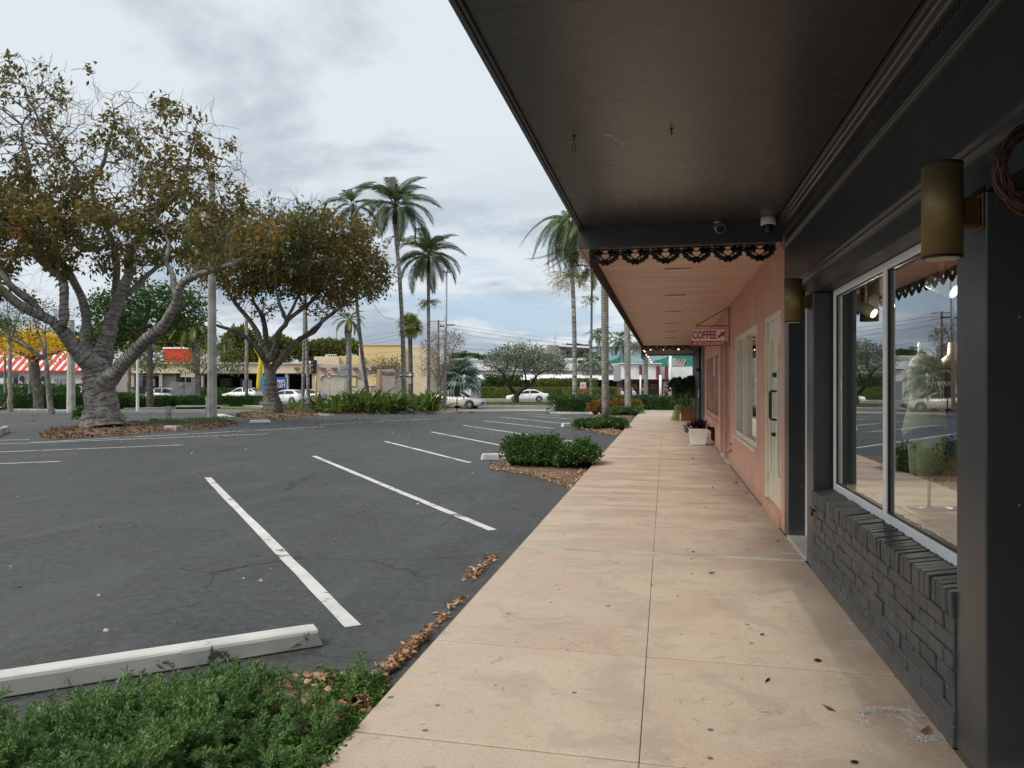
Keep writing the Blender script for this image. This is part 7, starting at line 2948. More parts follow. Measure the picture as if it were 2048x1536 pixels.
for x0, x1, y0, y1 in ((1279, 1284, 731, 751), (1313, 1320, 731.5, 757), (1330, 1336.5, 732.5, 759)):
    fb(x0, x1, y0, y1, d - .35, .25).build('banner_panel', 'maroon', b)
for x in (1281, 1321, 1341):
    c_ = GD(x, d - 1)
    MB().tube([c_, Vector((c_.x, c_.y, pz(700 if x == 1341 else 750, d - 1)))], .16 if x > 1300 else .1, 8).build('post', 'far_white', b)
fb(1327, 1340, 762, None, d + 1.4, .6).build('column', 'far_white', b)

# long building shell left of frame and far right are simply more of the same street
# ------------------------------------------------------------------ poles, lights and signs
def octa_pole(name, label, cat, px, d, top, r0, r1, mat, n=8, group=None):
    b_ = GD(px, d)
    o = MB().tube([b_, (b_.x, b_.y, top)], [r0, r1], n, smooth=False).build(name, mat, None, at=b_)
    tag(o, label, cat, group)
    return o


lp_b = G(424, 838)
lp = empty('light_pole', lp_b, 'broad grey concrete light pole between the two big trees', 'light pole')
MB().tube([lp_b - Vector((0, 0, .1)), (lp_b.x, lp_b.y, 11.0)], [.225, .13], 8, smooth=False).build('shaft', 'grey_concrete', lp)
MB().tube([(lp_b.x, lp_b.y, 10.9), (lp_b.x - 1.1 * RX, lp_b.y - 1.1 * RY, 11.2)], .04, 6).build('arm', 'galvanised', lp)
c_ = Vector((lp_b.x - 1.3 * RX, lp_b.y - 1.3 * RY, 11.2))
MB().obox((c_.x, c_.y), U, V_, .3, .15, 11.14, 11.26).build('lamp_head', 'galvanised', lp)
q_ = lp_b + Vector((-RX * .235 - FX * .02, -RY * .235 - FY * .02, 0))
MB().tube([q_, q_ + Vector((0, 0, .95))], .03, 6).build('conduit', 'galvanised', lp)
MB().obox((q_.x, q_.y), U, V_, .05, .05, .75, .95).build('junction_box', 'galvanised', lp)

lm_b = GD(889, 62)
lm = empty('lamp_mast', lm_b, 'tall thin grey lamp mast with crossarm beside the bare tree', 'light pole')
MB().tube([lm_b, W(893, 545, 62)], [.15, .09], 8).build('shaft', 'galvanised', lm)
p0, p1 = W(880, 653, 62), W(910, 650, 62)
mb = MB()
mb.tube([p0, W(893, 650, 62), p1], .05, 5)
mb.tube([p0, W(882, 650, 62), p0 + Vector((0, 0, .15))], .04, 5)
mb.build('crossarm', 'dark_iron', lm)
t_ = W(893, 545, 62)
MB().obox((t_.x, t_.y), U, V_, .35, .2, t_.z, t_.z + .12).build('lamp_head', 'galvanised', lm)
sl_b = GD(888, 100)
sl = empty('street_lamp', sl_b, 'cobra head street lamp reaching right above the silvery palm', 'street lamp')
mb = MB()
mb.tube([sl_b, W(896, 712, 100)], .12, 6).tube([W(896, 714, 100), W(903, 706, 100), W(922, 703, 100)], .06, 5)
mb.build('pole', 'galvanised', sl)
MB().tube([W(920, 703, 100), W(928, 701.5, 100), W(935, 702.5, 100)], [.12, .24, .10], 8).build('lamp_head', 'galvanised', sl)
# wooden utility pole with transformers
ub = GD(876, 118)
up = empty('utility_pole', ub, 'wooden utility pole with crossarm and transformers far behind the tall mast', 'utility pole')
tp = W(877, 640, 118)
MB().tube([ub, tp], [.2, .14], 8).build('pole', 'sabal_bark', up)
MB().tube([tp - Vector((RX, RY, 0)) * 1.3 - Vector((0, 0, .2)), tp + Vector((RX, RY, 0)) * 1.3 - Vector((0, 0, .2))], .07, 4).build('crossarm', 'sabal_bark', up)
for s in (-1, 1):
    c_ = tp + Vector((RX, RY, 0)) * .55 * s - Vector((0, 0, 3.0))
    MB().lathe((c_.x, c_.y, c_.z), [(.28, 0), (.3, .1), (.3, .8), (.25, .9)], 12).build('transformer', 'galvanised', up)
up2b = GD(629, 150)
up2 = empty('utility_pole', up2b, 'small distant utility pole above the car wash roof', 'utility pole')
MB().tube([up2b, W(629, 686, 150)], .16, 6).tube([W(624, 690, 150), W(634, 690, 150)], .07, 4).build('pole', 'sabal_bark', up2)

WL = empty('power_lines', W(877, 650, 118), 'thin overhead power lines crossing the sky behind the palms', 'power line')
for k, (ya, yb) in enumerate([(646, 690), (652, 702), (662, 706), (690, 712)]):
    a, e = W(877, ya, 118), W(1500, yb - 12, 160)
    pts = []
    for i in range(13):
        t = i / 12
        p = a.lerp(e, t)
        p.z -= 2.0 * math.sin(math.pi * t)
        pts.append(p)
    a2 = W(500, yb - 12, 160)
    pts2 = []
    for i in range(9):
        t = i / 8
        p = a.lerp(a2, t)
        p.z -= 1.6 * math.sin(math.pi * t)
        pts2.append(p)
    m = MB().tube(pts, .022, 3, cap=False)
    m.tube(pts2, .022, 3, cap=False)
    m.build('wire', 'dark_iron', WL)
# hanging wires at the tall slender palms
wl2 = MB()
for a, e in (((720, 575), (800, 560)), ((735, 590), (790, 640)), ((742, 560), (830, 540))):
    p, q_ = W(a[0], a[1], 47), W(e[0], e[1], 49)
    wl2.tube([p, (p + q_) / 2 - Vector((0, 0, .5)), q_], .012, 3, cap=False)
tag(wl2.build('sagging_wires', 'dark_iron', None, at=W(742, 580, 47)), 'thin sagging wires between the tallest palm and second tree', 'wire')


def signpost(name, label, px, d, py_top, r=.035, mat='galvanised', cat='sign', group=None):
    b_ = GD(px, d)
    r_ = empty(name, b_, label, cat, group)
    MB().tube([b_, (b_.x, b_.y, pz(py_top, d))], r, 6).build('post', mat, r_)
    return r_


def plate(px, py, w, h, d, mat, parent, name='plate', off=.05, th=.02):
    c_ = W(px, py, d) - Vector((FX, FY, 0)) * off
    return MB().obox((c_.x, c_.y), U, V_, w / 2, th, c_.z - h / 2, c_.z + h / 2).build(name, mat, parent)


def disc(px, py, r0_, r1_, d, mat, parent, name, off, squash=1.0):
    c_ = W(px, py, d) - Vector((FX, FY, 0)) * off
    n = 24
    v = []
    for r in (r0_, r1_):
        for k in range(n):
            t = 2 * math.pi * k / n
            v.append(tuple(c_ + Vector((RX, RY, 0)) * r * math.cos(t) * squash + Vector((0, 0, 1)) * r * math.sin(t)))
    if r0_ < 1e-6:
        f = [tuple(n + k for k in range(n))]
    else:
        f = [(k, (k + 1) % n, n + (k + 1) % n, n + k) for k in range(n)]
    return MB().add(v, f).build(name, mat, parent)


# no u-turn sign
d = 62
s_ = signpost('road_sign', 'round white sign with red ring and crossed black u turn arrow', 659, d, 741, cat='road sign')
disc(659, 748, 0, .36, d, 'road_white', s_, 'plate', .06, .62)
disc(659, 748, .28, .36, d, 'road_red', s_, 'ring', .075, .62)
c_ = W(659, 748, d) - Vector((FX, FY, 0)) * .07
mb = MB()
R3 = Vector((RX, RY, 0))
Z3 = Vector((0, 0, 1))
mb.tube([c_ + R3 * .07 - Z3 * .18, c_ + R3 * .07 + Z3 * .06, c_ + Z3 * .13, c_ - R3 * .07 + Z3 * .06, c_ - R3 * .07 - Z3 * .08], .022, 5)
mb.add([c_ - R3 * .12 - Z3 * .06, c_ - R3 * .02 - Z3 * .06, c_ - R3 * .07 - Z3 * .18], [(0, 1, 2)])
mb.build('u_turn_arrow', 'traffic_black', s_)
MB().tube([c_ - R3 * .16 + Z3 * .22 - Vector((FX, FY, 0)) * .01, c_ + R3 * .16 - Z3 * .22 - Vector((FX, FY, 0)) * .01], .022, 5).build('slash', 'road_red', s_)
# one way sign
d = 58
s_ = signpost('road_sign', 'black one way sign with white arrow pointing right', 816, d, 742, cat='road sign')
plate(813, 749.5, 1.10, .40, d, 'road_white', s_, 'border', .05)
plate(813, 749.5, 1.06, .36, d, 'traffic_black', s_, 'plate', .06)
c_ = W(813, 749.5, d) - Vector((FX, FY, 0)) * .085
mb = MB()
A = [(-.47, -.07), (.20, -.07), (.20, -.15), (.47, 0), (.20, .15), (.20, .07), (-.47, .07)]
mb.add([c_ + R3 * x + Z3 * z for x, z in A], [tuple(range(7))])
mb.build('arrow', 'road_white', s_)
lettering('ONE WAY', .125, c_ - R3 * .12 - Vector((FX, FY, 0)) * .01, TH, 'traffic_black', s_, .002, .001)
plate(816, 762, .5, .45, d, 'sign_pink', s_, 'lower_plate', .05)
# backs of signs
s_ = signpost('road_sign', 'unpainted back of a wide rectangular sign left of the pale palm trunk', 689, 70, 735, cat='road sign')
plate(688, 744, .72, 1.15, 70, 'sign_back', s_)
MB().tube([W(680, 737, 69.9) , W(698, 737, 69.9)], .03, 4).tube([W(680, 751, 69.9), W(698, 751, 69.9)], .03, 4).build('brace', 'galvanised', s_)
s_ = signpost('road_sign', 'plain grey sign back on a post left of the utility cabinet', 301, 71, 757, .05, cat='road sign')
plate(302, 765, .72, .66, 71, 'sign_back', s_)
s_ = signpost('road_sign', 'large plain grey sign back in front of the white station wagon', 494, 71, 758, .05, 'dark_iron', cat='road sign')
plate(494, 768.5, .85, .78, 71, 'sign_back', s_, off=-.05)
s_ = signpost('road_sign', 'dark brown sign back before the pale hatchback', 914, 50, 778, .04, 'dark_iron', cat='road sign')
plate(914, 782, .34, .64, 50, 'traffic_black', s_)
s_ = signpost('road_sign', 'small white vertical sign on a thin post left of the green shrubs', 928, 64, 748, .035, cat='road sign')
plate(929, 757, .16, .62, 64, 'road_white', s_)
plate(929, 757, .07, .25, 64, 'traffic_black', s_, 'arrow', .08, .01)
s_ = signpost('street_name_sign', 'pair of white street name blades above the utility cabinet', 371, 84, 748, .05, cat='road sign')
plate(371, 751, 1.1, .36, 84, 'road_white', s_, 'blade')
plate(381, 750.5, 1.1, .36, 84, 'road_white', s_, 'blade', .3)
s_ = signpost('notice_sign', 'white notice sign with red lower panel beyond the street hedge', 1166, 100, 765, .05, cat='sign')
plate(1166, 771, .75, .8, 100, 'road_white', s_)
plate(1166, 779, .8, .35, 100, 'road_red', s_, 'lower_panel')
for k in range(4):
    plate(1166, 768.5 + k * 1.8, .5, .05, 100, 'road_red', s_, 'print_line', .08, .005)

# entrance monument
d = 54
b_ = empty('entrance_sign', GD(772, d), 'pinkish monument sign with raised grey letters behind the strap leaved plants', 'sign')
MB().obox(tuple((GD(772, d) + Vector((FX, FY, 0)) * .2)[:2]), U, V_, .62, .2, zg(*GD(772, d)[:2]) , pz(739, d)).build('slab', 'sign_pink', b_, bevel=.02)
MB().obox(tuple((GD(759, d) + Vector((FX, FY, 0)) * .2)[:2]), U, V_, .10, .26, zg(*GD(759, d)[:2]), pz(738.5, d)).build('side_block', 'peach_trim', b_, bevel=.02)
lettering('PLAZA', .34, W(776, 747, d - .03), TH, 'sign_letter', b_, .02, .0, width=.85)

# traffic lights
d = 64
tb = GD(632, d)
t_ = empty('traffic_light', tb, 'black traffic light seen side on, on a yellow banded pole', 'traffic light')
MB().tube([tb, (tb.x, tb.y, pz(735, d))], .09, 8).build('pole', 'traffic_yellow', t_)
c_ = W(630, 733.5, d)
MB().obox((c_.x, c_.y), U, V_, .14, .18, c_.z - .56, c_.z + .56).build('housing', 'traffic_black', t_, bevel=.02)
for k in range(3):
    z = c_.z + .36 - k * .36
    MB().tube([c_ + Vector((-RX * .14, -RY * .14, z - c_.z)), c_ + Vector((-RX * .34, -RY * .34, z - c_.z - .03))], [.14, .13], 10, cap=False).build('hood', 'traffic_black', t_)
d = 90
c_ = W(454.5, 695, d)
t_ = empty('traffic_light', c_, 'traffic light hanging on a span wire left of the second tree', 'traffic light')
MB().obox((c_.x, c_.y), U, V_, .2, .18, c_.z - .62, c_.z + .5).build('housing', 'traffic_black', t_, bevel=.02)
MB().obox(tuple((c_ - R3 * .32)[:2]), U, V_, .07, .1, c_.z - .6, c_.z + .35).build('side_panel', 'road_white', t_)
for k in range(3):
    p = c_ - Vector((FX, FY, 0)) * .18 + R3 * .05 + Z3 * (.32 - .38 * k)
    MB().tube([p, p - Vector((FX, FY, 0)) * .25], .15, 10, cap=False).build('hood', 'traffic_black', t_)
MB().tube([W(200, 682, d), W(340, 684, d), c_ + Z3 * .5, W(640, 684, d)], .02, 4).build('span_wire', 'dark_iron', t_)

octa_pole('lamp_post', 'white metal post with finial behind the hedge left of the cabinet', 'lamp post', 275, 56, pz(696, 56), .11, .08, 'road_white', 10)
lpq = GD(275, 56)
octa_pole('utility_pole', 'tan wooden pole standing behind the white station wagon', 'utility pole', 493, 76, pz(640, 76), .20, .15, 'pale_bark', 10)
octa_pole('utility_pole', 'broad pale concrete pole just left of the big tree trunk', 'utility pole', 142, 50, pz(640, 50), .26, .2, 'pale_concrete', 8)
octa_pole('utility_pole', 'slim grey pole in front of the yellow blossoms', 'utility pole', 60, 62, pz(660, 62), .14, .1, 'grey_concrete', 8)
octa_pole('utility_pole', 'thin grey pole near the left photo edge', 'utility pole', 10, 62, pz(650, 62), .1, .08, 'grey_concrete', 8)
octa_pole('lamp_post', 'slim tan post in front of the tall yellow building', 'lamp post', 720, 110, pz(697, 110), .13, .11, 'far_taupe', 8)

# yellow arched frame and blue signs at the car wash
ya = empty('yellow_frame', GD(522, 96), 'bright yellow bent steel frame beside the blue car wash sign', 'frame')
MB().tube([GD(519, 96), W(518, 770, 96), W(520, 740, 96), W(522, 715, 96), W(515, 704, 96), W(508, 695, 96)], [.35, .35, .32, .28, .2, .12], 10).build('tube', 'arch_yellow', ya)
bs = empty('banner_sign', GD(560, 94), 'blue banner sign partly hidden behind the second tree trunk', 'sign')
fb(521, 545, 754, 779, 94, .3).build('light_panel', 'sky_blue_sign', bs)
fb(545.3, 572, 754, 779, 94.05, .3).build('dark_panel', 'banner_blue', bs)
fb(522, 524, 779, None, 94.1, .2).build('post', 'galvanised', bs)
fb(568, 570, 779, None, 94.1, .2).build('post', 'galvanised', bs)
lettering('Image', .62, W(558, 761, 93.8), TH, 'road_white', bs, .02, .01, width=1.35)
lettering('WASH', .95, W(555, 770.5, 93.8), TH, 'road_white', bs, .02, .01, width=1.9)

# cabinet, meters, lawn boxes
cb = GD(362, 71.5)
b_ = empty('utility_cabinet', cb, 'large grey metal cabinet with yellow label behind the hedge', 'utility cabinet')
c_ = cb + Vector((FX, FY, 0)) * .4
MB().obox(tuple((c_ - R3 * .24)[:2]), U, V_, .58, .4, cb.z, pz(764.5, 71.5)).build('body', 'sign_back', b_, bevel=.01)
MB().obox(tuple((c_ + R3 * .66)[:2]), U, V_, .30, .41, cb.z, pz(765, 71.5)).build('side', 'galvanised', b_, bevel=.01)
plate(361, 769.5, .32, .26, 71.4, 'label_yellow', b_, 'warning_label', .02, .01)
mt = G(338, 843)
dm = depth_of(mt.x, mt.y)
b_ = empty('meter_posts', mt, 'small grey meter boxes on two short posts on the leaf bed', 'meter box')
for px in (334, 341):
    p = W(px, CY, dm)
    MB().tube([(p.x, p.y, zg(p.x, p.y)), (p.x, p.y, pz(815, dm))], .03, 6).build('post', 'galvanised', b_)
p = W(338, CY, dm) - Vector((FX, FY, 0)) * .06
MB().obox((p.x, p.y), U, V_, .13, .06, pz(826, dm), pz(813, dm)).build('box', 'galvanised', b_, bevel=.01)
MB().tube([W(338.5, 812, dm), W(338.5, 832, dm)], .022, 5).build('conduit', 'sign_back', b_)
for px, py, lb in ((478, 834, 'small dark green lawn box between the pole and second tree'), (308, 847, 'small dark green lawn box at the left end of the juniper mat')):
    p = G(px, py)
    o = MB().obox((p.x, p.y), U, V_, .09 if px > 400 else .13, .1, p.z, p.z + .2).build('lawn_box', 'green_box', None, at=p, bevel=.01)
    tag(o, lb, 'box', 'dark green boxes on the bed')
# ------------------------------------------------------------------ cars
def interp(tab, x):
    for i in range(len(tab) - 1):
        if tab[i][0] <= x <= tab[i + 1][0]:
            t = (x - tab[i][0]) / (tab[i + 1][0] - tab[i][0] + 1e-9)
            t = t * t * (3 - 2 * t) * .35 + t * .65
            return tab[i][1] * (1 - t) + tab[i + 1][1] * t
    return tab[0][1] if x < tab[0][0] else tab[-1][1]


STY = {
    'sedan': dict(L=4.85, Wd=1.84, wb=2.78, belt=[(0, .62), (.12, .74), (1.3, .93), (2.4, .97), (3.8, 1.01), (4.7, 1.0), (4.85, .82)],
                  roof=[(1.25, .9), (2.15, 1.40), (2.7, 1.46), (3.3, 1.43), (4.25, 1.05)], fo=.95),
    'hatch': dict(L=4.35, Wd=1.79, wb=2.62, belt=[(0, .62), (.12, .76), (1.15, .97), (2.2, 1.0), (3.6, 1.05), (4.2, 1.05), (4.35, .85)],
                  roof=[(1.05, .94), (1.95, 1.42), (2.5, 1.50), (3.4, 1.48), (4.2, 1.06)], fo=.9),
    'suv': dict(L=4.70, Wd=1.88, wb=2.80, belt=[(0, .70), (.12, .86), (1.2, 1.06), (2.2, 1.10), (3.8, 1.14), (4.55, 1.12), (4.70, .9)],
                roof=[(1.15, 1.04), (1.95, 1.56), (2.5, 1.66), (3.6, 1.64), (4.55, 1.16)], fo=.95),
}


def make_car(label, style, paintm, group='cars in the street'):
    S = STY[style]
    L, hw = S['L'], S['Wd'] / 2
    r_ = empty('car', (0, 0, 0), label, 'car', group)
    xf = S['fo']
    wheels = (xf, xf + S['wb'])
    WR = .335
    n = 56
    st = [L * i / n for i in range(n + 1)]
    rings = []
    for x in st:
        zb = .24
        for wx in wheels:
            q = abs(x - wx)
            if q < WR + .06:
                zb = max(zb, .30 + math.sqrt((WR + .06) ** 2 - q * q) * .98)
        if x < .15 or x > L - .15:
            zb = max(zb, .34)
        e = min(x, L - x)
        w = hw * (1 - .16 * max(0, 1 - e / .5) ** 2)
        zt = interp(S['belt'], x)
        zb = min(zb, zt - .06)
        zm = zb + (zt - zb) * .45
        rings.append([(0, zb), (w * .93, zb), (w, zb + .05), (w * 1.0, zm), (w * .965, zt - .04), (w * .86, zt), (0, zt + .025)])
    v, f = [], []
    k = len(rings[0])
    for x, rg_ in zip(st, rings):
        for y, z in rg_:
            v.append((L / 2 - x, y, z))
        for y, z in rg_:
            v.append((L / 2 - x, -y, z))
    m2 = 2 * k
    for i in range(n):
        for j in range(k - 1):
            a, b_ = i * m2 + j, (i + 1) * m2 + j
            f.append((a, b_, b_ + 1, a + 1))
            a, b_ = a + k, b_ + k
            f.append((a + 1, b_ + 1, b_, a))
    f.append(tuple(list(range(k)) + list(range(2 * k - 1, k - 1, -1))))
    o_ = n * m2
    f.append(tuple([o_ + i for i in range(k)] + [o_ + i for i in range(2 * k - 1, k - 1, -1)])[::-1])
    body = MB().add(v, f, True).build('body', paintm, r_)
    # greenhouse
    rt = S['roof']
    x0, x1 = rt[0][0], rt[-1][0]
    gs = [x0 + (x1 - x0) * i / 24 for i in range(25)]
    v, f = [], []
    prof = []
    for x in gs:
        zb = interp(S['belt'], x) - .03
        zt = max(interp(rt, x), zb + .02)
        h = (zt - zb) / .5
        wb_, wt = hw * .86, hw * (.86 - .17 * min(1, h))
        prof.append((x, zb, zt, wb_, wt))
        for s in (1, -1):
            v += [(L / 2 - x, s * wb_, zb), (L / 2 - x, s * (wt + .02), zt - .05 * min(1, h)), (L / 2 - x, s * wt * .85, zt), (L / 2 - x, 0, zt + .015)]
    for i in range(24):
        for s in (0, 4):
            for j in range(3):
                a, b_ = i * 8 + s + j, (i + 1) * 8 + s + j
                f.append((a, b_, b_ + 1, a + 1) if s == 0 else (a + 1, b_ + 1, b_, a))
    MB().add(v, f, True).build('roof', paintm, r_)

    def gz(x):
        for i in range(len(prof) - 1):
            if prof[i][0] <= x <= prof[i + 1][0]:
                t = (x - prof[i][0]) / (prof[i + 1][0] - prof[i][0])
                return [prof[i][q] * (1 - t) + prof[i + 1][q] * t for q in range(5)]
        return prof[-1]
    # side windows
    spans = [(rt[0][0] + .35, (x0 + x1) / 2 - .12), ((x0 + x1) / 2 - .04, x1 - .55 if style != 'suv' else x1 - .95)]
    if style == 'suv':
        spans.append((x1 - .88, x1 - .32))
    for s in (1, -1):
        for a, b_ in spans:
            v, f = [], []
            m_ = 8
            for i in range(m_ + 1):
                x = a + (b_ - a) * i / m_
                _, zb, zt, wb_, wt = gz(x)
                lo = zb + .06
                hi = max(lo + .005, zt - .10)
                for z in (lo, hi):
                    t = (z - zb) / max(zt - .05 - zb, .01)
                    y = wb_ + (wt + .02 - wb_) * min(1, t) + .008
                    v.append((L / 2 - x, s * y, z))
            for i in range(m_):
                q = (2 * i, 2 * i + 1, 2 * i + 3, 2 * i + 2)
                f.append(q if s < 0 else q[::-1])
            MB().add(v, f).build('side_window', 'car_glass_dark', r_)
    for (xa, xb, nm) in ((rt[0][0] + .06, rt[1][0] - .05, 'windscreen'), (rt[-2][0] + .12, x1 - .08, 'rear_window')):
        v, f = [], []
        for i in range(5):
            x = xa + (xb - xa) * i / 4
            _, zb, zt, wb_, wt = gz(x)
            up = .022
            for y in (-wt * .84, 0, wt * .84):
                v.append((L / 2 - x + (up * .4 if nm == 'windscreen' else -up * .4), y, zt + up * (.6 if y == 0 else .3)))
        for i in range(4):
            for j in range(2):
                a = i * 3 + j
                f.append((a, a + 1, a + 4, a + 3))
        MB().add(v, f).build(nm, 'car_glass_dark', r_)
    for wx in wheels:
        for s in (1, -1):
            y = s * (hw - .11)
            X = L / 2 - wx
            wh = MB()
            pr = [(WR - .11, -.10), (WR - .02, -.10), (WR, -.07), (WR, .07), (WR - .02, .10), (WR - .11, .10)]
            vv, ff = [], []
            nn = 22
            for rr_, yy in pr:
                for q in range(nn):
                    t = 2 * math.pi * q / nn
                    vv.append((X + rr_ * math.cos(t), y + yy * s, .335 + rr_ * math.sin(t)))
            for i in range(len(pr) - 1):
                for q in range(nn):
                    q2 = (q + 1) % nn
                    ff.append((i * nn + q, i * nn + q2, (i + 1) * nn + q2, (i + 1) * nn + q))
            wh.add(vv, ff, True)
            w_ = wh.build('wheel', 'rubber', r_)
            rim = MB()
            rim.tube([(X, y + s * .03, .335), (X, y + s * .055, .335)], WR - .11, 20)
            rim.build('wheel_well', 'cap_black', w_)
            sp = MB()
            for q in range(8):
                t = 2 * math.pi * q / 8
                sp.tube([(X, y + s * .075, .335), (X + (WR - .10) * math.cos(t), y + s * .085, .335 + (WR - .10) * math.sin(t))], [.03, .022], 4)
            ringp = [(X + (WR - .105) * math.cos(2 * math.pi * q / 20), y + s * .09, .335 + (WR - .105) * math.sin(2 * math.pi * q / 20)) for q in range(21)]
            sp.tube(ringp, .014, 5, cap=False)
            sp.build('rim', 'aluminium', w_)
    for s in (1, -1):
        zf = S['belt'][1][1]
        MB().tube([(L / 2 - .05, s * hw * .62, zf - .10), (L / 2 - .28, s * hw * .88, zf - .04)], [.07, .06], 8).build('headlight', 'lamp_clear', r_)
        zr = S['belt'][-2][1]
        MB().tube([(-L / 2 + .04, s * hw * .66, zr - .18), (-L / 2 + .26, s * hw * .90, zr - .15)], [.075, .06], 8).build('tail_light', 'lamp_red', r_)
        xm = L / 2 - rt[0][0] - .45
        MB().tube([(xm, s * hw * .90, interp(S['belt'], L / 2 - xm) + .04), (xm, s * (hw + .12), interp(S['belt'], L / 2 - xm) + .08)], [.04, .075], 8).build('mirror', paintm, r_)
        for xx in (-.15, .95) if style != 'suv' else (-.2, .9):
            MB().box(xx - .10, xx + .02, s * hw * .985 - .012, s * hw * .985 + .012, interp(S['belt'], L / 2 - xx) - .14, interp(S['belt'], L / 2 - xx) - .115).build('door_handle', 'aluminium', r_)
        for xx in (L / 2 - rt[0][0] - .3, L / 2 - (x0 + x1) / 2 + .06):
            MB().box(xx, xx + .008, s * hw * .992 - .006, s * hw * .992 + .004, .32, interp(S['belt'], L / 2 - xx) - .05).build('door_gap', 'cap_black', r_)
    MB().box(L / 2 - .06, L / 2 + .004, -.45, .45, .42, .56).build('grille', 'cap_black', r_)
    MB().box(-L / 2 - .006, -L / 2 + .05, -.26, .26, .62, .73).build('number_plate', 'road_white', r_)
    MB().box(-L / 2 - .002, -L / 2 + .08, -.8, .8, .36, .48).build('rear_bumper', 'cap_black', r_)
    return r_


def carpaint(name, col):
    m, nt, p = base_mat(name)
    p.inputs['Base Color'].default_value = (*col, 1)
    p.inputs['Roughness'].default_value = .22
    p.inputs['Coat Weight'].default_value = .7
    p.inputs['Coat Roughness'].default_value = .04


carpaint('car_white', (.74, .75, .76))
carpaint('car_pearl', (.60, .59, .55))
carpaint('car_sage', (.34, .40, .38))
carpaint('car_grey', (.28, .29, .30))
carpaint('car_black', (.015, .015, .017))
carpaint('car_navy', (.02, .03, .055))
paint('car_glass_dark', (.02, .027, .028), .08, .02, 3, 0.0, spec=.8)
paint('lamp_clear', (.6, .62, .65), .15, .02)
paint('lamp_red', (.35, .012, .015), .2, .02)


def place_car(label, style, paintm, px, d, turn, sc=1.0):
    """turn: heading in degrees relative to the camera's right."""
    c = make_car(label, style, paintm)
    p = GD(px, d)
    c.location = p
    c.rotation_euler = (0, 0, TH + math.radians(turn))
    c.scale = (sc, sc, sc)
    return c


place_car('white sedan behind the dark windswept tree, heading left', 'sedan', 'car_white', 1055, 87, 180)
place_car('pale champagne hatchback heading right beside the strap leaved bed', 'hatch', 'car_pearl', 916, 65, -14)
place_car('white station wagon right of the light pole, heading left', 'suv', 'car_white', 485, 94, 168)
place_car('white hatchback heading left just right of the second tree trunk', 'hatch', 'car_white', 572, 78, 160)
place_car('silver hatchback behind the white one, by the thin palm trunks', 'hatch', 'car_grey', 612, 84, 165)
place_car('sage green car heading right behind the utility cabinet', 'suv', 'car_sage', 338, 84, -6)
place_car('dark car parked behind the far hedge left of the white post', 'hatch', 'car_navy', 255, 100, -20)
place_car('dark car tucked in the car wash bay behind the palm trunk', 'sedan', 'car_black', 398, 110, 10)
place_car('pale car with dark windows in the car wash left of the light pole', 'sedan', 'car_grey', 432, 109, 8)
place_car('black car deep in the bay right of the blue banner', 'sedan', 'car_black', 585, 110, 5)

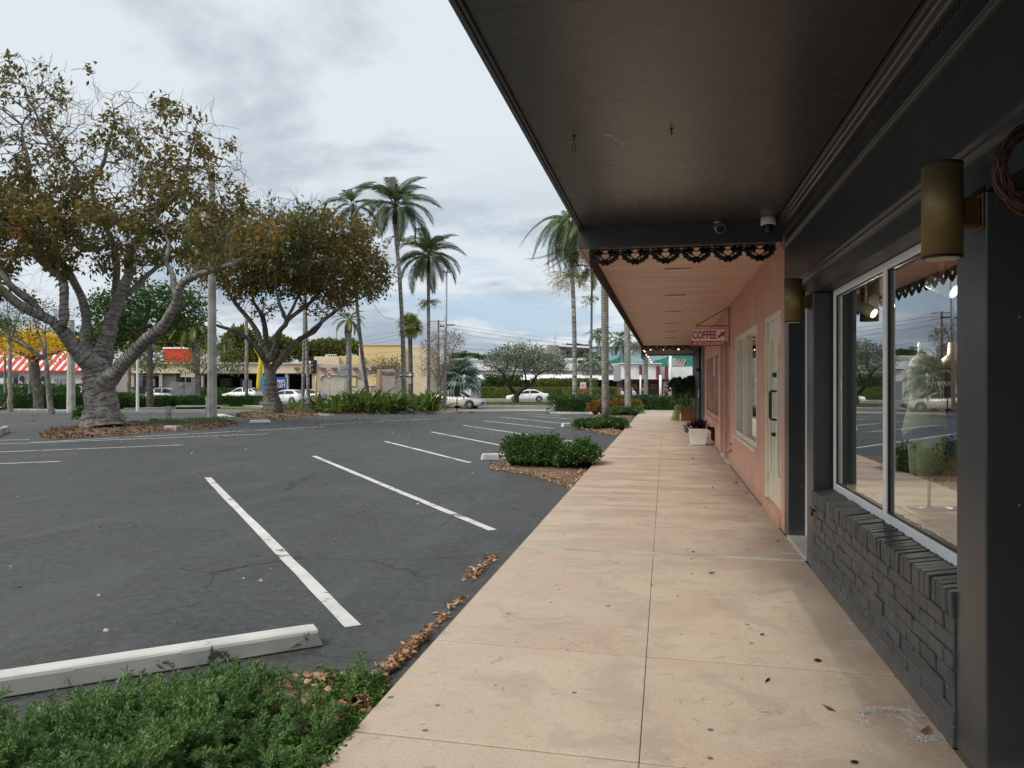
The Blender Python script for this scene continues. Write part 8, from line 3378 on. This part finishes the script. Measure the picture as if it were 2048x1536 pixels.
# ------------------------------------------------------------------ pedestrians behind the hedge
def person(label, px, d, shirt, height, yaw, lean=0.0, seed=0, step=.28):
    b = GD(px, d)
    me = bpy.data.meshes.new('person')
    H = height
    J = {
        'pel': (0, 0, .53), 'waist': (0, 0, .60), 'chest': (.01 + lean * .3, 0, .74), 'neck': (.02 + lean * .5, 0, .845), 'head': (.035 + lean * .6, 0, .90), 'top': (.03 + lean * .6, 0, .965),
        'shl': (.01 + lean * .4, .105, .81), 'ell': (-.06, .13, .64), 'hal': (.02, .125, .50),
        'shr': (.01 + lean * .4, -.105, .81), 'elr': (.03, -.13, .64), 'har': (.13, -.11, .55),
        'hil': (0, .05, .51), 'knl': (step * .35, .05, .28), 'anl': (step * .5, .05, .05), 'tol': (step * .5 + .09, .05, .015),
        'hir': (0, -.05, .51), 'knr': (-step * .05, -.05, .28), 'anr': (-step * .5, -.05, .06), 'tor': (-step * .5 + .08, -.05, .015)}
    Rr = {'pel': .085, 'waist': .075, 'chest': .09, 'neck': .033, 'head': .056, 'top': .045, 'shl': .045, 'ell': .027, 'hal': .02, 'shr': .045, 'elr': .027, 'har': .02,
          'hil': .06, 'knl': .038, 'anl': .024, 'tol': .02, 'hir': .06, 'knr': .038, 'anr': .024, 'tor': .02}
    names = list(J)
    E = [('pel', 'waist'), ('waist', 'chest'), ('chest', 'neck'), ('neck', 'head'), ('head', 'top'), ('chest', 'shl'), ('shl', 'ell'), ('ell', 'hal'),
         ('chest', 'shr'), ('shr', 'elr'), ('elr', 'har'), ('pel', 'hil'), ('hil', 'knl'), ('knl', 'anl'), ('anl', 'tol'), ('pel', 'hir'), ('hir', 'knr'), ('knr', 'anr'), ('anr', 'tor')]
    me.from_pydata([tuple(c * H for c in J[n]) for n in names], [(names.index(a), names.index(b_)) for a, b_ in E], [])
    o = bpy.data.objects.new('person_tmp', me)
    COL.objects.link(o)
    m = o.modifiers.new('skin', 'SKIN')
    for i, n in enumerate(names):
        sv = me.skin_vertices[0].data[i]
        sv.radius = (Rr[n] * H * (.72 if n in ('chest', 'waist') else 1), Rr[n] * H)
        sv.use_root = (n == 'pel')
    s = o.modifiers.new('sub', 'SUBSURF')
    s.levels = 2
    dg = bpy.context.evaluated_depsgraph_get()
    me2 = bpy.data.meshes.new_from_object(o.evaluated_get(dg))
    bpy.data.objects.remove(o)
    me2.materials.clear()
    for mn in ('skin', shirt, 'trousers', 'hair'):
        me2.materials.append(MATS[mn])
    for p in me2.polygons:
        c = p.center / H
        p.use_smooth = True
        if c.z < .54:
            p.material_index = 2 if abs(c.y) < .1 or c.z < .48 else 0
        elif c.z < .835:
            p.material_index = 0 if (abs(c.y) > .10 and c.z < .66) else 1
    o = bpy.data.objects.new('person', me2)
    COL.objects.link(o)
    o.location = b
    o.rotation_euler = (0, 0, yaw)
    tag(o, label, 'person', 'people walking behind the hedge')
    WLOC[o.name] = Vector((0, 0, 0))
    hm = MB()
    hx = (.028 + lean * .6) * H
    nn, mm_ = 14, 7
    v, f = [], []
    for i in range(mm_ + 1):
        t = -0.15 + (math.pi / 2 + .15) * i / mm_
        for k in range(nn):
            a = 2 * math.pi * k / nn
            v.append((hx - .006 * H + .064 * H * math.cos(t) * math.cos(a), .056 * H * math.cos(t) * math.sin(a), .925 * H + .068 * H * math.sin(t)))
    for i in range(mm_):
        for k in range(nn):
            if i < 3 and (k < 3 or k > nn - 4):
                continue
            k2 = (k + 1) % nn
            f.append((i * nn + k, i * nn + k2, (i + 1) * nn + k2, (i + 1) * nn + k))
    me3 = bpy.data.meshes.new('hair')
    me3.from_pydata(v, [], f)
    me3.materials.append(MATS['hair'])
    link('hair', me3, o)
    fc = MB()
    fc.tube([((.035 + lean * .6 + .052) * H, 0, .905 * H), ((.035 + lean * .6 + .066) * H, 0, .895 * H)], [.008 * H, .009 * H], 6)
    me4 = bpy.data.meshes.new('nose')
    me4.from_pydata(fc.v, [], fc.f)
    me4.materials.append(MATS['skin'])
    link('nose', me4, o)
    for s_ in (1, -1):
        ey = MB().ball(((.035 + lean * .6 + .050) * H, s_ * .021 * H, .912 * H), .006 * H, 6, 4)
        me5 = bpy.data.meshes.new('eye')
        me5.from_pydata(ey.v, [], ey.f)
        me5.materials.append(MATS['hair'])
        link('eye', me5, o)
        er = MB().ball(((.03 + lean * .6) * H, s_ * .056 * H, .905 * H), .012 * H, 6, 4, 1.5)
        me6 = bpy.data.meshes.new('ear')
        me6.from_pydata(er.v, [], er.f)
        me6.materials.append(MATS['skin'])
        link('ear', me6, o)
    return o


lft = TH + math.pi
person('dark haired person in grey top between the two thick palm trunks', 1245.5, 54, 'shirt_white', 1.74, lft, .03)
person('person in a white shirt walking left, right of the second thick palm', 1269, 53, 'shirt_white', 1.76, lft, .06)
person('person in black half hidden by the thin white palm trunk', 1288, 54, 'shirt_black', 1.78, lft, .02)
person('person in a red shirt walking left near the potted shrub', 1333, 53, 'shirt_red', 1.80, lft, .08)
